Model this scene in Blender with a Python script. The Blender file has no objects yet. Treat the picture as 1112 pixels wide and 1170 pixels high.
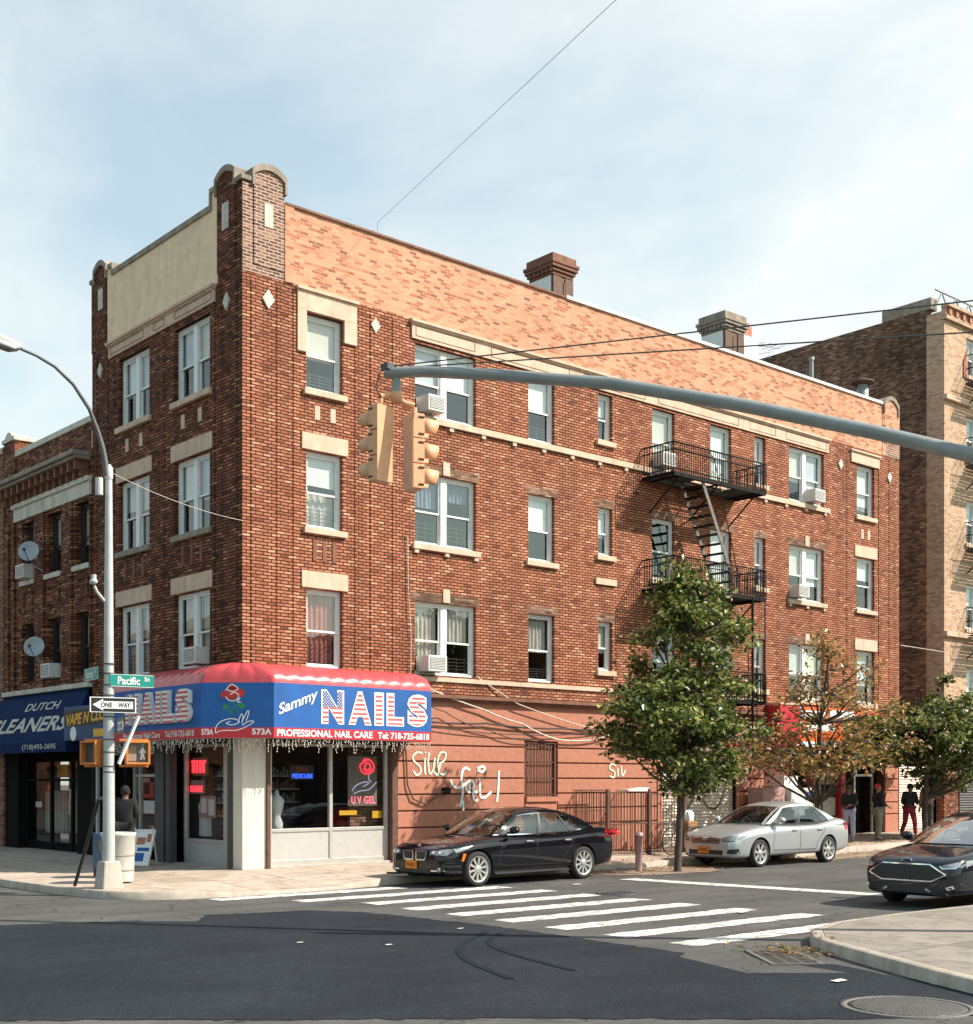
import bpy, bmesh, math, random
from mathutils import Vector, Matrix, noise as mnoise
from mathutils.bvhtree import BVHTree
R = math.radians
PI = math.pi
scene = bpy.context.scene
COL = scene.collection
random.seed(7)

# ------------------------------------------------------------------ objects
OFF = {}
_SC = 0

def tag(o, label=None, cat=None, group=None, kind=None):
    if label: o['label'] = label
    if cat: o['category'] = cat
    if group: o['group'] = group
    if kind: o['kind'] = kind
    return o

def thing(name, label, cat, loc=(0, 0, 0), group=None):
    o = bpy.data.objects.new(name, None)
    o.empty_display_size = .2
    o.location = loc
    COL.objects.link(o)
    OFF[o.name] = Vector(loc)
    return tag(o, label, cat, group)

def copy_tree(o, parent=None):
    c = o.copy()
    COL.objects.link(c)
    if parent is not None: c.parent = parent
    for ch in list(o.children): copy_tree(ch, c)
    return c

SWAP = Matrix(((0, 1, 0, 0), (1, 0, 0, 0), (0, 0, 1, 0), (0, 0, 0, 1)))   # facade on x = 0
IDEN = Matrix.Identity(4)

class MB:
    def __init__(s, T=None):
        s.v = []; s.f = []; s.mi = []; s.sm = []; s.T = T
    def add(s, vs, fs, mi=0, smooth=False):
        b = len(s.v)
        if s.T is not None: vs = [s.T @ Vector(p) for p in vs]
        s.v.extend([tuple(p) for p in vs])
        for f in fs:
            s.f.append([b + i for i in f]); s.mi.append(mi); s.sm.append(smooth)
        return s
    def quad(s, a, b, c, d, mi=0): return s.add([a, b, c, d], [(0, 1, 2, 3)], mi)
    def box(s, x0, x1, y0, y1, z0, z1, mi=0):
        v = [(x0, y0, z0), (x1, y0, z0), (x1, y1, z0), (x0, y1, z0), (x0, y0, z1), (x1, y0, z1), (x1, y1, z1), (x0, y1, z1)]
        return s.add(v, [(0, 3, 2, 1), (4, 5, 6, 7), (0, 1, 5, 4), (1, 2, 6, 5), (2, 3, 7, 6), (3, 0, 4, 7)], mi)
    def obox(s, M, hx, hy, hz, mi=0):
        v = [M @ Vector((sx * hx, sy * hy, sz * hz)) for sz in (-1, 1) for sx, sy in ((-1, -1), (1, -1), (1, 1), (-1, 1))]
        return s.add(v, [(0, 3, 2, 1), (4, 5, 6, 7), (0, 1, 5, 4), (1, 2, 6, 5), (2, 3, 7, 6), (3, 0, 4, 7)], mi)
    def prism(s, pts, vec, mi=0):
        n = len(pts); vec = Vector(vec)
        v = [Vector(p) for p in pts] + [Vector(p) + vec for p in pts]
        f = [tuple(range(n))[::-1], tuple(range(n, 2 * n))] + [(i, (i + 1) % n, n + (i + 1) % n, n + i) for i in range(n)]
        return s.add(v, f, mi)
    def tube(s, pts, r, n=8, mi=0, smooth=True, cap=True):
        pts = [Vector(p) for p in pts]
        m = len(pts)
        rs = r if isinstance(r, (list, tuple)) else [r] * m
        vs = []; fs = []
        up = None
        for i, p in enumerate(pts):
            t = (pts[min(i + 1, m - 1)] - pts[max(i - 1, 0)])
            if t.length < 1e-9: t = Vector((0, 0, 1))
            t.normalize()
            if up is None:
                up = Vector((0, 0, 1)) if abs(t.z) < .9 else Vector((1, 0, 0))
            a = t.cross(up)
            if a.length < 1e-6: a = t.cross(Vector((0, 1, 0)))
            a.normalize(); b = a.cross(t).normalized(); up = b
            for k in range(n):
                q = 2 * PI * k / n
                vs.append(p + (a * math.cos(q) + b * math.sin(q)) * rs[i])
        for i in range(m - 1):
            for k in range(n):
                fs.append((i * n + k, i * n + (k + 1) % n, (i + 1) * n + (k + 1) % n, (i + 1) * n + k))
        s.add(vs, fs, mi, smooth)
        if cap:
            s.add(vs[:n], [tuple(range(n))[::-1]], mi); s.add(vs[-n:], [tuple(range(n))], mi)
        return s
    def bar(s, p, q, r, n=6, mi=0): return s.tube([p, q], r, n, mi, n > 5)
    def lathe(s, prof, c=(0, 0, 0), axis='z', n=24, mi=0, smooth=True, caps=True):
        vs = []; m = len(prof); c = Vector(c)
        for r, h in prof:
            for k in range(n):
                a = 2 * PI * k / n; x, y = r * math.cos(a), r * math.sin(a)
                p = {'z': (x, y, h), 'y': (x, h, y), 'x': (h, x, y)}[axis]
                vs.append(c + Vector(p))
        fs = [(i * n + k, i * n + (k + 1) % n, (i + 1) * n + (k + 1) % n, (i + 1) * n + k) for i in range(m - 1) for k in range(n)]
        s.add(vs, fs, mi, smooth)
        if not caps: return s
        if prof[0][0] > 1e-6: s.add(vs[:n], [tuple(range(n))[::-1]], mi)
        if prof[-1][0] > 1e-6: s.add(vs[-n:], [tuple(range(n))], mi)
        return s
    def ball(s, c, rx, ry=None, rz=None, n=12, m=8, mi=0, M=None):
        ry = ry or rx; rz = rz or rx; c = Vector(c); vs = []; fs = []
        for i in range(m + 1):
            t = PI * i / m
            for k in range(n):
                a = 2 * PI * k / n
                p = Vector((rx * math.sin(t) * math.cos(a), ry * math.sin(t) * math.sin(a), rz * math.cos(t)))
                if M is not None: p = M @ p
                vs.append(c + p)
        for i in range(m):
            for k in range(n):
                fs.append((i * n + k, (i + 1) * n + k, (i + 1) * n + (k + 1) % n, i * n + (k + 1) % n))
        return s.add(vs, fs, mi, True)
    def grid(s, fn, nu, nv, mi=0, smooth=True):
        vs = [fn(i / nu, j / nv) for j in range(nv + 1) for i in range(nu + 1)]
        fs = [(j * (nu + 1) + i, j * (nu + 1) + i + 1, (j + 1) * (nu + 1) + i + 1, (j + 1) * (nu + 1) + i) for j in range(nv) for i in range(nu)]
        return s.add(vs, fs, mi, smooth)
    def build(s, name, mats, parent=None, norm=True, bevel=0, merge=False):
        me = bpy.data.meshes.new(name)
        off = OFF.get(parent.name, Vector((0, 0, 0))) if parent is not None else Vector((0, 0, 0))
        vs = [(p[0] - off.x, p[1] - off.y, p[2] - off.z) for p in s.v]
        me.from_pydata(vs, [], s.f)
        if not isinstance(mats, (list, tuple)): mats = [mats]
        for m in mats: me.materials.append(m)
        me.polygons.foreach_set('material_index', s.mi)
        me.polygons.foreach_set('use_smooth', s.sm)
        if norm or merge:
            bm = bmesh.new(); bm.from_mesh(me)
            if merge: bmesh.ops.remove_doubles(bm, verts=bm.verts, dist=1e-4)
            bmesh.ops.recalc_face_normals(bm, faces=bm.faces)
            bm.to_mesh(me); bm.free()
        me.update()
        o = bpy.data.objects.new(name, me)
        COL.objects.link(o)
        if parent is not None: o.parent = parent
        OFF[o.name] = off
        if bevel:
            b = o.modifiers.new('bevel', 'BEVEL'); b.width = bevel; b.segments = 2; b.limit_method = 'ANGLE'; b.angle_limit = R(40)
        return o

def struct(o):
    o['kind'] = 'structure'; return o

def bake(o):
    """apply the modifiers of o"""
    dg = bpy.context.evaluated_depsgraph_get()
    me = bpy.data.meshes.new_from_object(o.evaluated_get(dg))
    o.modifiers.clear(); o.data = me
    return o

def text_geo(txt, bold=0., extrude=0., res=3):
    cu = bpy.data.curves.new('t', 'FONT')
    cu.body = txt; cu.size = 1; cu.offset = bold; cu.extrude = extrude; cu.resolution_u = res
    cu.fill_mode = 'BOTH' if extrude else 'FRONT'
    o = bpy.data.objects.new('t', cu); COL.objects.link(o)
    dg = bpy.context.evaluated_depsgraph_get()
    me = bpy.data.meshes.new_from_object(o.evaluated_get(dg))
    vs = [tuple(v.co) for v in me.vertices]; fs = [tuple(p.vertices) for p in me.polygons]
    bpy.data.objects.remove(o); bpy.data.curves.remove(cu); bpy.data.meshes.remove(me)
    return vs, fs

def put_text(mb, txt, p, r, u, w, h, mi=0, bold=.0, extrude=0., shear=0., lift=.006, rise=0.):
    """text in the box of width w, height h whose lower left is p; r right, u up"""
    vs, fs = text_geo(txt, bold, extrude)
    x0 = min(v[0] for v in vs); x1 = max(v[0] for v in vs); y0 = min(v[1] for v in vs); y1 = max(v[1] for v in vs)
    p = Vector(p); r = Vector(r); u = Vector(u); n = r.cross(u)
    out = []
    for x, y, z in vs:
        a = (x - x0) / (x1 - x0); b = (y - y0) / (y1 - y0)
        out.append(p + r * (a * w + shear * b * h) + u * (b * h + rise * a) + n * (lift + z))
    mb.add(out, fs, mi)
    return mb

def stroke(mb, pts, wd, p, r, u, mi=0, lift=.006, taper=False):
    """flat ribbon along 2D points in the plane p + r x + u y"""
    global _SC
    _SC = (_SC + 1) % 9; lift += .0005 * _SC
    p = Vector(p); r = Vector(r); u = Vector(u); n = r.cross(u)
    P = [Vector((a, b)) for a, b in pts]
    # smooth (Catmull-Rom)
    Q = []
    for i in range(len(P) - 1):
        a = P[max(i - 1, 0)]; b = P[i]; c = P[i + 1]; d = P[min(i + 2, len(P) - 1)]
        for k in range(5):
            t = k / 5
            Q.append(.5 * ((2 * b) + (c - a) * t + (2 * a - 5 * b + 4 * c - d) * t * t + (3 * b - a - 3 * c + d) * t ** 3))
    Q.append(P[-1])
    vs = []
    for i, q in enumerate(Q):
        t = Q[min(i + 1, len(Q) - 1)] - Q[max(i - 1, 0)]
        t = t.normalized() if t.length > 1e-9 else Vector((1, 0))
        m = Vector((-t.y, t.x)) * wd * .5
        if taper: m *= 1 - .6 * i / len(Q)
        for s_ in (1, -1):
            k = q + m * s_
            vs.append(p + r * k.x + u * k.y + n * lift)
    mb.add(vs, [(2 * i, 2 * i + 1, 2 * i + 3, 2 * i + 2) for i in range(len(Q) - 1)], mi)

# ------------------------------------------------------------------ materials
class NT:
    def __init__(s, name):
        s.m = bpy.data.materials.new(name); s.m.use_nodes = True
        s.t = s.m.node_tree; s.t.nodes.clear()
        s.out = s.n('ShaderNodeOutputMaterial')
    def n(s, typ, **kw):
        d = s.t.nodes.new(typ)
        for k, v in kw.items():
            if k in d.inputs.keys() if isinstance(k, str) else False: d.inputs[k].default_value = v
            else: setattr(d, k, v)
        return d
    def l(s, a, b): s.t.links.new(a, b)
    def math(s, op, a, b=None, c=None):
        d = s.t.nodes.new('ShaderNodeMath'); d.operation = op
        for i, x in enumerate((a, b, c)):
            if x is None: continue
            if isinstance(x, (int, float)): d.inputs[i].default_value = x
            else: s.l(x, d.inputs[i])
        return d.outputs[0]
    def mix(s, fac, a, b, mode='MIX'):
        d = s.t.nodes.new('ShaderNodeMixRGB'); d.blend_type = mode
        for i, x in enumerate((fac, a, b)):
            if isinstance(x, (int, float)): d.inputs[i].default_value = x
            elif isinstance(x, tuple): d.inputs[i].default_value = (x[0], x[1], x[2], 1)
            else: s.l(x, d.inputs[i])
        return d.outputs[0]
    def ramp(s, fac, stops, interp='LINEAR'):
        d = s.t.nodes.new('ShaderNodeValToRGB'); d.color_ramp.interpolation = interp
        e = d.color_ramp.elements
        while len(e) < len(stops): e.new(.5)
        for i, (p, c) in enumerate(stops):
            e[i].position = p; e[i].color = (c[0], c[1], c[2], 1) if isinstance(c, tuple) else (c, c, c, 1)
        s.l(fac, d.inputs[0]); return d.outputs[0]
    def noise(s, scale, vec=None, detail=4, rough=.55):
        d = s.t.nodes.new('ShaderNodeTexNoise')
        d.inputs['Scale'].default_value = scale; d.inputs['Detail'].default_value = detail; d.inputs['Roughness'].default_value = rough
        s.l(vec if vec is not None else s.obj(), d.inputs['Vector'])
        return d.outputs['Fac']
    def obj(s):
        if not hasattr(s, '_tc'): s._tc = s.t.nodes.new('ShaderNodeTexCoord')
        return s._tc.outputs['Object']
    def pos(s):
        if not hasattr(s, '_g'): s._g = s.t.nodes.new('ShaderNodeNewGeometry')
        return s._g.outputs['Position']
    def bsdf(s, col, rough=.6, metal=0., bump=None, bstr=.3, bdist=.01, spec=.5, **kw):
        d = s.t.nodes.new('ShaderNodeBsdfPrincipled')
        for k, x in (('Base Color', col), ('Roughness', rough), ('Metallic', metal)):
            if isinstance(x, tuple): d.inputs[k].default_value = (x[0], x[1], x[2], 1)
            elif isinstance(x, (int, float)): d.inputs[k].default_value = x
            else: s.l(x, d.inputs[k])
        d.inputs['Specular IOR Level'].default_value = spec
        for k, x in kw.items(): d.inputs[k.replace('_', ' ')].default_value = x
        if bump is not None:
            b = s.t.nodes.new('ShaderNodeBump'); b.inputs['Strength'].default_value = bstr; b.inputs['Distance'].default_value = bdist
            s.l(bump, b.inputs['Height']); s.l(b.outputs[0], d.inputs['Normal'])
        s.l(d.outputs[0], s.out.inputs[0])
        return d

def sc(c, k): return tuple(min(1, x * k) for x in c)

def basic(name, col, rough=.6, metal=0., var=.18, scale=6., bump=0., spec=.5, **kw):
    m = NT(name)
    n = m.noise(scale, m.obj(), 5)
    c = m.mix(m.ramp(n, [(.3, 0.), (.7, 1.)]), sc(col, 1 - var), sc(col, 1 + var))
    m.bsdf(c, rough, metal, n if bump else None, bump or .1, .01, spec, **kw)
    return m.m

def brick(name, stops, mortar, bw=.2, bh=.068, ms=.011, bump=.5, stain=.35, sscale=.35, rough=.85, streak=.0, smear=0.):
    """stops: colour ramp over the random tint of each brick"""
    m = NT(name)
    sep = m.n('ShaderNodeSeparateXYZ'); m.l(m.pos(), sep.inputs[0])
    cmb = m.n('ShaderNodeCombineXYZ')
    m.l(m.math('ADD', sep.outputs[0], sep.outputs[1]), cmb.inputs[0]); m.l(sep.outputs[2], cmb.inputs[1])
    # small wobble so that the courses are not ruler straight
    w = m.n('ShaderNodeTexNoise'); w.inputs['Scale'].default_value = 2.2; w.inputs['Detail'].default_value = 3
    m.l(m.pos(), w.inputs['Vector'])
    wv = m.n('ShaderNodeVectorMath', operation='SCALE'); m.l(w.outputs['Color'], wv.inputs[0]); wv.inputs['Scale'].default_value = .018
    av = m.n('ShaderNodeVectorMath', operation='ADD'); m.l(cmb.outputs[0], av.inputs[0]); m.l(wv.outputs[0], av.inputs[1])
    b = m.n('ShaderNodeTexBrick')
    b.offset = .5; b.inputs['Scale'].default_value = 1
    b.inputs['Brick Width'].default_value = bw; b.inputs['Row Height'].default_value = bh
    b.inputs['Mortar Size'].default_value = ms; b.inputs['Mortar Smooth'].default_value = .25
    b.inputs['Color1'].default_value = (0, 0, 0, 1); b.inputs['Color2'].default_value = (1, 1, 1, 1)
    b.inputs['Mortar'].default_value = (0.5, .5, .5, 1); b.inputs['Bias'].default_value = 0
    m.l(av.outputs[0], b.inputs['Vector'])
    c = m.ramp(b.outputs['Color'], stops)
    fine = m.noise(38, m.pos(), 3, .7)
    c = m.mix(.75, c, m.ramp(fine, [(.25, .62), (.75, 1.3)]), 'MULTIPLY')
    fac = b.outputs['Fac']
    if smear:
        fac = m.math('MULTIPLY', fac, m.ramp(m.noise(1.3, m.pos(), 4), [(.35, 1.), (.7, 1 - smear)]))
    c = m.mix(fac, c, mortar)
    big = m.noise(sscale, m.pos(), 6, .6)
    c = m.mix(1., c, m.ramp(big, [(.3, 1 - stain), (.5, 1.), (.72, 1 + stain * .45)]), 'MULTIPLY')
    if streak:
        mp = m.n('ShaderNodeMapping'); mp.inputs['Scale'].default_value = (2.6, 2.6, .12); m.l(m.pos(), mp.inputs[0])
        st = m.noise(1., mp.outputs[0], 5, .6)
        c = m.mix(1., c, m.ramp(st, [(.32, 1 - streak), (.55, 1.)]), 'MULTIPLY')
    h = m.math('SUBTRACT', m.math('MULTIPLY', fine, .35), m.math('MULTIPLY', b.outputs['Fac'], 1.))
    m.bsdf(c, rough, 0, h, bump, .012, .25)
    return m.m

def stone(name, col, rough=.8, var=.2, streak=.25):
    m = NT(name)
    n = m.noise(3., m.pos(), 6, .65); f = m.noise(45, m.pos(), 2)
    c = m.mix(m.ramp(n, [(.3, 0.), (.7, 1.)]), sc(col, 1 - var), sc(col, 1 + var))
    mp = m.n('ShaderNodeMapping'); mp.inputs['Scale'].default_value = (5, 5, .35); m.l(m.pos(), mp.inputs[0])
    st = m.noise(1., mp.outputs[0], 5, .65)
    c = m.mix(1., c, m.ramp(st, [(.3, 1 - streak), (.55, 1.)]), 'MULTIPLY')
    m.bsdf(c, rough, 0, f, .25, .004, .3)
    return m.m

def glass(name, tint=(.75, .8, .8), rough=.02, ior=1.5, refl=1.0):
    m = NT(name)
    t = m.n('ShaderNodeBsdfTransparent'); t.inputs[0].default_value = (*tint, 1)
    g = m.n('ShaderNodeBsdfGlossy'); g.inputs['Roughness'].default_value = rough; g.inputs[0].default_value = (refl, refl, refl, 1)
    f0 = ((ior - 1) / (ior + 1)) ** 2 * 1.5
    ge = m.n('ShaderNodeNewGeometry'); dt = m.n('ShaderNodeVectorMath', operation='DOT_PRODUCT'); m.l(ge.outputs['Normal'], dt.inputs[0]); m.l(ge.outputs['Incoming'], dt.inputs[1])
    sch = m.math('ADD', m.math('MULTIPLY', m.math('POWER', m.math('SUBTRACT', 1., m.math('ABSOLUTE', dt.outputs['Value'])), 5.), 1 - f0), f0)
    wob = m.noise(1.4, m.pos(), 2)
    bp = m.n('ShaderNodeBump'); bp.inputs['Strength'].default_value = .06; bp.inputs['Distance'].default_value = .05; m.l(wob, bp.inputs['Height'])
    m.l(bp.outputs[0], g.inputs['Normal'])
    mx = m.n('ShaderNodeMixShader'); m.l(sch, mx.inputs[0]); m.l(t.outputs[0], mx.inputs[1]); m.l(g.outputs[0], mx.inputs[2])
    m.l(mx.outputs[0], m.out.inputs[0])
    return m.m

def emit(name, col, k):
    m = NT(name); e = m.n('ShaderNodeEmission'); e.inputs[0].default_value = (*col, 1); e.inputs[1].default_value = k
    m.l(e.outputs[0], m.out.inputs[0]); return m.m

def stripes(name, z0, n, h, canton=None):
    """red and white stripes by height; canton=(axis, limit, sign, zmin): dark blue with white dots"""
    m = NT(name)
    sep = m.n('ShaderNodeSeparateXYZ'); m.l(m.pos(), sep.inputs[0])
    t = m.math('FRACT', m.math('MULTIPLY', m.math('SUBTRACT', sep.outputs[2], z0), n / h))
    s = m.math('GREATER_THAN', t, .5)
    c = m.mix(s, (.55, .1, .1), (.8, .76, .72))
    if canton:
        ax, lim, sg, zm = canton
        a = m.math('MULTIPLY', m.math('SUBTRACT', sep.outputs[ax], lim), sg)
        k = m.math('MULTIPLY', m.math('GREATER_THAN', a, 0.), m.math('GREATER_THAN', sep.outputs[2], zm))
        u = m.math('SUBTRACT', m.math('FRACT', m.math('MULTIPLY', m.math('ADD', sep.outputs[ax], sep.outputs[2]), 15.)), .5)
        v = m.math('SUBTRACT', m.math('FRACT', m.math('MULTIPLY', m.math('SUBTRACT', sep.outputs[ax], sep.outputs[2]), 15.)), .5)
        d = m.math('ADD', m.math('MULTIPLY', u, u), m.math('MULTIPLY', v, v))
        bl = m.mix(m.math('LESS_THAN', d, .07), (.05, .07, .26), (.8, .8, .8))
        c = m.mix(k, c, bl)
    m.bsdf(c, .5); return m.m
M = {}
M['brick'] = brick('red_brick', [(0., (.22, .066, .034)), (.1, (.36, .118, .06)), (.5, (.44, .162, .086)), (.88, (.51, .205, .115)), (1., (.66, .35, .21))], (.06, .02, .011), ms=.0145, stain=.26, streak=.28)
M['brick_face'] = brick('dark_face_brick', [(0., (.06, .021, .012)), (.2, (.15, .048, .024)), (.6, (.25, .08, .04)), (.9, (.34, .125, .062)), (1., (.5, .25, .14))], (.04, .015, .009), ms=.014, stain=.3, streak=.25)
M['brick_pale'] = brick('salmon_parapet_brick', [(0., (.24, .11, .08)), (.1, (.38, .14, .08)), (.26, (.47, .2, .115)), (.42, (.57, .29, .18)), (1., (.63, .345, .22))], (.54, .29, .19), ms=.008, bump=.25, stain=.16, sscale=.5, streak=.1)
M['brick_pier'] = brick('dark_brick_pale_mortar', [(0., (.08, .045, .035)), (.6, (.16, .09, .065)), (1., (.32, .19, .14))], (.47, .32, .25), ms=.014, bump=.4, stain=.2)
M['brick_side'] = brick('dark_common_brick', [(0., (.09, .045, .03)), (.4, (.22, .115, .075)), (.8, (.34, .19, .125)), (1., (.46, .3, .21))], (.16, .1, .07), stain=.6, sscale=.28, streak=.3, smear=.5)
M['brick_tan'] = brick('tan_brick', [(0., (.4, .22, .13)), (.4, (.56, .35, .22)), (1., (.66, .44, .3))], (.4, .3, .22), stain=.15, bump=.3, streak=.08)
M['brick_brown'] = brick('brown_brick', [(0., (.06, .021, .012)), (.3, (.18, .06, .031)), (.7, (.27, .095, .05)), (1., (.46, .24, .14))], (.045, .018, .011), stain=.25, streak=.15)
M['brick_far'] = brick('orange_tan_brick', [(0., (.16, .08, .05)), (.5, (.27, .14, .085)), (1., (.4, .23, .15))], (.12, .07, .045), stain=.2)
M['stone'] = stone('warm_limestone', (.62, .45, .335), var=.14, streak=.18)
M['stone_grey'] = stone('weathered_stone', (.3, .25, .2), var=.25, streak=.35)
M['stone_white'] = stone('white_stone', (.62, .58, .5), var=.14, streak=.25)
M['stucco'] = stone('cream_stucco', (.85, .635, .44), .9, .12, .1)
M['terracotta'] = stone('terracotta_coping', (.22, .1, .065), .8, .2)
M['flash'] = basic('white_flashing', (.72, .7, .66), .5)
M['roof'] = basic('tar_roof', (.06, .06, .06), .9)
M['room'] = basic('room_wall', (.22, .19, .16), .9)
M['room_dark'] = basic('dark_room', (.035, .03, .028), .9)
M['pvc'] = basic('white_window_frame', (.74, .73, .71), .4, var=.05)
M['frame_dark'] = basic('dark_window_frame', (.03, .025, .022), .5)
M['blind'] = basic('white_blind', (.74, .74, .72), .8, var=.05)
M['curtain'] = stone('pale_curtain', (.55, .5, .45), .95, .2, .35)
M['curtain_red'] = stone('red_curtain', (.42, .14, .12), .95, .2, .35)
M['curtain_blue'] = stone('blue_grey_curtain', (.22, .25, .32), .95, .2, .35)
M['glass'] = glass('window_glass', (.86, .9, .9), ior=1.75)
M['glass_shop'] = glass('shop_glass', (.8, .82, .82))
M['iron'] = basic('black_iron', (.012, .011, .01), .75, 0., bump=.2, scale=20, spec=.2)
M['iron_rust'] = basic('rusty_brown_iron', (.12, .06, .04), .7, .1, .3, 12, .2)
M['rust'] = basic('rust_paint', (.42, .165, .103), .75, 0, .15, 8, .15)
M['groove'] = basic('groove_shade', (.12, .045, .03), .9)  # rust paint darkened: shade in the block joints is put into the colour
M['galv'] = basic('galvanised_steel', (.25, .265, .265), .5, .15, .12, 4, .05)
M['galv_pale'] = basic('pale_painted_pole', (.46, .47, .46), .5, .1, .1, 4, .05)
M['concrete'] = stone('concrete', (.46, .42, .37), .9, .14, .12)
M['ac'] = basic('ac_housing', (.66, .64, .6), .5, var=.07)
M['ac_grille'] = basic('ac_grille', (.2, .2, .2), .6)
M['white'] = basic('white_paint', (.76, .75, .73), .5, var=.05)
M['black'] = basic('black_paint', (.015, .015, .016), .45)
M['darkgrey'] = basic('dark_grey', (.06, .06, .062), .6)
M['tile'] = stone('white_pillar_tile', (.66, .6, .53), .6, .07, .15)
M['alu'] = basic('aluminium_frame', (.5, .48, .45), .4, .3, .08)
M['alu_panel'] = basic('grey_metal_panel', (.46, .44, .42), .55, .1, .06)
M['aw_blue'] = basic('blue_awning_vinyl', (.008, .095, .34), .55, var=.16, scale=2.2, bump=.1)
M['aw_red'] = basic('red_awning_vinyl', (.52, .025, .04), .45, var=.08)
M['aw_pink'] = basic('glossy_red_vinyl', (.55, .07, .08), .22, var=.1)
M['aw_navy'] = basic('navy_canvas', (.005, .022, .085), .85, var=.2, spec=.15)
M['lettering'] = basic('white_lettering', (.8, .79, .77), .5, var=.03)
M['yellow_letter'] = basic('yellow_lettering', (.78, .42, .03), .5, var=.05)
M['signal_yellow'] = basic('signal_yellow_paint', (.7, .355, .185), .5, var=.08, scale=9, bump=.04)
M['ped_orange'] = basic('orange_signal_housing', (.6, .2, .04), .5, var=.08)
M['lens'] = basic('dark_signal_lens', (.1, .1, .1), .2)
M['sign_green'] = basic('green_street_sign', (.0, .23, .19), .4, var=.04)
M['plate'] = basic('orange_number_plate', (.75, .22, .01), .5, var=.04)
M['plate_ink'] = basic('plate_lettering', (.12, .03, .01), .5)
M['neon_red'] = emit('red_neon', (1., .05, .07), 1.3)
M['neon_pink'] = emit('pink_neon', (1., .22, .25), 1.2)
M['neon_blue'] = emit('blue_neon', (.05, .14, 1.), 1.2)
M['neon_white'] = emit('white_neon', (.6, .62, .9), .7)
M['led'] = basic('clear_bulb_string', (.75, .68, .6), .3)
M['green'] = basic('green_paint', (.02, .2, .1), .5)
M['red'] = basic('red_paint', (.5, .03, .03), .5)
M['graf_white'] = basic('white_spray_paint', (.8, .76, .72), .7, var=.1)
M['graf_mint'] = basic('mint_spray_paint', (.6, .7, .56), .7, var=.1)
M['shutter'] = basic('roller_shutter', (.68, .59, .5), .5, .1, .1, 3)
M['dish'] = basic('grey_dish', (.38, .42, .45), .5, var=.08)
M['bark'] = basic('bark', (.075, .055, .042), .95, 0, .35, 14, .8)
M['litter'] = basic('paper_litter', (.75, .72, .68), .8)
M['wire'] = basic('black_cable', (.02, .02, .02), .6)
M['wire_white'] = basic('white_cable', (.6, .5, .42), .6)
M['bin'] = basic('beige_bin', (.5, .49, .45), .6, var=.1)
M['skyblue'] = basic('blue_box_paint', (.03, .09, .17), .5)
M['orange'] = basic('orange_sign_panel', (.75, .12, .02), .5, var=.1)
M['pinkbox'] = basic('dusty_pink_paint', (.42, .25, .24), .6)
M['wood'] = basic('wood_board', (.3, .15, .07), .7, 0, .3, 9)

def leafmat(name, cols, trans=.35):
    m = NT(name)
    g = m.n('ShaderNodeNewGeometry')
    c = m.ramp(g.outputs['Random Per Island'], cols)
    n = m.noise(.9, m.pos(), 3)
    c = m.mix(1., c, m.ramp(n, [(.3, .7), (.7, 1.25)]), 'MULTIPLY')
    d = m.n('ShaderNodeBsdfPrincipled'); m.l(c, d.inputs['Base Color']); d.inputs['Roughness'].default_value = .38
    d.inputs['Specular IOR Level'].default_value = .55
    t = m.n('ShaderNodeBsdfTranslucent'); m.l(c, t.inputs[0])
    x = m.n('ShaderNodeMixShader'); x.inputs[0].default_value = trans
    m.l(d.outputs[0], x.inputs[1]); m.l(t.outputs[0], x.inputs[2]); m.l(x.outputs[0], m.out.inputs[0])
    return m.m
M['leaf'] = leafmat('dark_green_leaf', [(0., (.02, .04, .01)), (.35, (.07, .115, .022)), (.65, (.19, .235, .05)), (1., (.58, .53, .2))], .35)
M['leaf_autumn'] = leafmat('autumn_leaf', [(0., (.08, .06, .016)), (.3, (.2, .19, .045)), (.55, (.34, .24, .07)), (.8, (.42, .17, .06)), (1., (.62, .42, .17))], .35)
M['leaf_mix'] = leafmat('olive_leaf', [(0., (.02, .04, .01)), (.4, (.065, .105, .022)), (.7, (.18, .21, .045)), (1., (.52, .45, .18))], .33)

def paint(name, col, rough=.07, metal=.0, coat=0.):
    m = NT(name)
    d = m.bsdf(col, rough, metal, spec=.5)
    d.inputs['Coat Weight'].default_value = coat; d.inputs['Coat Roughness'].default_value = .04
    return m.m
M['car_black'] = paint('black_car_paint', (.006, .006, .009))
M['car_silver'] = paint('silver_car_paint', (.5, .52, .53), .3, .5, .6)
M['car_ford'] = paint('dark_grey_blue_paint', (.012, .016, .022))
M['car_glass'] = glass('car_glass', (.5, .56, .56), ior=1.75)
M['chrome'] = basic('chrome', (.75, .75, .76), .12, 1., .02)
M['rim'] = basic('alloy_rim', (.6, .59, .57), .3, .6, .05)
M['tyre'] = basic('tyre_rubber', (.022, .02, .02), .85)
M['lamp_glass'] = basic('headlamp', (.3, .32, .33), .1, .35, .2, 14)
M['tail'] = basic('red_tail_lamp', (.5, .015, .01), .15)
M['amber'] = basic('amber_reflector', (.85, .16, .01), .3)
M['trim'] = basic('black_trim', (.02, .02, .021), .5)
M['seat'] = basic('car_seat', (.1, .085, .07), .8)
M['seat_tan'] = basic('tan_car_seat', (.32, .26, .2), .8)

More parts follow.
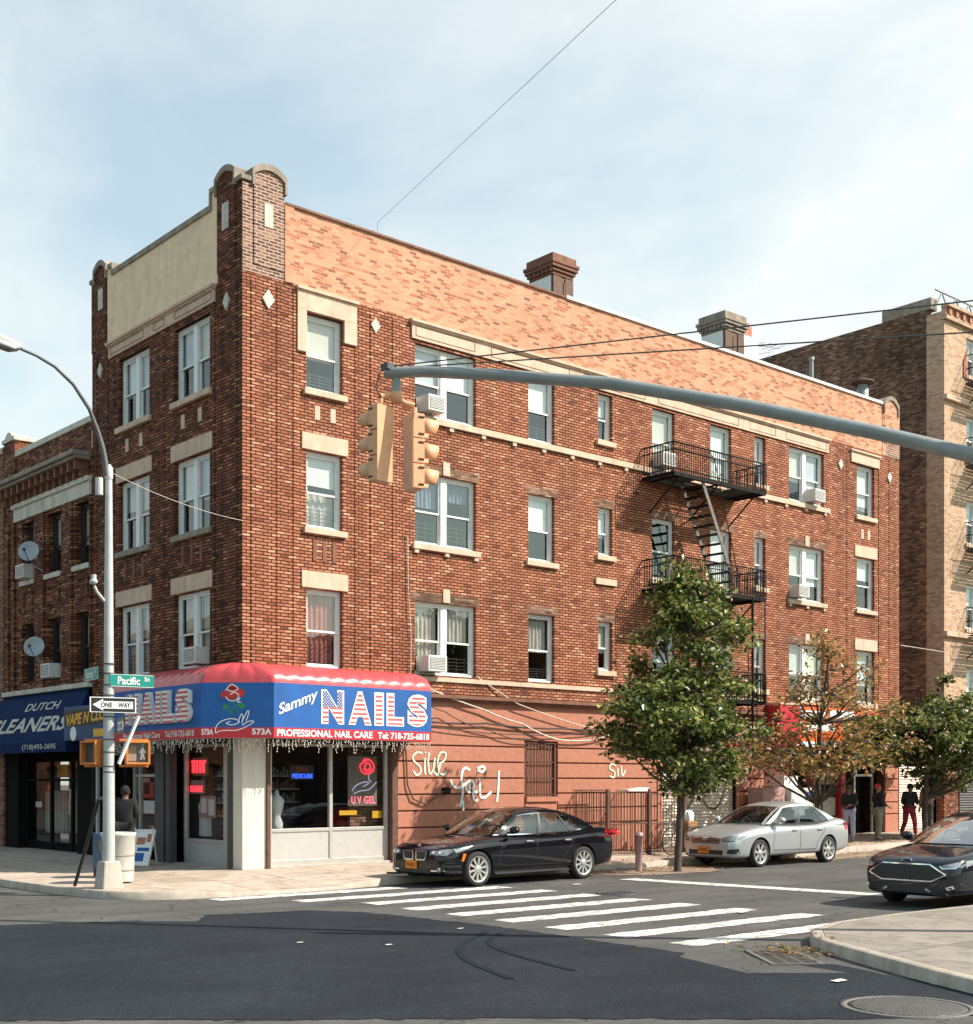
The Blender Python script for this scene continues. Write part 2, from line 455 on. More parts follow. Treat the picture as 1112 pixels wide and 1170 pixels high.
def asphalt(name, lo, hi, speck, patch=.0, spec=.3):
    m = NT(name)
    n = m.noise(.5, m.pos(), 6, .6); f = m.noise(60, m.pos(), 3, .7); g = m.noise(7, m.pos(), 4)
    c = m.mix(m.ramp(n, [(.3, 0.), (.7, 1.)]), lo, hi)
    c = m.mix(1., c, m.ramp(g, [(.3, .88), (.7, 1.1)]), 'MULTIPLY')
    c = m.mix(m.ramp(f, [(.6, 0.), (.75, speck)]), c, (.34, .33, .32))
    c = m.mix(m.ramp(f, [(.25, speck), (.4, 0.)]), c, (.015, .015, .016))
    vo = m.n('ShaderNodeTexVoronoi', feature='DISTANCE_TO_EDGE'); vo.inputs['Scale'].default_value = .33
    wn = m.n('ShaderNodeTexNoise'); wn.inputs['Scale'].default_value = 1.1; wn.inputs['Detail'].default_value = 6; m.l(m.pos(), wn.inputs['Vector'])
    wa = m.n('ShaderNodeVectorMath', operation='SCALE'); m.l(wn.outputs['Color'], wa.inputs[0]); wa.inputs['Scale'].default_value = 1.6
    wb = m.n('ShaderNodeVectorMath', operation='ADD'); m.l(m.pos(), wb.inputs[0]); m.l(wa.outputs[0], wb.inputs[1]); m.l(wb.outputs[0], vo.inputs['Vector'])
    ck = m.math('MULTIPLY', m.math('LESS_THAN', vo.outputs['Distance'], .006), patch * 4.)
    c = m.mix(ck, c, (.018, .018, .018))
    oil = m.ramp(m.noise(1.7, m.pos(), 6, .7), [(.58, 0.), (.72, .45)])
    c = m.mix(oil, c, sc(lo, .55))
    if patch:
        mp = m.n('ShaderNodeMapping'); mp.inputs['Scale'].default_value = (.18, 1.6, 1); m.l(m.pos(), mp.inputs[0])
        st = m.noise(1., mp.outputs[0], 4)
        c = m.mix(1., c, m.ramp(st, [(.35, 1 - patch), (.65, 1 + patch)]), 'MULTIPLY')
    m.bsdf(c, .9, 0, f, .6, .008, spec)
    return m.m
M['road'] = asphalt('worn_asphalt', (.062, .06, .057), (.1, .096, .09), .55, .16)
M['road_new'] = asphalt('fresh_asphalt', (.014, .018, .024), (.024, .029, .036), .5, .1, .12)

def pavemat(nm='pavement_concrete', A=(.38, .3, .235), B=(.52, .42, .34), cell=1.5):
    m = NT(nm)
    n = m.noise(.7, m.pos(), 6, .65); f = m.noise(40, m.pos(), 3); s2 = m.noise(4, m.pos(), 5, .7)
    c = m.mix(m.ramp(n, [(.3, 0.), (.7, 1.)]), A, B)
    c = m.mix(1., c, m.ramp(s2, [(.35, .7), (.5, 1.), (.75, 1.1)]), 'MULTIPLY')
    b = m.n('ShaderNodeTexBrick'); b.offset = 0; b.inputs['Scale'].default_value = 1
    b.inputs['Brick Width'].default_value = cell; b.inputs['Row Height'].default_value = cell; b.inputs['Mortar Size'].default_value = .014
    b.inputs['Color1'].default_value = (.86, .86, .86, 1); b.inputs['Color2'].default_value = (1.08, 1.08, 1.08, 1); b.inputs['Mortar'].default_value = (.4, .4, .4, 1)
    m.l(m.pos(), b.inputs['Vector'])
    c = m.mix(1., c, b.outputs['Color'], 'MULTIPLY')
    sp = m.ramp(m.noise(9, m.pos(), 2), [(.7, 0.), (.74, 1.)])
    c = m.mix(m.math('MULTIPLY', sp, .6), c, (.1, .085, .075))
    m.bsdf(c, .9, 0, f, .3, .004, .3)
    return m.m
M['pave'] = pavemat()
M['pave_old'] = pavemat('old_grey_pavement', (.2, .175, .145), (.3, .265, .225), 2.6)
M['arm_backlit'] = basic('backlit_lamp_arm', (.1, .1, .1), .6)  # darker than the pole: the backlit look of the arm is in the colour
def roadpaint():
    m = NT('worn_road_paint')
    n = m.noise(5, m.pos(), 6, .75); f = m.noise(55, m.pos(), 2)
    k = m.math('ADD', n, m.math('MULTIPLY', f, .25))
    c = m.mix(m.ramp(k, [(.5, 0.), (.585, .0), (.69, 1.)]), (.72, .7, .66), (.3, .28, .26))
    m.bsdf(c, .85, 0, f, .4, .004, .2)
    return m.m
M['paint'] = roadpaint()
def leaflit():
    m = NT('leaf_litter_dust')
    f = m.noise(22, m.pos(), 4, .75); g = m.noise(1.5, m.pos(), 4)
    c = m.ramp(f, [(.3, (.09, .065, .045)), (.5, (.27, .2, .15)), (.66, (.4, .3, .22)), (.75, (.55, .42, .3))])
    c = m.mix(1., c, m.ramp(g, [(.3, .75), (.7, 1.15)]), 'MULTIPLY')
    m.bsdf(c, .95, 0, f, .6, .02, .2); return m.m
M['litterbed'] = leaflit()
M['matte_black'] = basic('matte_black', (.01, .01, .01), .9, spec=.08)
M['car_glass_bright'] = glass('car_glass_coated', (.5, .56, .56), ior=3.2)
M['badge_blue'] = basic('badge_blue', (.02, .04, .12), .3)

def blindmat(name, col):
    m = NT(name); sep = m.n('ShaderNodeSeparateXYZ'); m.l(m.pos(), sep.inputs[0])
    t = m.math('FRACT', m.math('MULTIPLY', sep.outputs[2], 18.))
    c = m.mix(m.ramp(t, [(.0, 0.), (.2, 1.)]), sc(col, .72), col); m.bsdf(c, .8); return m.m
M['blind_b'] = blindmat('slatted_blind', (.7, .69, .66)); M['blind_c'] = basic('cream_shade', (.62, .58, .5), .85, var=.08, scale=2); M['blind_d'] = basic('grey_shade', (.5, .52, .53), .85, var=.1, scale=2)
M['stringer'] = basic('worn_grey_iron', (.16, .13, .115), .7, 0, .25, 9)
M['vape_blue'] = basic('bright_blue_sign', (.008, .06, .17), .5, var=.3, scale=2)
SUN_E, SKY_K, EXPO, CLOUD, CLOUD_LOC = 4.7, .1, .7, 6.4, (4.4, 11.7, 0)
# ------------------------------------------------------------------ helpers for facades
def wall(mb, u0, u1, z0, z1, holes, th=.2, d=0., mi=0, rmi=None):
    us = sorted({u0, u1, *[h[0] for h in holes], *[h[1] for h in holes]}); us = [u for u in us if u0 <= u <= u1]
    zs = sorted({z0, z1, *[h[2] for h in holes], *[h[3] for h in holes]}); zs = [z for z in zs if z0 <= z <= z1]
    for i in range(len(us) - 1):
        for j in range(len(zs) - 1):
            cu, cz = (us[i] + us[i + 1]) / 2, (zs[j] + zs[j + 1]) / 2
            if any(h[0] < cu < h[1] and h[2] < cz < h[3] for h in holes): continue
            mb.quad((us[i], d, zs[j]), (us[i + 1], d, zs[j]), (us[i + 1], d, zs[j + 1]), (us[i], d, zs[j + 1]), mi)
    r = mi if rmi is None else rmi
    for a, b, c, e in holes:
        mb.quad((a, d, c), (a, d + th, c), (a, d + th, e), (a, d, e), r)
        mb.quad((b, d, c), (b, d + th, c), (b, d + th, e), (b, d, e), r)
        mb.quad((a, d, e), (b, d, e), (b, d + th, e), (a, d + th, e), r)
        mb.quad((a, d, c), (b, d, c), (b, d + th, c), (a, d + th, c), r)

WRNG = random.Random(21)
def window(parent, T, a, b, c, e, double=False, blinds=(.5,), lower=None, guard=0., frame='pvc', d=.1, cur='blind', opened=0.):
    """double hung window in the hole a..b, c..e"""
    mb = MB(T)
    fw = .06
    mb.box(a, a + fw, d, d + .11, c, e); mb.box(b - fw, b, d, d + .11, c, e)
    mb.box(a + fw, b - fw, d + .001, d + .11, e - fw, e); mb.box(a + fw, b - fw, d - .02, d + .11, c, c + .05)
    panes = []
    if double:
        mid = (a + b) / 2
        mb.box(mid - .085, mid + .085, d - .005, d + .11, c + .05, e - fw)
        cells = [(a + fw, mid - .085), (mid + .085, b - fw)]
    else: cells = [(a + fw, b - fw)]
    zm = c + (e - c) * .47
    glassb = MB(T)
    for (p, q) in cells:
        s = .042
        z0, z1 = c + .05, e - fw
        lo = opened * .35
        for (u0, u1, w0, w1, dd) in ((p, q, zm - .02, z1, d + .03), (p, q, z0 + lo, zm + .03 + lo, d + .062)):
            mb.box(u0, u0 + s, dd, dd + .03, w0, w1); mb.box(u1 - s, u1, dd, dd + .03, w0, w1)
            mb.box(u0 + s, u1 - s, dd, dd + .03, w0, w0 + s); mb.box(u0 + s, u1 - s, dd, dd + .03, w1 - s, w1)
            glassb.quad((u0 + s, dd + .015, w0 + s), (u1 - s, dd + .015, w0 + s), (u1 - s, dd + .015, w1 - s), (u0 + s, dd + .015, w1 - s))
    w = mb.build('window', M[frame], parent)
    glassb.build('pane', M['glass'], w, norm=False)
    for k, (p, q) in enumerate(cells):
        bl = blinds[k % len(blinds)]
        if bl > 0:
            g = MB(T); z1 = e - .05; z0 = z1 - (e - c - .1) * bl
            if cur == 'blind':
                sl_ = WRNG.uniform(-.025, .025); z0 += WRNG.uniform(-.12, .1)
                g.prism([(p, d + .12, z0), (q, d + .12, z0 + sl_), (q, d + .12, z1), (p, d + .12, z1)], (0, .004, 0))
                g.prism([(p, d + .115, z0 - .02), (q, d + .115, z0 - .02 + sl_), (q, d + .115, z0 + sl_), (p, d + .115, z0)], (0, .012, 0))
                g.build('blind', M[WRNG.choice(('blind', 'blind', 'blind_b', 'blind_c', 'blind_d'))], w)
            else:
                def fn(u, v, p=p, q=q, z0=z0, z1=z1): return (p + (q - p) * u, d + .16 + .025 * math.sin(u * 40) + .008 * math.sin(u * 17 + v * 3), z0 + (z1 - z0) * v)
                g.grid(fn, 48, 2); g.build('curtain', M[cur], w, norm=False)
        if lower:
            g = MB(T); z0 = c + .05; z1 = c + (e - c) * .5
            def fn2(u, v, p=p, q=q, z0=z0, z1=z1): return (p + (q - p) * u, d + .2 + .02 * math.sin(u * 31), z0 + (z1 - z0) * v)
            g.grid(fn2, 40, 2); g.build('curtain', M[lower], w, norm=False)
    if guard > 0:
        g = MB(T)
        z0 = c + .06; z1 = z0 + guard
        for (p, q) in cells:
            n = 5
            for i in range(n):
                z = z0 + (z1 - z0) * (i + .5) / n
                g.box(p + .01, q - .01, d + .1, d + .112, z, z + .014)
            for i in range(3):
                u = p + (q - p) * (i + .5) / 3
                g.box(u, u + .014, d + .099, d + .111, z0, z1)
        g.build('window_guard', M['frame_dark'], w)
    return w

def sill(parent, T, a, b, z, mat='stone', ext=.09, h=.13, proud=.08, corbels=False):
    mb = MB(T)
    mb.box(a - ext, b + ext, -proud, .12, z - h, z)
    if corbels:
        for u in (a + .02, (a + b) / 2, b - .02): mb.box(u - .06, u + .06, -proud * .7, .0 + .02, z - h - .09, z - h)
    return mb.build('window_sill', M[mat], parent, bevel=.008)

def lintel(parent, T, a, b, z, h=.37, ext=.13, mat='stone'):
    mb = MB(T); mb.box(a - ext, b + ext, -.03, .1, z + .015, z + h)
    return mb.build('lintel', M[mat], parent, bevel=.006)

def diamond(parent, T, u, z, r=.17, d=-.012):
    mb = MB(T); mb.prism([(u - r * .72, d, z), (u, d, z - r), (u + r * .72, d, z), (u, d, z + r)], (0, .06, 0))
    return mb.build('diamond_tile', M['stone_white'], parent)

def tile(parent, T, u, z, w, h, mat='stone', d=-.012, name='stone_tile'):
    mb = MB(T); mb.box(u - w / 2, u + w / 2, d, .04, z - h / 2, z + h / 2)
    return mb.build(name, M[mat], parent)

def gz(x, y):                                     # height of the pavement on the north side of the cross street
    return .12 + .03 * max(0, min(2.75, y + 2.75)) + .015 * max(0, x - 12)

# ------------------------------------------------------------------ corner building
corner = thing('corner_building', 'four storey red brick corner building with a cream stucco parapet on its shaded side', 'building', (0, 0, 0))
TOP = (6.08, 9.0, 11.9); BOT = (4.42, 7.37, 10.3)
colsR = dict(A=(1.55, 2.47, 0, BOT), B=(4.45, 6.26, 1, BOT), C=(7.93, 8.82, 0, BOT), D=(10.36, 10.87, 0, (4.82, 7.77, 10.7)), E=(12.4, 13.31, 0, BOT),
             F=(14.8, 15.72, 0, BOT), G=(16.77, 17.27, 0, (4.62, 7.57, 10.52)), H=(18.4, 20.15, 1, BOT), I=(21.9, 22.87, 0, BOT))
colsL = dict(J=(1.33, 2.89, 1, BOT), K=(4.08, 5.62, 1, BOT))
holesR = [(c[0], c[1], c[3][i], TOP[i]) for c in colsR.values() for i in range(3)]
holesL = [(c[0], c[1], c[3][i], TOP[i]) for c in colsL.values() for i in range(3)]
mb = MB(); wall(mb, 0, 24.3, 4.0, 12.42, holesR)
for a, b in ((.2, .4), (.82, 1.0), (1.22, 1.3), (2.78, 2.86), (3.2, 3.45), (3.82, 4.05), (21.35, 21.5), (23.1, 23.25), (23.7, 23.95)):
    mb.box(a, b, -.014, .05, 4.36, 12.3)
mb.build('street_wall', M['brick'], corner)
mb = MB(SWAP); wall(mb, 0, 7.09, 4.0, 12.42, holesL)
for a, b in ((.2, .4), (.82, 1.0), (1.12, 1.2), (3.35, 3.5), (5.85, 5.93), (6.2, 6.35), (6.8, 6.95)):
    mb.box(a, b, -.014, .05, 4.36, 12.3)
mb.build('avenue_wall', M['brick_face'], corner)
mb = MB(); mb.quad((0, 7.09, 0), (24.3, 7.09, 0), (24.3, 7.09, 14), (0, 7.09, 14)); mb.quad((24.3, 0, 0), (24.3, 7.09, 0), (24.3, 7.09, 14), (24.3, 0, 14))
mb.build('rear_wall', M['brick_side'], corner)
# rooms
mb = MB()
for z in (4.0, 6.95, 9.9, 12.8): mb.box(.32, 24.1, .32, 6.9, z, z + .2)
for x in (3.6, 7.0, 9.7, 11.8, 14.2, 16.3, 17.9, 21.0): mb.box(x, x + .1, .32, 6.9, 4.2, 12.8)
mb.box(.32, 24.1, 3.6, 3.7, 4.2, 12.8)
mb.build('room_partition', M['room'], corner)
mb = MB(); mb.box(.25, 24.1, .25, 7.0, 13.2, 13.35); mb.build('roof', M['roof'], corner)
# parapet on the sunny side
mb = MB(); mb.box(1.0, 23.32, .0, .3, 12.42, 14.02)
mb.box(1.0, 1.22, -.03, .0, 12.42, 14.05)
mb.build('parapet', M['brick_pale'], corner)
mb = MB(); mb.box(1.02, 9.2, -.045, .36, 14.02, 14.07); mb.build('coping', M['terracotta'], corner)
mb = MB(); mb.box(9.2, 23.3, -.05, .36, 14.02, 14.1); mb.build('coping', M['flash'], corner)
mb = MB()
for k in range(24):
    x = 1.5 + k * .93; mb.box(x, x + .012, .1, .112, 14.07, 14.07 + random.uniform(.02, .14))
mb.build('parapet_spike', M['terracotta'], corner)
# stucco parapet on the shaded side
mb = MB(SWAP); mb.box(.98, 6.2, -.02, .3, 12.42, 14.0); mb.box(.98, 1.2, -.021, .3, 14.0, 14.36); mb.box(5.95, 6.2, -.021, .3, 14.0, 14.2)
mb.build('stucco_panel', M['stucco'], corner)
mb = MB(SWAP); mb.box(1.2, 5.95, -.06, .36, 14.0, 14.12); mb.box(1.0, 1.26, -.062, .36, 14.36, 14.46); mb.box(1.2, 1.27, -.061, .36, 14.12, 14.36)
mb.box(5.89, 6.14, -.062, .36, 14.2, 14.3); mb.box(5.88, 5.95, -.061, .36, 14.12, 14.2)
mb.build('coping', M['stone_grey'], corner)
# corner pier
def arch_pts(u0, u1, z0, rise, d, n=12):
    return [(u0 + (u1 - u0) * i / n, d, z0 + rise * 4 * (i / n) * (1 - i / n)) for i in range(n + 1)]
def pier_top(T, u0, u1, zs, rise, brick_key, zb, depth=.34, name='pier_panel'):
    mb = MB(T); a = arch_pts(u0, u1, zs, rise, -.03)
    mb.prism([(u0, -.03, zb)] + a + [(u1, -.03, zb)], (0, depth, 0)); mb.build(name, M[brick_key], corner)
    mb = MB(T)
    top = arch_pts(u0 - .05, u1 + .05, zs + .11, rise + .02, -.075); low = arch_pts(u0, u1, zs + .002, rise, -.075)
    n = len(top)
    for i in range(n - 1):
        q = [low[i], low[i + 1], top[i + 1], top[i]]
        mb.prism(q, (0, depth + .1, 0))
    for uu in (u0, u1):
        s = -1 if uu == u0 else 1
        mb.box(min(uu, uu + s * .055), max(uu, uu + s * .055), -.074, depth + .02, zs - .24, zs + .105)
    mb.build('arched_cap', M['stone_grey'], corner)
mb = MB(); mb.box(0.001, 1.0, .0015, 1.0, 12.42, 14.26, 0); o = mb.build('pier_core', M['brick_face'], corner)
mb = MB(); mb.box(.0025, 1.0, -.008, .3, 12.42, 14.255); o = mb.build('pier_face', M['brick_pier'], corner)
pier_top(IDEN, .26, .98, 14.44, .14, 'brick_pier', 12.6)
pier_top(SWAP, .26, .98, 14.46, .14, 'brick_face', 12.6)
mb = MB(); mb.box(-.05, .255, -.05, .255, 14.26, 14.36); mb.box(.255, 1.0, -.031, .3, 14.26, 14.3); mb.box(-.02, .3, .3, 1., 14.26, 14.3); mb.build('pier_cap', M['stone_grey'], corner, bevel=.01)
# left and right end piers
mb = MB(SWAP); mb.box(6.2, 7.1, -.015, .55, 12.42, 14.1); mb.build('pier_core', M['brick_face'], corner)
pier_top(SWAP, 6.26, 6.86, 14.26, .14, 'brick_face', 12.6)
mb = MB(SWAP); mb.box(6.86, 7.14, -.06, .4, 14.1, 14.2); mb.build('pier_cap', M['stone_grey'], corner, bevel=.01)
mb = MB(); mb.box(23.32, 24.3, -.015, .7, 12.42, 14.0); mb.build('pier_core', M['brick_pale'], corner)
pier_top(IDEN, 23.4, 24.15, 14.0, .22, 'brick_pale', 12.8)
mb = MB(); mb.box(23.5, 24.3, -.018, .05, 12.42, 13.2); mb.build('pier_face', M['brick_pier'], corner)
# tiles
tile(corner, IDEN, .6, 13.66, .2, .48, d=-.045, mat='stone_white'); tile(corner, SWAP, .62, 13.7, .26, .55, d=-.045, mat='stone_white'); tile(corner, SWAP, 6.55, 13.6, .24, .5, d=-.045, mat='stone_white')
for T, u, z, r_ in ((IDEN, .6, 11.95, .2), (IDEN, 3.33, 12.02, .17), (SWAP, .6, 11.93, .19), (SWAP, 6.6, 11.9, .18), (IDEN, 21.0, 11.75, .17), (IDEN, 23.7, 11.75, .17)): diamond(corner, T, u, z, r_, -.04)
for T, us, z in ((IDEN, (1.82, 2.22), 9.83), (IDEN, (22.2, 22.55), 9.75), (SWAP, (1.75, 2.5), 9.83), (SWAP, (4.5, 5.2), 9.83)):
    for u in us: tile(corner, T, u, z, .13 if T is IDEN else .16, .3, d=-.01)
for T, us, z in ((IDEN, (1.75, 2.0, 2.25), 6.9), (SWAP, (1.7, 2.1, 2.5), 6.9), (SWAP, (4.4, 4.85, 5.3), 6.9)):
    for u in us: tile(corner, T, u, z, .09, .45, mat='terracotta', d=-.015, name='brick_panel')
# stone bands
def band(T, u0, u1, z0, z1, posts):
    mb = MB(T); mb.box(u0, u1, -.04, .05, z0, z1 - .06); mb.box(u0 - .04, u1 + .04, -.11, .05, z1 - .06, z1); mb.box(u0 - .02, u1 + .02, -.07, .0, z1 - .1, z1 - .06)
    mb.build('stone_band', M['stone'], corner)
    mb = MB(T); e = [u0] + posts + [u1]
    for i in range(len(e) - 1):
        a, b = e[i] + .1, e[i + 1] - .1
        if b - a < .3: continue
        for (p, q, r_, s) in ((a, b, z0 + .06, z0 + .075), (a, b, z1 - .14, z1 - .125), (a, a + .015, z0 + .075, z1 - .14), (b - .015, b, z0 + .075, z1 - .14)):
            mb.box(p, q, -.046, -.0395, r_, s)
    mb.build('band_moulding', M['terracotta'], corner)
band(IDEN, 4.34, 20.35, 11.98, 12.4, [6.3, 6.6, 9.4, 9.7, 12.2, 12.5, 16.1, 16.4, 17.8, 18.1])
band(SWAP, 1.08, 6.12, 12.06, 12.42, [2.9, 3.2, 3.9, 4.2])
mb = MB(); mb.box(1.3, 2.82, -.05, .05, 11.93, 12.34); mb.box(1.27, 2.86, -.1, .05, 12.34, 12.41)
mb.box(1.3, 1.53, -.05, .05, 11.05, 11.93); mb.box(2.49, 2.82, -.05, .05, 11.45, 11.93); mb.build('window_surround', M['stone'], corner, bevel=.008)
mb = MB(); mb.box(21.55, 23.1, -.05, .05, 11.92, 12.25); mb.box(21.5, 23.15, -.1, .05, 12.25, 12.31); mb.build('window_surround', M['stone'], corner, bevel=.008)
# sill course of the top floor
mb = MB(); mb.box(4.3, 20.4, -.07, .1, 10.14, 10.28)
for k in range(17): mb.box(4.45 + k * .98, 4.57 + k * .98, -.05, .02, 10.05, 10.14)
mb.build('sill_course', M['stone'], corner, bevel=.006)
for u in (5.35, 19.28):
    for z in (TOP[0], TOP[1]): tile(corner, IDEN, u, z + .17, .2, .3, d=-.03, name='keystone')
# soldier courses above the plain windows
for k in 'BCDEFGH':
    a, b = colsR[k][0], colsR[k][1]
    for z in TOP[:2]:
        mb = MB(); mb.box(a - .1, b + .1, -.006, .03, z + .003, z + .2); 
        mb.build('soldier_course', M['terracotta'] if False else M['brick_side'], corner)
WB = {   # blinds per window: (fractions, curtain kind, guard height, lower curtain)
 ('A', 2): ((.5,), 'blind', .35, None), ('A', 1): ((.42,), 'blind', .4, 'curtain'), ('A', 0): ((.95,), 'curtain_red', .5, None),
 ('B', 2): ((.5, .55), 'blind', 0, None), ('B', 1): ((.45, .3), 'curtain_blue', .5, None), ('B', 0): ((.8, .5), 'curtain', .4, None),
 ('C', 2): ((.5,), 'blind', .35, None), ('C', 1): ((.5,), 'blind', 0, None), ('C', 0): ((.55,), 'curtain', .3, None),
 ('D', 2): ((.45,), 'blind', .3, None), ('D', 1): ((.5,), 'blind', 0, None), ('D', 0): ((.6,), 'blind', 0, None),
 ('E', 2): ((.85,), 'blind', 0, None), ('E', 1): ((0,), 'blind', .3, 'curtain_blue'), ('E', 0): ((.7,), 'blind', 0, None),
 ('F', 2): ((.96,), 'blind', 0, None), ('F', 1): ((.96,), 'blind', 0, None), ('F', 0): ((.6,), 'blind', 0, None),
 ('G', 2): ((.8,), 'blind', 0, None), ('G', 1): ((.6,), 'blind', 0, None), ('G', 0): ((.55,), 'blind', 0, None),
 ('H', 2): ((.62, .6), 'blind', .25, None), ('H', 1): ((.5, .6), 'blind', .3, None), ('H', 0): ((.5, .5), 'blind', 0, None),
 ('I', 2): ((.8,), 'blind', .3, None), ('I', 1): ((.45,), 'blind', .4, None), ('I', 0): ((.6,), 'blind', 0, None),
 ('J', 2): ((.55, .5), 'blind', .3, None), ('J', 1): ((.55, .5), 'blind', .5, None), ('J', 0): ((.9, .5), 'curtain', 0, None),
 ('K', 2): ((.5, .5), 'blind', .35, None), ('K', 1): ((.5, .35), 'blind', .5, None), ('K', 0): ((.95, .95), 'curtain', .5, None)}
for T, cols in ((IDEN, colsR), (SWAP, colsL)):
    for k, (a, b, dbl, bot) in cols.items():
        for i in range(3):
            bl, cur, gu, lo = WB[(k, i)]
            window(corner, T, a, b, bot[i], TOP[i], bool(dbl), bl, lo, gu, cur=cur)
            if not (i == 2 and k in 'BCEFH'):
                if not (i == 0 and T is IDEN and k in 'ABC'):
                    sill(corner, T, a, b, bot[i], corbels=(k in 'BH' and i == 1), mat='stone_grey' if T is SWAP and i == 1 else 'stone')
            if k in 'AIJK' and i < 2: lintel(corner, T, a, b, TOP[i])
tile(corner, IDEN, 10.62, 7.1, .75, .16, d=-.05, name='stone_ledge')
# ------------------------------------------------------------------ ground floor, sunny side
mb = MB(); mb.box(3.9, 17.2, -.09, .05, 4.27, 4.37); mb.build('string_course', M['stone'], corner, bevel=.008)
mb = MB(); mb.box(3.9, 17.2, -.05, .05, 3.98, 4.27); mb.build('brick_band', M['brick'], corner)
mb = MB(); mb.box(3.9, 17.2, -.16, .05, 3.9, 3.98); mb.box(3.9, 17.2, -.1, .05, 3.84, 3.9); mb.build('ledge', M['terracotta'], corner)
G0 = [-.1, .95, 1.33, 1.7, 2.07, 2.45, 2.82]
holesG = [(12.78, 15.95, -.1, 2.72), (18.3, 23.45, -.1, 2.8)]
mb = MB(); wall(mb, 3.93, 24.3, -.1, 4.0, [(.0, 0, 0, 0)][:0] + holesG + [(7.9, 8.84, 1.62, 2.92)], d=.035, th=.25); mb.build('plinth_wall', M['groove'], corner)
def rust(u0, u1, ztop=2.838):
    mb = MB()
    for j in range(6): mb.box(u0, u1, .0, .06, G0[j] + (.018 if j else 0), G0[j + 1] - .018)
    mb.box(u0, u1, .0, .06, ztop, 3.84); mb.build('rusticated_wall', M['rust'], corner, bevel=.008)
rust(3.95, 7.8); rust(8.93, 12.6); rust(16.08, 17.2); rust(23.5, 24.25)
mb = MB(); mb.box(7.8, 8.93, .0, .058, 2.98, 3.84); mb.build('window_head', M['rust'], corner, bevel=.008)
mb = MB(); mb.box(7.83, 8.9, .0, .06, -.1, 1.5); mb.build('window_apron', M['rust'], corner, bevel=.008)
mb = MB(); mb.box(12.6, 16.08, 0, .058, 2.82, 3.84); mb.build('shutter_lintel', M['rust'], corner, bevel=.008)
for a, b in ((12.6, 12.78), (15.95, 16.05)): mb = MB(); mb.box(a, b, -.03, .1, -.1, 2.8); mb.build('door_post', M['rust'], corner)
mb = MB(); mb.box(7.84, 8.9, -.05, .1, 1.5, 1.62); mb.build('window_sill', M['rust'], corner)
# barred, boarded window
mb = MB(); mb.box(7.9, 8.84, .1, .14, 1.62, 2.92); mb.build('boarded_window', M['rust'], corner)
bw = mb
mb = MB()
for k in range(9): u = 7.93 + k * .11; mb.box(u, u + .022, .0, .02, 1.62, 2.92)
for z in (1.66, 2.05, 2.45, 2.86): mb.box(7.9, 8.84, .02, .035, z, z + .03)
mb.build('window_bars', M['iron_rust'], corner)
# roller shutter
def shutter(parent, T, a, b, z0, z1, d, mat='shutter'):
    mb = MB(T); n = int((z1 - z0) / .085)
    for k in range(n):
        z = z0 + k * (z1 - z0) / n; h = (z1 - z0) / n
        mb.add([(a, d, z), (b, d, z), (b, d - .035, z + h * .55), (a, d - .035, z + h * .55), (b, d, z + h), (a, d, z + h)], [(0, 1, 2, 3), (3, 2, 4, 5)])
    return mb.build('roller_shutter', M[mat], parent, norm=False)
sh = shutter(corner, IDEN, 12.78, 15.95, .1, 2.72, .17)
mb = MB()
stroke(mb, [(0, .9), (.25, 1.25), (.6, 1.3), (.85, 1.0), (.8, .6), (.3, .1), (.0, -.1)], .05, (13.4, .12, .9), (1, 0, 0), (0, 0, 1))
stroke(mb, [(1.0, 1.2), (1.3, .5), (1.8, .35), (2.2, .9), (2.3, 1.3)], .05, (13.4, .12, .9), (1, 0, 0), (0, 0, 1))
mb.build('graffiti', M['iron_rust'], corner, norm=False)
# graffiti: mint word and white word
mb = MB(); P0 = (4.36, -.004, 2.13); rx, uz = (1, 0, 0), (0, 0, 1)
for st in ([(.3, .5), (.15, .52), (.02, .42), (.08, .3), (.22, .2), (.24, .06), (.12, .01), (.04, .1)], [(.38, .4), (.36, .2), (.38, .02)], [(.37, .5), (.39, .54)],
           [(.48, .52), (.46, .3), (.5, .05), (.6, .12), (.66, .4)], [(.66, .4), (.62, .12), (.74, .02), (.82, .3)], [(.74, .26), (.92, .34), (.98, .5), (.84, .53), (.74, .35), (.78, .08), (.92, .02), (.98, .1)]):
    stroke(mb, st, .045, P0, rx, uz)
mb.build('graffiti', M['graf_mint'], corner, norm=False)
mb = MB(); P0 = (5.45, -.005, 1.45)
for st in ([(.62, .8), (.5, .86), (.4, .8), (.36, .6), (.4, .35), (.36, .1), (.3, -.05)], [(.02, .58), (.14, .42), (.3, .4), (.5, .5), (.62, .56)], [(.52, .52), (.5, .38), (.58, .3), (.7, .36), (.74, .5), (.64, .56), (.6, .42), (.7, .3), (.86, .3)],
           [(.92, .62), (.92, .4), (.94, .2), (1.05, .16), (1.2, .24), (1.28, .3)], [(.84, .84), (1.0, .9), (1.08, .84), (.98, .77), (.84, .82)], [(1.52, .8), (1.5, .4), (1.46, .06)], [(.4, .1), (.42, -.14)], [(.7, .3), (.74, .12), (.86, .1)]):
    stroke(mb, st, .062, P0, rx, uz)
mb.build('graffiti', M['graf_white'], corner, norm=False)
mb = MB(); P0 = (10.75, -.004, 2.1)
for st in ([(.25, .3), (.08, .34), (.02, .22), (.2, .14), (.18, .0), (.02, .03)], [(.32, .24), (.34, .02)], [(.45, .3), (.5, .04), (.62, .2)]): stroke(mb, st, .045, P0, rx, uz)
mb.build('graffiti', M['graf_mint'], corner, norm=False)
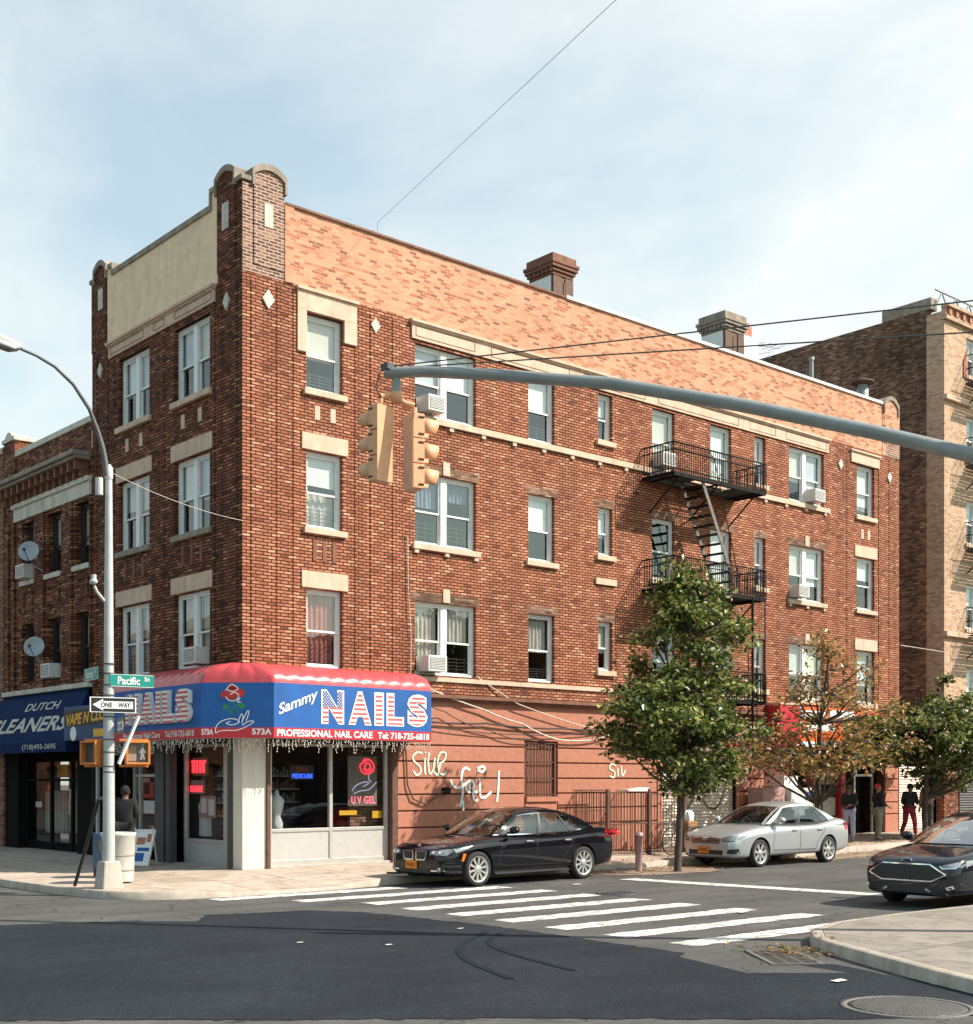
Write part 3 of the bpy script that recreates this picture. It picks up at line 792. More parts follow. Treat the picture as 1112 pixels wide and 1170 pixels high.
# ------------------------------------------------------------------ corner shop
mb = MB()   # shop walls behind the awning, piers
mb.box(.0, .56, 0.0, .38, -.1, 4.0); mb.build('corner_pillar', M['tile'], corner, bevel=.01)
for a, b in ((.56, .64), (3.78, 3.93)): mb = MB(); mb.box(a, b, -.05, .12, -.1, 2.9); mb.build('gate_rail', M['iron_rust'], corner)
for a, b in ((.38, .5), (3.02, 3.2), (3.3, 3.72)): mb = MB(SWAP); mb.box(a, b, -.055, .12, -.1, 2.9); mb.build('gate_rail', M['darkgrey'], corner)
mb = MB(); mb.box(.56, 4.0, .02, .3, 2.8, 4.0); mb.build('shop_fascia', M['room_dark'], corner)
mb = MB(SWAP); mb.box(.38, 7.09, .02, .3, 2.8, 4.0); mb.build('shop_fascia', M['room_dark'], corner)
# street window: aluminium frame, two panes, panels below
sw = MB()
for a, b, c, e in ((.68, 3.76, .93, 1.0), (.68, 3.76, 2.74, 2.8), (.68, 3.76, .24, .34)): sw.box(a, b, .1, .18, c, e)
for u in (.68, 2.2, 3.68): sw.box(u, u + .08, .095, .185, .34, 2.74)
shopw = sw.build('shop_window', M['alu'], corner, bevel=.004)
mb = MB(); mb.quad((.7, .14, 1.0), (3.7, .14, 1.0), (3.7, .14, 2.74), (.7, .14, 2.74)); mb.build('pane', M['glass_shop'], shopw, norm=False)
mb = MB(); mb.box(.76, 2.2, .12, .16, .34, .93); mb.box(2.28, 3.68, .12, .16, .34, .93); mb.build('panel', M['alu_panel'], shopw)
mb = MB(); mb.box(.6, 3.9, .0, .3, -.1, .24); mb.build('shop_plinth', M['concrete'], corner, bevel=.01)
# avenue side: window, door
sw = MB(SWAP)
for a, b, c, e in ((1.2, 3.02, .66, .74), (1.2, 3.02, 2.74, 2.8), (1.2, 3.02, .2, .3), (.5, 1.2, 2.1, 2.17), (.5, 1.2, 2.74, 2.8)): sw.box(a, b, .3, .38, c, e)
for u in (1.2, 2.94): sw.box(u, u + .08, .295, .385, .3, 2.74)
for u in (.5, 1.12): sw.box(u, u + .08, .294, .386, .15, 2.74)
shopl = sw.build('shop_window', M['alu'], corner, bevel=.004)
mb = MB(SWAP); mb.quad((1.28, .34, .74), (2.94, .34, .74), (2.94, .34, 2.74), (1.28, .34, 2.74)); mb.quad((.58, .34, 2.17), (1.12, .34, 2.17), (1.12, .34, 2.74), (.58, .34, 2.74)); mb.build('pane', M['glass_shop'], shopl, norm=False)
mb = MB(SWAP); mb.box(1.28, 2.94, .32, .36, .3, .66); mb.build('panel', M['skyblue'] if False else M['alu_panel'], shopl)
mb = MB(SWAP); mb.box(.6, 1.1, .42, .46, .2, 2.1); dr = mb.build('shop_door', M['black'], corner)
mb = MB(SWAP); mb.box(.66, .7, .37, .42, 1.0, 1.4); mb.build('door_handle', M['alu'], dr)
mb = MB(SWAP); mb.box(.5, 3.2, .0, .45, -.1, .2); mb.build('shop_plinth', M['concrete'], corner, bevel=.01)
# shop rooms
mb = MB()
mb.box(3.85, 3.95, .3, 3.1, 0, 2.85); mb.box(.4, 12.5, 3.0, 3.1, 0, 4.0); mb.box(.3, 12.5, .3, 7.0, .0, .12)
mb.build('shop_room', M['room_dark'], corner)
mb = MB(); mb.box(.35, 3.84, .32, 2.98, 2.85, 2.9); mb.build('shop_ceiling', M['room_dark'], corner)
mb = MB(); mb.box(2.95, 3.83, .4, .5, .9, 2.7); mb.build('brick_return', M['brick_far'], corner)
# second avenue shop (smoke shop)
mb = MB(SWAP); mb.box(3.72, 7.09, .5, .55, -.1, 2.85); mb.box(5.35, 5.45, .05, .5, 0, 2.85); mb.box(6.6, 7.05, .0, .5, 0, 2.85); mb.build('shop_front', M['matte_black'], corner)
mb = MB(SWAP)
for a, b, c, e in ((3.74, 5.3, .5, .56), (3.74, 5.3, 2.1, 2.16), (3.74, 5.3, 2.74, 2.8)): mb.box(a, b, .2, .27, c, e)
for u in (3.74, 4.95, 5.24): mb.box(u, u + .06, .195, .275, .2, 2.8)
s2 = mb.build('shop_window', M['alu'], corner)
mb = MB(SWAP); mb.quad((3.8, .24, .56), (5.24, .24, .56), (5.24, .24, 2.74), (3.8, .24, 2.74)); mb.build('pane', M['glass_shop'], s2, norm=False)
POST = [(3.82, 4.35, 1.95, 2.2, 'shutter'), (4.4, 4.9, 1.62, 1.98, 'red'), (3.82, 4.15, 1.15, 1.85, 'alu_panel'), (4.2, 4.9, 1.25, 1.55, 'lettering'), (3.82, 4.6, .6, .98, 'wood'), (4.6, 5.2, 1.7, 2.08, 'pinkbox'), (4.0, 4.3, 2.25, 2.6, 'red')]
for a, b, c, e, mt in POST:
    mb = MB(SWAP); mb.box(a, b, .262, .28, c, e); mb.build('poster', M[mt], s2)
mb = MB(SWAP); mb.box(6.66, 6.76, -.06, .0, -.1, 2.5); mb.build('downpipe', M['galv_pale'], corner)
# ------------------------------------------------------------------ far shop on the sunny side
mb = MB(); mb.box(18.3, 23.45, .9, .95, 0, 2.9); mb.box(18.25, 23.48, .02, .3, 2.72, 4.0); mb.build('shop_front', M['room_dark'], corner)
mb = MB()
for u in (18.3, 19.6, 21.05): mb.box(u, u + .12, .05, .2, .1, 2.75)
mb.box(18.4, 21.1, .06, .2, .3, .9); mb.build('shop_frame', M['red'], corner)
for a, b, c, e, mt in ((18.45, 19.0, 1.0, 1.7, 'lettering'), (19.05, 19.55, .95, 1.5, 'wood'), (19.75, 20.2, 1.1, 1.8, 'alu_panel'), (20.3, 20.95, .95, 1.5, 'shutter'), (19.75, 20.9, 1.9, 2.4, 'pinkbox')):
    mb = MB(); mb.box(a, b, .14, .16, c, e); mb.build('poster', M[mt], corner)
mb = MB(); mb.box(21.02, 21.26, -.03, .06, -.1, 2.7); mb.build('red_post', M['red'], corner)
mb = MB(); mb.box(22.2, 22.28, .3, .36, .2, 2.7); mb.box(23.2, 23.28, .3, .36, .2, 2.7); mb.box(22.28, 23.2, .3, .36, 2.15, 2.22); mb.build('door_frame', M['alu'], corner)
# chimneys
def chimney(x0, x1, y0, y1, zt, stack):
    mb = MB(); mb.box(x0, x1, y0, y1, 13.35, zt - .62); mb.box(x0 - .002, x0 + .3, y0 - .03, y0 + .02, 13.35, zt - .62); mb.box(x1 - .3, x1 + .02, y0 - .03, y0 + .02, 13.35, zt - .62); mb.box(x0 + .42, x0 + .55, y0 - .02, y0 + .02, 13.35, zt - .75)
    c = mb.build('chimney', M['iron_rust'], corner)
    mb = MB(); mb.box(x0 - .035, x0 - .003, y0 + .06, y1, 13.35, zt - .62); mb.build('painted_side', M['white'], c)
    mb = MB()
    for k, (e, h0, h1) in enumerate(((.03, .6, .5), (.08, .5, .42), (.13, .4, .3), (.16, .3, .2), (.09, .2, .0))): mb.box(x0 - e, x1 + e, y0 - e, y1 + e, zt - h0, zt - h1)
    for k in range(6):
        y = y0 - .05 + k * (y1 - y0 + .1) / 6; mb.box(x0 - .12, x0 - .075, y, y + .08, zt - .54, zt - .41)
    mb.build('chimney_cap', M[stack], c, bevel=.015)
chimney(12.6, 13.38, 4.0, 4.95, 17.25, "terracotta")
chimney(20.4, 21.36, 4.0, 4.95, 17.4, "stone_grey")
mb = MB(); mb.box(21.48, 22.3, 4.1, 4.9, 13.35, 16.9); c2 = mb.build('chimney', M['white'], corner)
mb = MB(); mb.box(21.5, 22.1, 4.2, 4.8, 16.9, 17.3); mb.build('chimney_pot', M['rust'], c2, bevel=.02)
# ------------------------------------------------------------------ corner shop awning
aw = thing('shop_awning', 'blue and red corner awning lettered NAILS, wrapped round the shop', 'awning', (0, 0, 2.87))
p_ = .8; a_ = .25
FR = [(4.28, -p_), (a_, -p_), (-p_, a_), (-p_, 4.3)]
WL = [(4.28, .0), (.0, .0), (.0, .0), (.0, 4.3)]
nrm = [(0, -1), (-.7071, -.7071), (-1, 0)]
mb = MB(); red = MB()
for i in range(3):
    (x0, y0), (x1, y1) = FR[i], FR[i + 1]; n = nrm[i]
    mb.quad((x0, y0, 3.08), (x1, y1, 3.08), (x1, y1, 3.98), (x0, y0, 3.98))
    red.quad((x0, y0, 2.87), (x1, y1, 2.87), (x1, y1, 3.08), (x0, y0, 3.08))
mb.quad((4.28, -p_, 3.08), (4.28, 0, 3.08), (4.28, 0, 4.2), (4.28, -p_, 3.98)); mb.quad((-p_, 4.3, 3.08), (0, 4.3, 3.08), (0, 4.3, 4.2), (-p_, 4.3, 3.98))
red.quad((4.28, -p_, 2.87), (4.28, 0, 2.87), (4.28, 0, 3.08), (4.28, -p_, 3.08)); red.quad((-p_, 4.3, 2.87), (0, 4.3, 2.87), (0, 4.3, 3.08), (-p_, 4.3, 3.08))
mb.build('awning_panel', M['aw_blue'], aw, norm=False); red.build('valance', M['aw_red'], aw, norm=False)
mb = MB()
lens = [math.dist(FR[i], FR[i + 1]) for i in range(3)]
for i in range(3):
    k = max(2, round(lens[i] / .36))
    for j in range(k):
        def fn(u, v, i=i, j=j, k=k):
            t = (j + u) / k
            w = Vector(WL[i]).lerp(Vector(WL[i + 1]), t); f = Vector(FR[i]).lerp(Vector(FR[i + 1]), t)
            bul = .034 * math.sin(PI * u) ** .6 * math.sin(PI * min(1, v * 1.15))
            q = w.lerp(f, math.sin(v * PI / 2)); z = 3.98 + .42 * math.cos(v * PI / 2) + bul * math.cos(v * PI / 2)
            d = (f - w).normalized() * bul * math.sin(v * PI / 2)
            return (q.x + d.x, q.y + d.y, z)
        mb.grid(fn, 6, 8)
mb.build('puffed_top', M['aw_pink'], aw, merge=True)
rx, uz = (1, 0, 0), (0, 0, 1)
# sunny side
mb = MB(); pl = [(-.0,)]
letters = [('N', 1.4, 1.93), ('A', 2.08, 2.64), ('I', 2.75, 2.96), ('L', 3.07, 3.5), ('S', 3.63, 4.15)]
for t, x0, x1 in letters: put_text(mb, t, (x0 - .02, -p_, 3.18), rx, uz, x1 - x0 + .04, .71, bold=.075, lift=.006)
mb.build('lettering', M['lettering'], aw, norm=False)
M['flag_r'] = stripes('flag_stripes', 3.2, 7, .67, (0, 2.0, -1, 3.53)); M['flag_l'] = stripes('flag_stripes', 3.2, 7, .68, (1, 2.95, 1, 3.55))
mb = MB()
for t, x0, x1 in letters: put_text(mb, t, (x0 + .02, -p_, 3.215), rx, uz, x1 - x0 - .04, .64, bold=.05, lift=.011)
mb.build('flag_letter', M['flag_r'], aw, norm=False)
mb = MB()
put_text(mb, 'Sammy', (.36, -p_, 3.26), rx, uz, .92, .3, bold=.02, rise=.36, shear=.05)
put_text(mb, 'PROFESSIONAL NAIL CARE', (.32, -p_, 2.905), rx, uz, 2.36, .145, bold=.03)
put_text(mb, 'Tel: 718-735-6818', (2.82, -p_, 2.9), rx, uz, 1.4, .145, bold=.03)
cr = (.7071, -.7071, 0); co = (-p_, a_, 0)
def ch(s, z): return (co[0] + cr[0] * s, co[1] + cr[1] * s, z)
put_text(mb, '573A', ch(1.04, 2.93), cr, uz, .4, .125, bold=.03)
lr = (0, -1, 0)
put_text(mb, 'Professional Nail Care', (-p_, 3.72, 2.915), lr, uz, 1.72, .13, bold=.015)
put_text(mb, 'Tel:718-735-6818', (-p_, 1.78, 2.915), lr, uz, 1.25, .13, bold=.015); put_text(mb, '573A', (-p_, .45, 2.93), cr, uz, .0001, .0001) if False else None
put_text(mb, '573A', ch(.01, 2.93), cr, uz, .24, .12, bold=.03)
mb.build('lettering', M['lettering'], aw, norm=False)
# channel letters on the shaded side
mb = MB(); side = MB()
for t, y0, y1 in (('N', 3.42, 2.78), ('A', 2.7, 2.06), ('I', 1.98, 1.78), ('L', 1.68, 1.2), ('S', 1.12, .56)):
    put_text(side, t, (-p_, y0, 3.21), lr, uz, y0 - y1, .68, bold=.07, extrude=.055, lift=.06)
    put_text(mb, t, (-p_, y0, 3.21), lr, uz, y0 - y1, .68, bold=.065, lift=.119)
side.build('channel_letter_side', M['white'], aw, norm=False); mb.build('flag_letter', M['flag_l'], aw, norm=False)
# rose and hand on the chamfer
mb = MB(); C0 = ch(0, 0)
for cx_, cz_, r_ in ((.64, 3.78, .16), (.5, 3.74, .1), (.78, 3.77, .12), (.64, 3.88, .1), (.6, 3.69, .09)):
    mb.prism([Vector(C0) + Vector(cr) * (cx_ + r_ * math.cos(t * PI / 8)) + Vector(uz) * (cz_ + r_ * .72 * math.sin(t * PI / 8)) + Vector((-.7071, -.7071, 0)) * .004 for t in range(16)], Vector((-.7071, -.7071, 0)) * (.002 + cx_ * .001))
mb.build('rose_print', M['red'], aw)
mb = MB()
for pts in ([(.5, 3.56), (.42, 3.5), (.5, 3.42), (.62, 3.5), (.5, 3.56)], [(.72, 3.52), (.8, 3.6), (.92, 3.52), (.84, 3.44), (.72, 3.52)], [(.55, 3.4), (.62, 3.33), (.68, 3.45)]):
    vs = [Vector(C0) + Vector(cr) * x + Vector(uz) * z + Vector((-.7071, -.7071, 0)) * .005 for x, z in pts]
    mb.add(vs, [tuple(range(len(vs)))])
stroke(mb, [(.66, 3.62), (.7, 3.5), (.76, 3.36)], .03, C0, cr, uz, lift=.005)
mb.build('leaf_print', M['green'], aw, norm=False)
mb = MB()
for st in ([(.3, 3.07), (.38, 3.18), (.56, 3.25), (.72, 3.24), (.78, 3.18), (.64, 3.13), (.52, 3.16), (.6, 3.2)], [(.36, 3.0), (.5, 3.02), (.72, 3.02), (.9, 3.08), (1.08, 3.19), (.98, 3.2), (.84, 3.12)], [(.3, 3.07), (.3, 2.97), (.36, 3.0)],
           [(.76, 3.18), (.82, 3.34), (.86, 3.3), (.84, 3.16)], [(.84, 3.2), (.95, 3.4), (.98, 3.37), (.92, 3.2)], [(.72, 3.64), (.8, 3.66), (.74, 3.6), (.82, 3.58)], [(.5, 3.7), (.58, 3.62), (.7, 3.62), (.78, 3.7)], [(.5, 3.82), (.62, 3.94), (.76, 3.86), (.64, 3.8), (.54, 3.84)], [(.6, 3.74), (.7, 3.78), (.78, 3.72)]):
    stroke(mb, st, .018, C0, cr, uz, lift=.009)
mb.build('hand_print', M['lettering'], aw, norm=False)
mb = MB()
for x in (.6, 2.4, 4.2): mb.bar((x, .0, 2.95), (x, -p_ + .02, 2.92), .012)
for y in (.7, 2.4, 4.2): mb.bar((0, y, 2.95), (-p_ + .02, y, 2.92), .012)
mb.build('awning_strut', M['galv'], aw)
# icicle light string under the awning
mb = MB(); rr = random.Random(3)
def icicle(p0, p1):
    L_ = math.dist(p0, p1); n = int(L_ / .075)
    for k in range(n):
        t = (k + rr.random() * .6) / n; x = p0[0] + (p1[0] - p0[0]) * t; y = p0[1] + (p1[1] - p0[1]) * t
        ln = rr.choice((.06, .1, .16, .22, .27)); z = 2.862
        q = [(x, y, z)]
        for j in range(4): q.append((x + rr.uniform(-.02, .02), y + rr.uniform(-.02, .02), z - ln * (j + 1) / 4))
        mb.tube(q, .004, 4, 0, False)
        for c in q[1:]: mb.ball((c[0] + rr.uniform(-.012, .012), c[1], c[2]), .013, n=6, m=4)
    mb.bar((p0[0], p0[1], 2.864), (p1[0], p1[1], 2.864), .006)
for i in range(3): icicle((FR[i][0] + .03, FR[i][1] + .04), (FR[i + 1][0] + .03, FR[i + 1][1] + .04))
tag(mb.build('icicle_lights', M['led']), 'string of small icicle lights hanging under the blue and red awning', 'light string')
# neon signs and display things in the shop windows
def neon_box(name, label, T, a, b, c, e, d, back, body):
    o = thing(name, label, 'neon sign', (a, d, c) if T is IDEN else (d, a, c))
    m_ = MB(T); m_.box(a, b, d, d + .03, c, e); m_.build('backing_panel', M[back], o)
    body(o); return o
def b1(o):
    m_ = MB(); put_text(m_, 'PEDICURE', (1.37, .29, 2.06), rx, uz, .52, .1, bold=.05); m_.build('neon_lettering', M['neon_blue'], o, norm=False)
    m_ = MB(); put_text(m_, 'SPA', (1.46, .29, 2.19), rx, uz, .34, .11); m_.build('neon_lettering', M['red'], o, norm=False)
neon_box('neon_sign', 'small dark window sign reading SPA over blue PEDICURE', IDEN, 1.33, 1.93, 2.03, 2.34, .3, 'black', b1)
def b2(o):
    m_ = MB()
    for st in ([(.45, .95), (.32, .88), (.35, .74), (.5, .68), (.66, .74), (.68, .88), (.55, 1.0), (.45, .95)], [(.42, .86), (.5, .76), (.6, .84), (.52, .92), (.44, .86)], [(.4, .8), (.52, .72), (.64, .8)], [(.36, .9), (.44, 1.0), (.6, .98)]): stroke(m_, st, .035, (2.75, .19, 1.48), rx, uz)
    m_.build('neon_rose', M['neon_red'], o, norm=False)
    m_ = MB(); put_text(m_, 'U V', (2.83, .19, 1.5), rx, uz, .27, .17, bold=.03); put_text(m_, 'GEL', (3.16, .19, 1.5), rx, uz, .32, .17, bold=.03); m_.build('neon_lettering', M['neon_pink'], o, norm=False)
    m_ = MB()
    for st in ([(.1, .3), (.2, .42), (.42, .5), (.55, .48), (.4, .4)], [(.14, .24), (.3, .3), (.56, .34), (.76, .5)], [(.56, .66), (.55, .56), (.62, .5)]): stroke(m_, st, .016, (2.75, .19, 1.48), rx, uz)
    m_.build('neon_hand', M['neon_white'], o, norm=False)
neon_box('neon_sign', 'clear window sign with red neon rose, hand and the letters UV GEL', IDEN, 2.76, 3.53, 1.46, 2.55, .2, 'room', b2)
def b3(o):
    m_ = MB(SWAP)
    for k in range(6): m_.box(2.4 + k * .15, 2.5 + k * .15, .47, .478, 2.18, 2.4)
    m_.box(2.35, 3.3, .47, .479, 2.41, 2.46)
    m_.build('neon_lettering', M['neon_red'], o)
neon_box('neon_sign', 'wide red neon sign high in the window beside the shop door', SWAP, 2.28, 3.36, 2.12, 2.52, .48, 'curtain_red', b3)
def b4(o):
    m_ = MB(SWAP)
    for k in range(5): m_.box(2.46 + k * .12, 2.54 + k * .12, .44, .448, 1.76, 1.9)
    m_.build('neon_lettering', M['neon_red'], o)
neon_box('neon_sign', 'small red neon sign lower in the window beside the shop door', SWAP, 2.4, 3.1, 1.72, 2.02, .45, 'pinkbox', b4)
def display(name, label, cat, loc, shapes):
    o = thing(name, label, cat, loc)
    for nm, mt, fn in shapes:
        m_ = MB(); fn(m_); m_.build(nm, M[mt], o)
display('mannequin_stand', 'white draped torso stand in the dark nail shop window', 'mannequin', (1.15, .55, .12), [
    ('stand', 'alu', lambda m: (m.lathe([(.16, .12), (.16, .14), (.02, .16), (.02, .9)], (1.15, .55, 0), n=16))),
    ('torso', 'white', lambda m: (m.lathe([(.02, .88), (.13, .95), (.14, 1.1), (.09, 1.25), (.15, 1.45), (.17, 1.6), (.06, 1.72), (.05, 1.8), (.0, 1.81)], (1.15, .55, 0), n=18)))])
display('spa_chair', 'bright red padded chair in the nail shop window', 'chair', (3.25, .75, .12), [
    ('seat', 'neon_red' if False else 'red', lambda m: m.box(2.98, 3.52, .55, 1.1, .85, 1.0)),
    ('backrest', 'red', lambda m: m.prism([(2.98, 1.02, 1.0), (3.52, 1.02, 1.0), (3.5, 1.02, 1.32), (3.38, 1.02, 1.4), (3.1, 1.02, 1.4), (3.0, 1.02, 1.32)], (0, .1, 0))),
    ('armrest', 'red', lambda m: (m.box(2.92, 2.98, .55, 1.05, 1.0, 1.12), m.box(3.52, 3.58, .55, 1.05, 1.0, 1.12))),
    ('leg', 'black', lambda m: [m.box(x, x + .05, y, y + .05, .12, .85) for x in (3.0, 3.45) for y in (.58, 1.0)])])
display('display_robe', 'white robe hung in the window beside the shop door', 'robe', (.62, 3.3, .8), [
    ('robe', 'white', lambda m: (m.prism([(.6, 3.52, .78), (.6, 3.2, .78), (.6, 3.22, 1.25), (.6, 3.08, 1.2), (.6, 3.1, 1.4), (.6, 3.28, 1.6), (.6, 3.5, 1.62), (.6, 3.58, 1.45), (.6, 3.56, 1.25)], (.1, 0, 0)),)),
    ('hanger', 'wood', lambda m: m.bar((.65, 3.22, 1.6), (.65, 3.5, 1.62), .015))] ) if False else None
display('display_robe', 'white robe hung in the window beside the shop door', 'robe', (.62, 2.7, .8), [
    ('robe', 'white', lambda m: (m.prism([(.6, 2.88, .78), (.6, 2.5, .78), (.6, 2.52, 1.25), (.6, 2.42, 1.2), (.6, 2.46, 1.4), (.6, 2.6, 1.6), (.6, 2.8, 1.62), (.6, 2.92, 1.45), (.6, 2.88, 1.25)], (.1, 0, 0)),)),
    ('hanger', 'wood', lambda m: m.bar((.65, 2.5, 1.62), (.65, 2.84, 1.63), .015))])
def shelfrows(m):
    for k in range(7): m.box(.62, .7, 1.32, 1.9, .8 + k * .14, .82 + k * .14)
display('polish_rack', 'rack of small amber bottles in the window beside the shop door', 'rack', (.66, 1.6, .75), [
    ('shelf', 'alu', shelfrows),
    ('bottle_rows', 'yellow_letter', lambda m: [m.lathe([(.025, .0), (.025, .06), (.01, .07), (.01, .1)], (.66, 1.36 + .075 * j, .822 + k * .14), n=8) for k in range(6) for j in range(7)])])
for c in COL.objects:
    if c.name.startswith('bottle_rows'): c.name = 'polish_stock'; c['kind'] = 'stuff'
mb = MB(); put_text(mb, 'NAIL CARE', (2.6, .185, 1.28), rx, uz, .5, .1, bold=.03); mb.box(2.55, 3.0, .19, .2, 1.24, 1.36)
mb = MB(); mb.box(2.52, 2.98, .19, .2, 1.26, 1.36); mb.build('window_sticker', M['yellow_letter'], shopw); mb = MB(); mb.box(3.4, 3.66, .19, .2, 1.18, 1.34); mb.build('window_sticker', M['yellow_letter'], shopw)

def station(label, x, y):
    display('manicure_table', label, 'table', (x, y, .12), [
        ('table_top', 'white', lambda m: m.box(x - .45, x + .45, y - .22, y + .22, .8, .85)),
        ('cabinet', 'alu_panel', lambda m: (m.box(x - .43, x - .2, y - .2, y + .2, .12, .8), m.box(x + .2, x + .43, y - .2, y + .2, .12, .8))),
        ('desk_lamp', 'dish', lambda m: (m.tube([(x - .3, y, .85), (x - .3, y, 1.2), (x - .1, y, 1.32)], .015, 6), m.lathe([(.02, 1.33), (.08, 1.26)], (x - .08, y, 0), n=12)))])
station('white manicure table deep in the nail shop, left of the red chair', 1.75, 1.5)
display('wall_shelf', 'shelf of small coloured bottles on the back wall of the nail shop', 'shelf', (2.0, 2.9, 1.2), [
    ('board', 'white', lambda m: [m.box(1.0, 3.2, 2.8, 2.98, z, z + .03) for z in (1.2, 1.5, 1.8, 2.1)]),
    ('bottle_row', 'pinkbox', lambda m: [m.box(1.05 + k * .09, 1.1 + k * .09, 2.83, 2.88, z + .03, z + .03 + .1 + .05 * ((k * 7) % 3)) for z in (1.2, 1.8) for k in range(23)]),
    ('bottle_row', 'neon_white' if False else 'dish', lambda m: [m.box(1.05 + k * .09, 1.1 + k * .09, 2.83, 2.88, z + .03, z + .03 + .1 + .05 * ((k * 5) % 3)) for z in (1.5, 2.1) for k in range(23)])])
for c in COL.objects:
    if c.name.startswith('bottle_row'): c['kind'] = 'stuff'
display('price_poster', 'poster of red and white panels behind the glass beside the shop door', 'poster', (.7, 2.9, 1.0), [
    ('sheet', 'pinkbox', lambda m: m.box(.52, .53, 2.0, 2.7, 1.2, 1.68)),
    ('picture', 'lettering', lambda m: (m.box(.51, .519, 2.05, 2.3, 1.25, 1.6), m.box(.51, .519, 2.4, 2.65, 1.3, 1.62)))])
# ------------------------------------------------------------------ avenue neighbours
def brown():
    b = thing('brown_brick_building', 'low dark brown brick building with a bracketed cornice, left of the corner building', 'building', (0, 7.1, 0))
    wins = [(7.2, 8.1), (8.9, 9.82), (10.6, 11.46)]
    H = [(a, c, z0, z1) for a, c in wins for z0, z1 in ((7.35, 8.9), (4.62, 6.2))]
    mb = MB(SWAP); wall(mb, 7.1, 12.62, 4.0, 10.78, H, th=.25)
    for a, c in ((8.2, 8.8), (9.92, 10.5), (11.9, 12.1), (12.3, 12.55), (7.1, 7.14)): mb.box(a, c, -.06, .05, 4.4, 9.0)
    mb.box(11.85, 12.62, -.05, .5, 9.9, 11.25)
    mb.build('wall', M['brick_brown'], b)
    mb = MB(SWAP); mb.box(7.1, 11.85, -.05, .35, 10.78, 10.93); mb.box(11.8, 12.66, -.1, .55, 11.25, 11.36); mb.build('coping', M['stone_white'], b, bevel=.01)
    mb = MB(SWAP); mb.prism(arch_pts(11.95, 12.5, 11.36, .15, -.08), (0, .5, 0)); mb.build('arched_cap', M['stone_white'], b)
    mb = MB(SWAP); mb.box(7.15, 12.4, -.5, .0, 9.93, 10.05); mb.box(7.15, 12.4, -.42, .0, 9.85, 9.93); cn = mb.build('cornice', M['stone_grey'], b, bevel=.02)
    mb = MB(SWAP)
    for k in range(13):
        u = 7.3 + k * .4; mb.box(u, u + .12, -.34, .0, 9.62, 9.85); mb.box(u + .01, u + .11, -.2, .0, 9.45, 9.62)
    mb.box(7.15, 12.4, -.06, .0, 9.4, 9.46)
    mb.build('cornice_brackets', M['terracotta'], cn)
    mb = MB(SWAP); mb.box(7.12, 11.9, -.07, .02, 9.0, 9.34); mb.box(7.1, 11.95, -.13, .02, 9.34, 9.46)
    for u in (7.9, 8.4, 9.3, 9.9, 10.9, 11.4): mb.box(u, u + .03, -.085, .0, 9.03, 9.3)
    mb.build('stone_band', M['stone_white'], b, bevel=.008)
    for i, (a, c) in enumerate(wins):
        for j, (z0, z1) in enumerate(((7.35, 8.9), (4.62, 6.2))):
            window(b, SWAP, a, c, z0, z1, False, (.55,), None, 0, frame='frame_dark', d=.16, cur=('blind', 'blind', 'blind', 'curtain_red', 'curtain', 'curtain')[j * 3 + (2 - i)])
            if j == 0: sill(b, SWAP, a, c, z0, mat='stone_white', ext=.04)
    for i, (a, c) in enumerate(wins):
        mb = MB(SWAP)
        for p, q, r_, s in ((a + .1, c - .1, 6.55, 6.6), (a + .1, c - .1, 7.0, 7.05), (a + .1, a + .16, 6.6, 7.0), (c - .16, c - .1, 6.6, 7.0)): mb.box(p, q, -.03, .02, r_, s)
        mb.build('brick_panel', M['brick_brown'], b)
    mb = MB(SWAP); mb.box(7.1, 12.62, -.12, .05, 4.3, 4.42); mb.build('ledge', M['stone_white'], b, bevel=.01)
    mb = MB(); mb.box(.26, 14, 7.15, 12.6, 10.2, 10.3); mb.build('roof', M['roof'], b)
    mb = MB(); mb.box(1.8, 1.9, 7.12, 12.6, .0, 10.2); mb.box(.25, 1.8, 7.12, 12.6, 6.3, 6.5)
    for y in (8.4, 10.1): mb.box(.26, 1.8, y, y + .1, 4.4, 10.2)
    mb.build('room_partition', M['room'], b)
    mb = MB(); mb.box(13.9, 14, 7.12, 12.62, 0, 10.6); mb.build('rear_wall', M['brick_side'], b)
    # shop below
    mb = MB(SWAP); mb.box(7.1, 7.95, .0, .3, -.1, 4.3); mb.box(7.95, 12.62, .3, .4, 2.55, 4.3); mb.box(7.95, 12.0, .25, .4, -.1, .4); mb.box(11.75, 12.62, .0, .35, -.1, 4.2); mb.build('shop_front', M['matte_black'], b)
    mb = MB(SWAP)
    for u in (8.0, 8.75, 10.05, 11.7): mb.box(u, u + .09, .22, .3, .1, 2.55)
    for a, c, z in ((8.0, 11.75, 2.0), (8.0, 11.75, 2.5), (8.8, 11.75, .35)): mb.box(a, c, .221, .301, z, z + .06)
    f = mb.build('shop_window', M['matte_black'], b)
    mb = MB(SWAP); mb.quad((8.05, .26, .4), (11.7, .26, .4), (11.7, .26, 2.55), (8.05, .26, 2.55)); mb.build('pane', M['glass_shop'], f, norm=False)
    mb = MB(); mb.box(2.4, 2.5, 7.9, 12, 0, 2.6); mb.box(.4, 2.5, 7.9, 12.5, 2.55, 2.6); mb.box(.4, 2.5, 7.9, 12.5, .0, .1); mb.build('shop_room', M['room'], b)
    for a, c, z0, z1, mt in ((8.95, 9.2, 1.15, 1.55, 'dish'), (9.0, 9.12, 1.55, 1.8, 'lettering'), (10.9, 11.3, 1.3, 1.45, 'lettering'), (10.3, 10.5, 1.75, 1.95, 'orange')):
        mb = MB(SWAP); mb.box(a, c, .305, .32, z0, z1); mb.build('poster', M[mt], b)
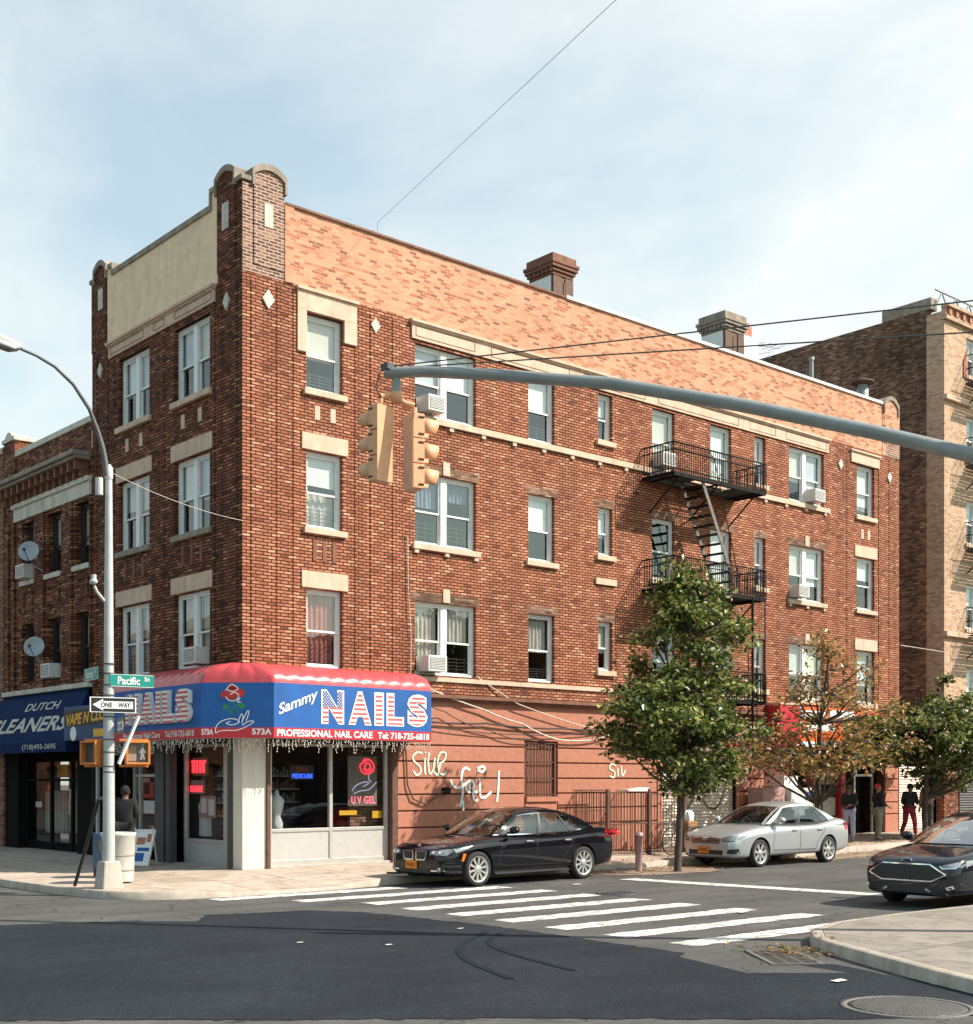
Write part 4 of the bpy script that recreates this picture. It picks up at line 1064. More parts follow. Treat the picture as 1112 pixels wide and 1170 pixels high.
    mb = MB(SWAP)
    for k in range(9):
        u = 10.2 + k * .16
        mb.prism([(u, .7, .6), (u + .1, .7, .6), (u + .13, .7, 1.7), (u + .03, .7, 1.75)], (0, .35, 0))
    mb.build('hanging_laundry', M['curtain'], b)
    mb = MB(SWAP); mb.box(10.6, 11.3, .9, 1.0, 2.1, 2.45); mb.box(8.3, 8.5, .8, .9, 2.08, 2.5); mb.build('menu_board', M['yellow_letter'], b)
    return b
brown()
cl = thing('shop_awning', 'navy sloping awning lettered DUTCH CLEANERS', 'awning', (-.3, 9, 2.7))
Y0, Y1, pr = 7.2, 13.2, .62
mb = MB(); th_ = .012
mb.quad((-.02, Y0, 4.3), (-.02, Y1, 4.3), (-pr, Y1, 2.98), (-pr, Y0, 2.98)); mb.add([(-.02, Y0, 4.3), (-pr, Y0, 2.98), (-.02, Y0, 2.98)], [(0, 1, 2)]); mb.add([(-.02, Y1, 4.3), (-pr, Y1, 2.98), (-.02, Y1, 2.98)], [(0, 1, 2)])
mb.build('canvas', M['aw_navy'], cl, norm=False)
mb = MB(); mb.quad((-pr, Y0, 2.72), (-pr, Y1, 2.72), (-pr, Y1, 2.98), (-pr, Y0, 2.98)); mb.quad((-pr, Y0, 2.72), (-.02, Y0, 2.72), (-.02, Y0, 2.98), (-pr, Y0, 2.98)); mb.build('valance', M['aw_navy'], cl, norm=False)
su = Vector((-.02 + pr, 0, 4.3 - 2.98)).normalized()
mb = MB()
def sl(y, k): return Vector((-pr, y, 2.98)) + su * k
put_text(mb, 'DUTCH', sl(10.7, .92), (0, -1, 0), su, 2.1, .23, shear=.3, bold=.015)
put_text(mb, 'CLEANERS', sl(12.75, .3), (0, -1, 0), su, 5.1, .43, shear=.25, bold=.025)
put_text(mb, '(718)493-3695', (-pr, 9.9, 2.76), (0, -1, 0), uz, 2.1, .17, bold=.01)
mb.build('lettering', M['stone_white'], cl, norm=False)
vp = thing('shop_sign', 'blue box sign with yellow VAPE N CL lettering, half behind the lamp post', 'sign', (-.5, 5.6, 2.95))
mb = MB(); mb.box(-.78, .0, 4.62, 6.95, 2.96, 3.76); mb.build('sign_box', M['vape_blue'], vp, bevel=.01)
mb = MB(); mb.box(-.786, -.781, 4.64, 6.9, 3.3, 3.68); mb.build('sign_panel', M['black'], vp)
mb = MB(); put_text(mb, 'VAPE N CLO', (-.786, 6.85, 3.3), (0, -1, 0), uz, 2.15, .27, bold=.04, shear=.3, rise=.1); mb.build('lettering', M['yellow_letter'], vp, norm=False)
mb = MB(); mb.lathe([(.17, -.79), (.17, -.781)], (0, 6.4, 3.12), 'x', 20); mb.build('round_emblem', M['lettering'], vp)
mb = MB(); mb.box(-.785, -.78, 4.66, 5.3, 3.02, 3.2); mb.build('sign_panel', M['yellow_letter'], vp)
def tanb():
    b = thing('tan_brick_building', 'orange tan brick building at the far left edge of the photo', 'building', (0, 12.65, 0))
    H = [(13.4, 14.2, 7.3, 8.8), (13.4, 14.2, 4.6, 6.1), (15, 15.9, 7.3, 8.8), (15, 15.9, 4.6, 6.1)]
    mb = MB(SWAP); wall(mb, 12.64, 24, 0, 11.0, H); mb.box(12.64, 13.2, -.06, .0, 0, 11.2); mb.build('wall', M['brick_far'], b)
    mb = MB(SWAP); mb.box(12.64, 24, -.12, .3, 11.0, 11.15); mb.box(12.64, 24, -.35, .0, 9.75, 9.95); mb.box(12.7, 24, -.05, .0, 8.95, 9.3); mb.build('coping', M['stone'], b)
    for h in H: window(b, SWAP, *h[:2], *h[2:], False, (.5,))
    mb = MB(); mb.box(.3, 12, 12.7, 24, 10, 10.2); mb.box(1.5, 1.6, 12.7, 24, 0, 10); mb.build('roof', M['roof'], b)
    mb = MB(SWAP); mb.box(12.7, 14.0, -.05, -.0, -.1, 2.6); mb.build('roller_shutter', M['alu_panel'], b)
tanb()
# ------------------------------------------------------------------ tan block on the cross street
def block():
    X0 = 27.07
    b = thing('apartment_block', 'tall tan brick apartment block with a dark side wall, at the right edge', 'building', (X0, 0, 0))
    WZ = [(16.0, 17.3), (13.1, 14.6), (10.2, 11.7), (7.25, 8.8), (4.4, 5.9)]
    cols = [(28.5, 30.0), (31.6, 33.0), (34.6, 36.0)]
    H = [(a, c, z0, z1) for a, c in cols for z0, z1 in WZ]
    mb = MB(); wall(mb, X0, 38, 2.9, 17.6, H, th=.22); mb.box(X0 - .004, X0 + .02, .001, .66, 2.9, 17.9); mb.build('street_wall', M['brick_tan'], b)
    mb = MB(); mb.box(X0, X0 + .3, .66, 20, 0, 18.1); mb.build('side_wall', M['brick_side'], b)
    mb = MB(); mb.box(X0 + .02, 38, .02, 20, 17.55, 17.65); mb.build('roof', M['roof'], b)
    mb = MB(); mb.box(X0 - .05, 38, -.12, .1, 17.6, 17.75); mb.box(X0 - .05, 38, -.2, .1, 18.0, 18.12); mb.box(X0 - .02, 38, -.06, .1, 17.75, 18.0); mb.build('cornice', M['brick_tan'], b, bevel=.01)
    mb = MB()
    for k in range(24):
        u = X0 + .1 + k * .45; mb.box(u, u + .16, -.14, -.05, 17.76, 17.99)
    mb.build('cornice_brackets', M['rust'], b)
    for z in (15.02, 7.02): mb = MB(); mb.box(X0 - .06, 28.75, -.14, .05, z - .12, z + .05); mb.build('stone_ledge', M['stone'], b, bevel=.01)
    for h in H:
        window(b, IDEN, *h, True, (.5, .6)); sill(b, IDEN, h[0], h[1], h[2])
    mb = MB(); mb.box(X0 + .3, 37.9, 2.0, 2.1, 0, 17.5)
    for z in (2.9, 6.5, 9.5, 12.4, 15.3): mb.box(X0 + .3, 37.9, .25, 2.0, z, z + .15)
    mb.build('room_partition', M['room'], b)
    mb = MB(); mb.box(X0, 38, .0, .3, -.1, 2.9); mb.build('shop_front', M['brick_brown'], b)
    shutter(b, IDEN, 28.0, 31.0, .2, 2.7, -.02, 'darkgrey')
    mb = MB(); mb.prism([(28.55, -.04, 16.9), (28.3, -.04, 16.5), (28.3, -.04, 15.9), (28.5, -.04, 15.9)], (0, .06, 0)); mb.build('arched_surround', M['rust'], b)
    # roof frame at the corner
    mb = MB()
    for k in range(6): mb.bar((27.2 + k * .9, .4, 18.1), (27.6 + k * .9, .4, 18.75), .025); mb.bar((27.6 + k * .9, .4, 18.75), (28.1 + k * .9, .4, 18.1), .025)
    mb.bar((27.2, .4, 18.75), (33, .4, 18.75), .03)
    mb.build('roof_railing', M['galv'], b)
    mb = MB(); mb.box(27.08, 27.5, .5, 2.4, 18.1, 18.5); mb.build('parapet_block', M['stone_grey'], b, bevel=.02)
    return b
block()
fe2 = thing('fire_escape', 'black fire escape at the right edge on the tan apartment block', 'fire escape', (29, 0, 10))
for z in (15.7, 12.85, 9.95, 7.0, 4.1):
    mb = MB()
    for k in range(12): mb.box(28.45, 32.0, -1.05 + k * .09, -1.0 + k * .09, z, z + .03)
    mb.box(28.45, 32, -1.1, -1.05, z - .06, z + .04); mb.bar((28.5, -1.0, z), (28.5, 0, z - .8), .02); mb.bar((31.9, -1.0, z), (31.9, 0, z - .8), .02)
    mb.build('platform', M['iron'], fe2)
    mb = MB()
    for zz in (z + .5, z + .95): mb.tube([(28.45, 0, zz), (28.45, -1.08, zz), (32, -1.08, zz), (32, 0, zz)], .018, 6)
    for k in range(30): mb.box(28.45 + k * .12, 28.462 + k * .12, -1.086, -1.074, z, z + .95)
    for k in range(9): mb.box(28.444, 28.456, -1.08 + k * .12, -1.068 + k * .12, z, z + .95)
    mb.build('railing', M['iron'], fe2)
# low shop in the gap between the two buildings
gp = thing('gap_shop', 'one storey shop with a roller shutter, squeezed in beside the tan apartment block', 'shop', (25.7, 1, 0))
mb = MB(); mb.box(24.35, 27.02, .35, 5, 2.9, 3.5); mb.box(24.35, 24.5, .3, .5, 0, 2.9); mb.build('fascia', M['brick_side'], gp)
shutter(gp, IDEN, 24.5, 27.02, .3, 2.9, .4, 'shutter')
sg = thing('shop_sign', 'small white sign above the tree foliage at the right edge', 'sign', (26, .2, 3.6))
mb = MB(); mb.box(24.9, 26.0, .2, .3, 3.35, 3.85); mb.build('sign_board', M['white'], sg)
mb = MB(); put_text(mb, 'DELI', (25.0, .2, 3.45), rx, uz, .85, .28, bold=.03) if False else mb.box(25.05, 25.5, .195, .2, 3.5, 3.7); mb.box(25.6, 25.75, .195, .2, 3.45, 3.7); mb.build('sign_marks', M['darkgrey'], sg)
# colourful sign on the far shop
fs = thing('shop_sign', 'orange and white shop sign behind the autumn coloured tree', 'sign', (20.4, -.1, 3))
mb = MB(); mb.box(18.25, 22.9, -.18, -.005, 2.95, 4.2); mb.build('sign_board', M['orange'], fs)
mb = MB()
for a, b, c, e in ((18.9, 20.0, 3.85, 4.1), (20.2, 21.5, 3.9, 4.15), (19.0, 20.5, 3.5, 3.72), (20.8, 22.0, 3.5, 3.72), (18.4, 22.2, 3.03, 3.18)): mb.box(a, b, -.19, -.185, c, e)
mb.build('white_panel', M['lettering'], fs)
mb = MB(); mb.lathe([(.3, -.2), (.3, -.19)], (18.55, 0, 3.95), 'y', 20); mb.build('round_emblem', M['dish'], fs)
mb = MB(); mb.lathe([(.15, -.21), (.15, -.2)], (18.55, 0, 3.95), 'y', 20); mb.build('round_emblem', M['aw_blue'], fs)
rb = thing('box_awning', 'plain dark red awning box left of the orange shop sign', 'awning', (17.6, -.4, 3.2))
mb = MB(); mb.box(17.22, 18.2, -.55, -.0, 3.3, 4.2); mb.build('canvas', M['aw_red'], rb, bevel=.02)
mb = MB(); mb.box(17.22, 18.2, -.57, -.0, 4.2, 4.26); mb.build('top_board', M['stone'], rb)
mb = MB(); mb.prism([(17.22, -.55, 3.3), (17.22, -.0, 3.3), (17.22, -.0, 2.9), (17.22, -.55, 3.1)], (.98, 0, 0)); mb.build('valance', M['aw_red'], rb)
pk = thing('shop_sign', 'faded pink sign strip behind the dense green tree', 'sign', (14, -.1, 3.1))
mb = MB(); mb.box(12.7, 16.1, -.22, -.005, 2.82, 3.3); mb.build('sign_board', M['neon_pink'] if False else M['pinkbox'], pk)
mb = MB(); mb.box(12.9, 15.9, -.225, -.22, 2.95, 3.15); mb.build('sign_panel', M['aw_pink'], pk)

# ------------------------------------------------------------------ brick rows added out of view across both streets, darkening the shop glass reflections
def added_row(label, T, u0, u1, zt, step):
    b = thing('added_row_building', label, 'building', T @ Vector((u0, 0, 0)), 'added brick rows across the streets')
    H = []; u = u0 + 1.2
    while u < u1 - 2:
        for z0 in (4.4, 7.6): H.append((u, u + 1.1, z0, z0 + 1.7))
        H.append((u - .4, u + 1.8, .5, 2.9)); u += step
    mb = MB(T); wall(mb, u0, u1, 0, zt, H); mb.build('wall', M['brick_brown'], b)
    mb = MB(T); mb.box(u0 - .2, u1 + .2, -.35, .2, zt, zt + .5); mb.build('cornice', M['stone_grey'], b)
    mb = MB(T); mb.box(u0, u1, .25, 9, 0, zt - .3); mb.build('core', M['room_dark'], b)
added_row('dark brick row added out of view across the avenue to darken shop window reflections', Matrix(((0, -1, 0, -22), (1, 0, 0, 0), (0, 0, 1, 0), (0, 0, 0, 1))), 14, 100, 10.4, 3.6)
added_row('brick row added out of view along the cross street to darken the corner window', Matrix(((0, 1, 0, 30), (1, 0, 0, 0), (0, 0, 1, 0), (0, 0, 0, 1))), -75, -18, 10.0, 3.8)
# ------------------------------------------------------------------ fire escape
fe = thing('fire_escape', 'black iron fire escape with a hanging stair on the sunny brick wall', 'fire escape', (14, 0, 7))
FX0, FX1, FD = 12.0, 15.85, 1.1
for i, z in enumerate((9.93, 7.0, 4.15)):
    mb = MB()
    for k in range(13):
        y = -FD + .04 + k * .082; ww = .058
        if i < 2 and y > -.85: mb.box(FX0, 13.15, y, y + ww, z, z + .03); mb.box(14.75, FX1, y, y + ww, z, z + .03)
        else: mb.box(FX0, FX1, y, y + ww, z, z + .03)
        if i < 2 and y > -.45: mb.box(13.15, 14.75, y, y + ww, z, z + .0299)
    mb.box(FX0, FX1, -FD, -FD + .03, z - .05, z + .05); mb.box(FX0, FX0 + .03, -FD, 0, z - .05, z + .049); mb.box(FX1 - .03, FX1, -FD, 0, z - .05, z + .049)
    for x in (FX0 + .3, 13.9, FX1 - .3):
        mb.bar((x, -FD + .1, z - .03), (x, .02, z - .85), .022); mb.box(x - .02, x + .02, -FD, 0, z - .045, z - .002)
    mb.build('platform', M['iron'], fe)
    mb = MB()
    for zz, r_ in ((z + .12, .016), (z + .62, .016), (z + .8, .022)): mb.tube([(FX0, 0, zz), (FX0, -FD, zz), (FX1, -FD, zz), (FX1, 0, zz)], r_, 6)
    n = 44
    for k in range(n + 1):
        x = FX0 + (FX1 - FX0) * k / n; mb.box(x - .0075, x + .0075, -FD - .0075, -FD + .0075, z, z + .8)
    for k in range(12):
        y = -FD + FD * k / 12
        for x in (FX0, FX1): mb.box(x - .009, x + .009, y - .009, y + .009, z, z + .8)
    for k in range(0, n, 4):
        x = FX0 + (FX1 - FX0) * (k + 2) / n
        mb.tube([(x - .08, -FD, z + .14), (x, -FD, z + .3), (x + .08, -FD, z + .14)], .007, 4); mb.tube([(x - .08, -FD, z + .6), (x, -FD, z + .44), (x + .08, -FD, z + .6)], .007, 4)
    mb.build('railing', M['iron'], fe)
mb = MB()
A = Vector((13.2, -.62, 9.93)); B = Vector((14.7, -.62, 7.05))
for dy in (-.4, .3): mb.obox(Matrix.Translation((A + B) / 2 + Vector((0, dy, .03))) @ (B - A).to_track_quat('X', 'Z').to_matrix().to_4x4(), (B - A).length / 2, .012, .055)
st_ = mb.build('stringer', M['stringer'], fe); mb = MB()
for k in range(12):
    p = A.lerp(B, (k + .6) / 12); mb.box(p.x - .11, p.x + .11, p.y - .385, p.y + .285, p.z, p.z + .022)
mb.tube([A + Vector((.2, -.42, .85)), A + Vector((.5, -.42, .6)), B + Vector((-.1, -.42, .8)), B + Vector((.1, -.42, .3))], .014, 6)
mb.build('stair', M['iron'], fe)
mb = MB()
A = Vector((13.2, -.62, 7.0)); B = Vector((14.7, -.62, 4.2))
for dy in (-.24, .24): mb.bar(A + Vector((0, dy, .05)), B + Vector((0, dy, 0)), .028, 6)
for k in range(12):
    p = A.lerp(B, (k + .6) / 12); mb.box(p.x - .1, p.x + .1, p.y - .24, p.y + .24, p.z, p.z + .022)
mb.build('stair', M['iron'], fe)
for x, z0, r_ in ((15.25, 2.6, .035), (15.8, 4.2, .016), (12.02, 4.2, .014)): mb = MB(); mb.bar((x, -FD, 7.0), (x, -FD, z0), r_, 8); mb.build('hanger_rod', M['iron'], fe)
mb = MB()
for k in range(10): mb.box(15.05, 15.45, -FD - .012, -FD + .012, 2.8 + k * .28, 2.82 + k * .28)
for x in (15.06, 15.44): mb.bar((x, -FD, 2.7), (x, -FD, 5.5), .015, 6)
mb.build('drop_ladder', M['iron'], fe)

# ------------------------------------------------------------------ air conditioners
def ac_unit(label, T, u, z, w=.5, h=.36, out=.3):
    w = min(w, .54)
    p = (u + w / 2, -out / 2, z) if T is IDEN else (-out / 2, u + w / 2, z)
    o = thing('air_conditioner', label, 'air conditioner', p, 'window air conditioners')
    mb = MB(T); mb.box(u, u + w, -out, .16, z, z + h); mb.build('housing', M['ac'], o, bevel=.012)
    mb = MB(T)
    mb.box(u + .05, u + w - .05, -out - .006, -out - .001, z + .05, z + h - .05); mb.build('rear_grille', M['ac_grille'], o)
    mb = MB(T)
    for k in range(7): mb.box(u + .05, u + w - .05, -out - .014, -out - .007, z + .06 + k * (h - .12) / 7, z + .075 + k * (h - .12) / 7)
    for k in range(5): mb.box(u - .004, u - .001, -out + .06, -out + .26, z + .08 + k * .06, z + .1 + k * .06)
    mb.build('louvre', M['ac'], o)
ac_unit('white air conditioner in the left sash behind the hanging traffic lights', IDEN, 4.6, 10.36)
ac_unit('white air conditioner in the double window just above the right end of the blue awning', IDEN, 4.6, 4.48, .66)
ac_unit('white air conditioner behind the top fire escape railing', IDEN, 12.5, 10.36, .66)
ac_unit('white air conditioner in the top floor double window right of the fire escape', IDEN, 19.3, 10.36)
ac_unit('white air conditioner in the middle floor double window right of the fire escape', IDEN, 18.5, 7.43)
ac_unit('white air conditioner behind the sparse autumn tree', IDEN, 18.5, 4.48)
ac_unit('air conditioner in the shaded window above the awning corner', SWAP, 1.42, 4.48, .66)
ac_unit('air conditioner below the upper satellite dish', SWAP, 10.65, 7.37, .66)
ac_unit('air conditioner left of the green avenue sign, over the navy awning', SWAP, 8.98, 4.64, .68)
def dish(label, y, z, r):
    o = thing('satellite_dish', label, 'satellite dish', (-.3, y, z), 'satellite dishes')
    D = Vector((-.62, -.75, .25)).normalized(); Mx = D.to_track_quat('Z', 'Y').to_matrix().to_4x4(); Mx.translation = Vector((-.38, y, z))
    mb = MB(Mx); mb.lathe([(0, -.06), (r * .4, -.045), (r * .75, -.01), (r, .04), (r * 1.01, .035), (r * .75, -.02), (0, -.075)], n=28); mb.build('reflector', M['dish'], o)
    mb = MB(); c = Vector((-.38, y, z))
    mb.tube([c + D * -.07, c + Vector((.1, 0, -.35)), c + Vector((.38, -.1, -.5))], .022, 8); mb.build('mount', M['galv'], o)
    mb = MB(); e = c + D * .42 + Vector((0, 0, -.12)); mb.tube([c + Vector((0, 0, -r)), e], .012, 6); mb.ball(e, .045); mb.build('feed_arm', M['darkgrey'], o)
dish('grey satellite dish above an air conditioner, the upper of the two', 10.05, 7.95, .27)
dish('grey satellite dish low over the navy awning, the lower of the two', 9.7, 5.45, .265)

# ------------------------------------------------------------------ lamp post
lp = thing('street_lamp', 'pale metal street lamp on a concrete base at the corner', 'street lamp', (-3.65, -1.7, .14))
px_, py_ = -3.68, -1.7
mb = MB()
v0 = .2; v1 = .15
mb.add([(px_ - v0, py_ - v0, .1), (px_ + v0, py_ - v0, .1), (px_ + v0, py_ + v0, .1), (px_ - v0, py_ + v0, .1), (px_ - v1, py_ - v1, .6), (px_ + v1, py_ - v1, .6), (px_ + v1, py_ + v1, .6), (px_ - v1, py_ + v1, .6)],
       [(0, 3, 2, 1), (4, 5, 6, 7), (0, 1, 5, 4), (1, 2, 6, 5), (2, 3, 7, 6), (3, 0, 4, 7)]); mb.build('base', M['concrete'], lp, bevel=.03)
mb = MB(); mb.tube([(px_, py_, .6), (px_, py_, 2.), (px_, py_, 4.5), (px_, py_, 7.45)], [.105, .1, .082, .058], 12, 0, True); mb.lathe([(.066, 7.3), (.072, 7.34), (.072, 7.5), (.03, 7.56)], (px_, py_, 0), n=12); mb.build('pole', M['galv_pale'], lp)
arm = [(-3.72, 7.35), (-3.75, 7.62), (-3.8, 7.85), (-3.88, 8.1), (-4.04, 8.47), (-4.33, 8.84), (-4.66, 9.08), (-4.98, 9.2), (-5.31, 9.27)]
mb = MB(); mb.tube([(x, py_, z) for x, z in arm], [.055, .05, .045, .04, .034, .03, .027, .025, .025], 10); mb.build('bracket_arm', M['arm_backlit'], lp)
mb = MB(); mb.tube([(-3.86, py_ , 7.0), (-3.86, py_, 7.3)], .07, 8); mb.build('control_box', M['galv_pale'], lp)
mb = MB(); mb.prism([(-5.25, py_ - .12, 9.24), (-5.25, py_ - .12, 9.32), (-5.75, py_ - .15, 9.42), (-6.0, py_ - .14, 9.36), (-6.0, py_ - .14, 9.28), (-5.4, py_ - .14, 9.19)], (0, .26, 0)); hd = mb.build('lamp_head', M['galv_pale'], lp, bevel=.03)
mb = MB(); mb.prism([(-5.42, py_ - .1, 9.185), (-5.9, py_ - .1, 9.255), (-5.9, py_ - .1, 9.27), (-5.42, py_ - .1, 9.2)], (0, .2, 0)); mb.build('lens', M['lamp_glass'], hd)
mb = MB(); mb.tube([(px_ - .08, py_, 5.15), (px_ - .22, py_, 5.3), (px_ - .27, py_, 5.4)], .03, 8); mb.ball((px_ - .28, py_, 5.48), .07, .07, .055); mb.tube([(px_ - .28, py_, 5.52), (px_ - .28, py_, 5.6)], .05, 8); mb.build('alarm_lamp', M['galv_pale'], lp)
mb = MB()
for z in (4.05, 3.88, 3.68, 3.5, 3.12, 2.72, 2.5, 2.25, 2.15): mb.lathe([(.106, z), (.109, z + .01), (.106, z + .02)], (px_, py_, 0), n=12)
mb.build('strap', M['darkgrey'], lp)
mb = MB(); mb.bar((px_ + .12, py_ - .14, 2.3), (px_ + .42, py_ - .3, 3.15), .035, 8); mb.build('brace_bar', M['white'], lp)
# signs on the post.  rB = along the cross street, aB = along the avenue
def plate(name, label, cat, T0, w, h, body, face, group=None):
    o = thing(name, label, cat, T0.translation, group)
    mb = MB(T0); mb.box(-w / 2, w / 2, -.006, .006, -h / 2, h / 2); mb.build('panel', M[face], o, bevel=.003)
    body(o, T0); return o
def frame(pos, r):
    r = Vector(r).normalized(); n = r.cross(Vector((0, 0, 1)))        # n faces the viewer
    m = Matrix.Identity(4)
    for i in range(3): m[i][0] = r[i]; m[i][1] = -n[i]; m[i][2] = (0, 0, 1)[i]; m[i][3] = pos[i]
    return m
def tx(o, T, txt, x, z, w, h, mt, bold=.02):
    mb = MB(T); put_text(mb, txt, (x, -.0095, z), (1, 0, 0), (0, 0, 1), w, h, bold=bold, lift=.002); mb.build('lettering', M[mt], o, norm=False)
def ow(o, T, left=True):
    mb = MB(T); s = 1 if left else -1
    mb.box(-.44, .44, -.0075, -.0065, -.14, .14); mb.build('black_field', M['black'], o)
    mb = MB(T)
    P = [(-.41, 0), (-.2, .12), (-.2, .075), (.4, .075), (.4, -.075), (-.2, -.075), (-.2, -.12)]
    mb.prism([(s * x, -.009, z) for x, z in P], (0, .001, 0)); mb.build('arrow', M['lettering'], o)
    if left: tx(o, T, 'ONE', -.25, -.05, .23, .1, 'black', .03); tx(o, T, 'WAY', .1, -.05, .25, .1, 'black', .03)
    else: tx(o, T, 'ONE', -.36, -.05, .2, .09, 'black', .03); tx(o, T, 'WAY', -.02, -.05, .22, .09, 'black', .03)
    for n_ in (-.42,):
        pass
plate('one_way_sign', 'white arrow sign reading ONE WAY, pointing left, on the lamp post', 'sign', frame((px_ + .0, py_ - .17, 3.33), (1, -.22, 0)) @ Matrix.Scale(.86, 4), .93, .31, lambda o, T: ow(o, T, True), 'lettering')
plate('one_way_sign', 'dark arrow sign reading WAY, pointing right, mostly behind the lamp post', 'sign', frame((px_ + .24, py_ + .02, 2.98), (-.3, -.95, 0)), .9, .3, lambda o, T: ow(o, T, False), 'black')
def stn(o, T, a, b, left):
    mb = MB(T); w = .36
    for q, r_, s, t in ((-w - .03, w + .03, .1, .107), (-w - .03, w + .03, -.107, -.1)): mb.box(q, r_, -.008, -.0065, s, t)
    mb.build('border', M['lettering'], o)
    tx(o, T, a, -.26, -.07, .4, .14, 'lettering', .02); tx(o, T, b, .22, -.0, .1, .075, 'lettering', .015)
plate('street_sign', 'green street sign reading Pacific St on the lamp post', 'sign', frame((px_ + .37, py_ - .14, 3.77), (1, -.12, 0)), .8, .22, lambda o, T: stn(o, T, 'Pacific', 'St', True), 'sign_green')
plate('street_sign', 'green street sign reading Nostrand Av, left of the lamp post', 'sign', frame((px_ - .12, py_ + .45, 3.9), (-.12, -1, 0)), .8, .2, lambda o, T: stn(o, T, 'Nostrand', 'Av', False), 'sign_green')
def pedsig(label, c, r, walk):
    o = thing('pedestrian_signal', label, 'pedestrian signal', c, 'pedestrian signals'); T = frame(c, r)
    mb = MB(T); mb.box(-.2, .2, -.0, .2, -.2, .2); mb.build('housing', M['ped_orange'], o, bevel=.015)
    mb = MB(T)
    for a, b, c_, e in ((-.21, .21, .17, .21), (-.21, .21, -.21, -.17), (-.21, -.17, -.17, .17), (.17, .21, -.17, .17)): mb.box(a, b, -.12, .001, c_, e)
    mb.build('visor', M['ped_orange'], o, bevel=.01)
    mb = MB(T); mb.box(-.17, .17, -.012, -.002, -.17, .17); mb.build('lens', M['lens'], o)
    mb = MB(T)
    if walk:
        mb.box(-.16, -.02, -.02, -.013, -.14, .14)
        mb.build('lens', M['stone_grey'], o); mb = MB(T)
        for st in ([(.09, .1), (.085, .02), (.06, -.12)], [(.085, .02), (.12, -.12)], [(.09, .07), (.04, .0)], [(.09, .07), (.14, .0)], [(.09, .13), (.092, .15)]): stroke(mb, st, .035, (0, -.0145, 0), (1, 0, 0), (0, 0, 1))
        mb.build('walking_figure', M['lettering'], o, norm=False)
    else:
        for k in range(6): mb.box(-.16, .16, -.02, -.013, -.14 + k * .05, -.12 + k * .05)
        mb.build('louvre', M['darkgrey'], o)
    mb = MB(T); mb.box(-.3, .2, .05, .1, .21, .25); mb.box(-.3, .2, .05, .1, -.25, -.21); mb.build('mounting_bracket', M['ped_orange'], o)
pedsig('orange pedestrian signal showing a white walking figure, right of the lamp post', (px_ + .48, py_ - .12, 2.5), (1, -.35, 0), True)
pedsig('orange pedestrian signal with a dark face, left of the lamp post', (px_ - .16, py_ + .3, 2.5), (.25, -1, 0), False)
bn = thing('litter_bin', 'pale dented cylindrical litter bin behind the lamp post', 'bin', (-3.0, -.75, .16))
mb = MB(); mb.lathe([(.27, .16), (.28, .3), (.3, .98), (.32, 1.0), (.32, 1.05), (.28, 1.06), (.27, .95), (.0, .9)], (-3.05, -.75, 0), n=28); mb.build('drum', M['bin'], bn)
mb = MB()
for z in (.35, .62): mb.lathe([(.283 + (z - .3) * .03, z), (.293 + (z - .3) * .03, z + .015), (.285 + (z - .3) * .03, z + .03)], (-3.05, -.75, 0), n=28)
mb.box(-3.36, -3.345, -.9, -.6, .72, .9); mb.build('hoop', M['stone_grey'], bn)
bb = thing('newspaper_box', 'dark blue metal box between lamp post and dark shop front', 'newspaper box', (-3.2, .6, .18))
mb = MB(); mb.box(-2.85, -2.5, .35, .8, .3, 1.0); mb.build('cabinet', M['skyblue'], bb, bevel=.02)
mb = MB(); mb.box(-2.81, -2.54, .34, .349, .6, .95); mb.build('door_panel', M['darkgrey'], bb)
mb = MB()
for x in (-2.84, -2.55):
    for y in (.38, .73): mb.box(x, x + .04, y, y + .04, .15, .3)
mb.build('leg', M['darkgrey'], bb)
rd = thing('iron_rod', 'black iron bar leaning against the lamp post', 'rod', (-3.8, -1.0, .14))
mb = MB(); mb.tube([(-4.02, -1.05, .14), (-3.9, -1.3, .9), (-3.8, -1.55, 1.68)], .032, 8); mb.build('bar', M['iron_rust'] if False else M['black'], rd)
mb = MB(); mb.tube([(-3.8, -1.55, 1.66), (-3.76, -1.6, 1.72), (-3.72, -1.64, 1.6)], .022, 6); mb.build('hook', M['galv'], rd)
sb = thing('sandwich_board', 'white framed sandwich board with pictures by the shop window', 'sandwich board', (-.6, 3.1, .18))
def lean(T, nm, f):
    m_ = MB(T); f(m_); return m_.build(nm[0], M[nm[1]], sb)
TB = Matrix.Translation((-.92, 2.75, .18)) @ Matrix.Scale(.82, 4) @ Matrix.Rotation(R(-62), 4, 'Z') @ Matrix.Rotation(R(-20), 4, 'X')
lean(TB, ('frame', 'white'), lambda m: (m.box(-.3, .3, -.02, .02, 0, .05), m.box(-.3, .3, -.02, .02, .95, 1.0), m.box(-.3, -.26, -.02, .02, .05, .95), m.box(.26, .3, -.02, .02, .05, .95)))
lean(TB, ('poster', 'lettering'), lambda m: m.box(-.26, .26, -.005, .005, .05, .95))
lean(TB, ('picture', 'aw_blue'), lambda m: (m.box(-.22, .1, -.009, -.006, .12, .35), m.box(-.15, .22, -.009, -.006, .4, .5)))
lean(TB, ('picture', 'rust'), lambda m: (m.box(-.22, .05, -.009, -.006, .58, .78), m.box(.08, .22, -.009, -.006, .65, .88)))
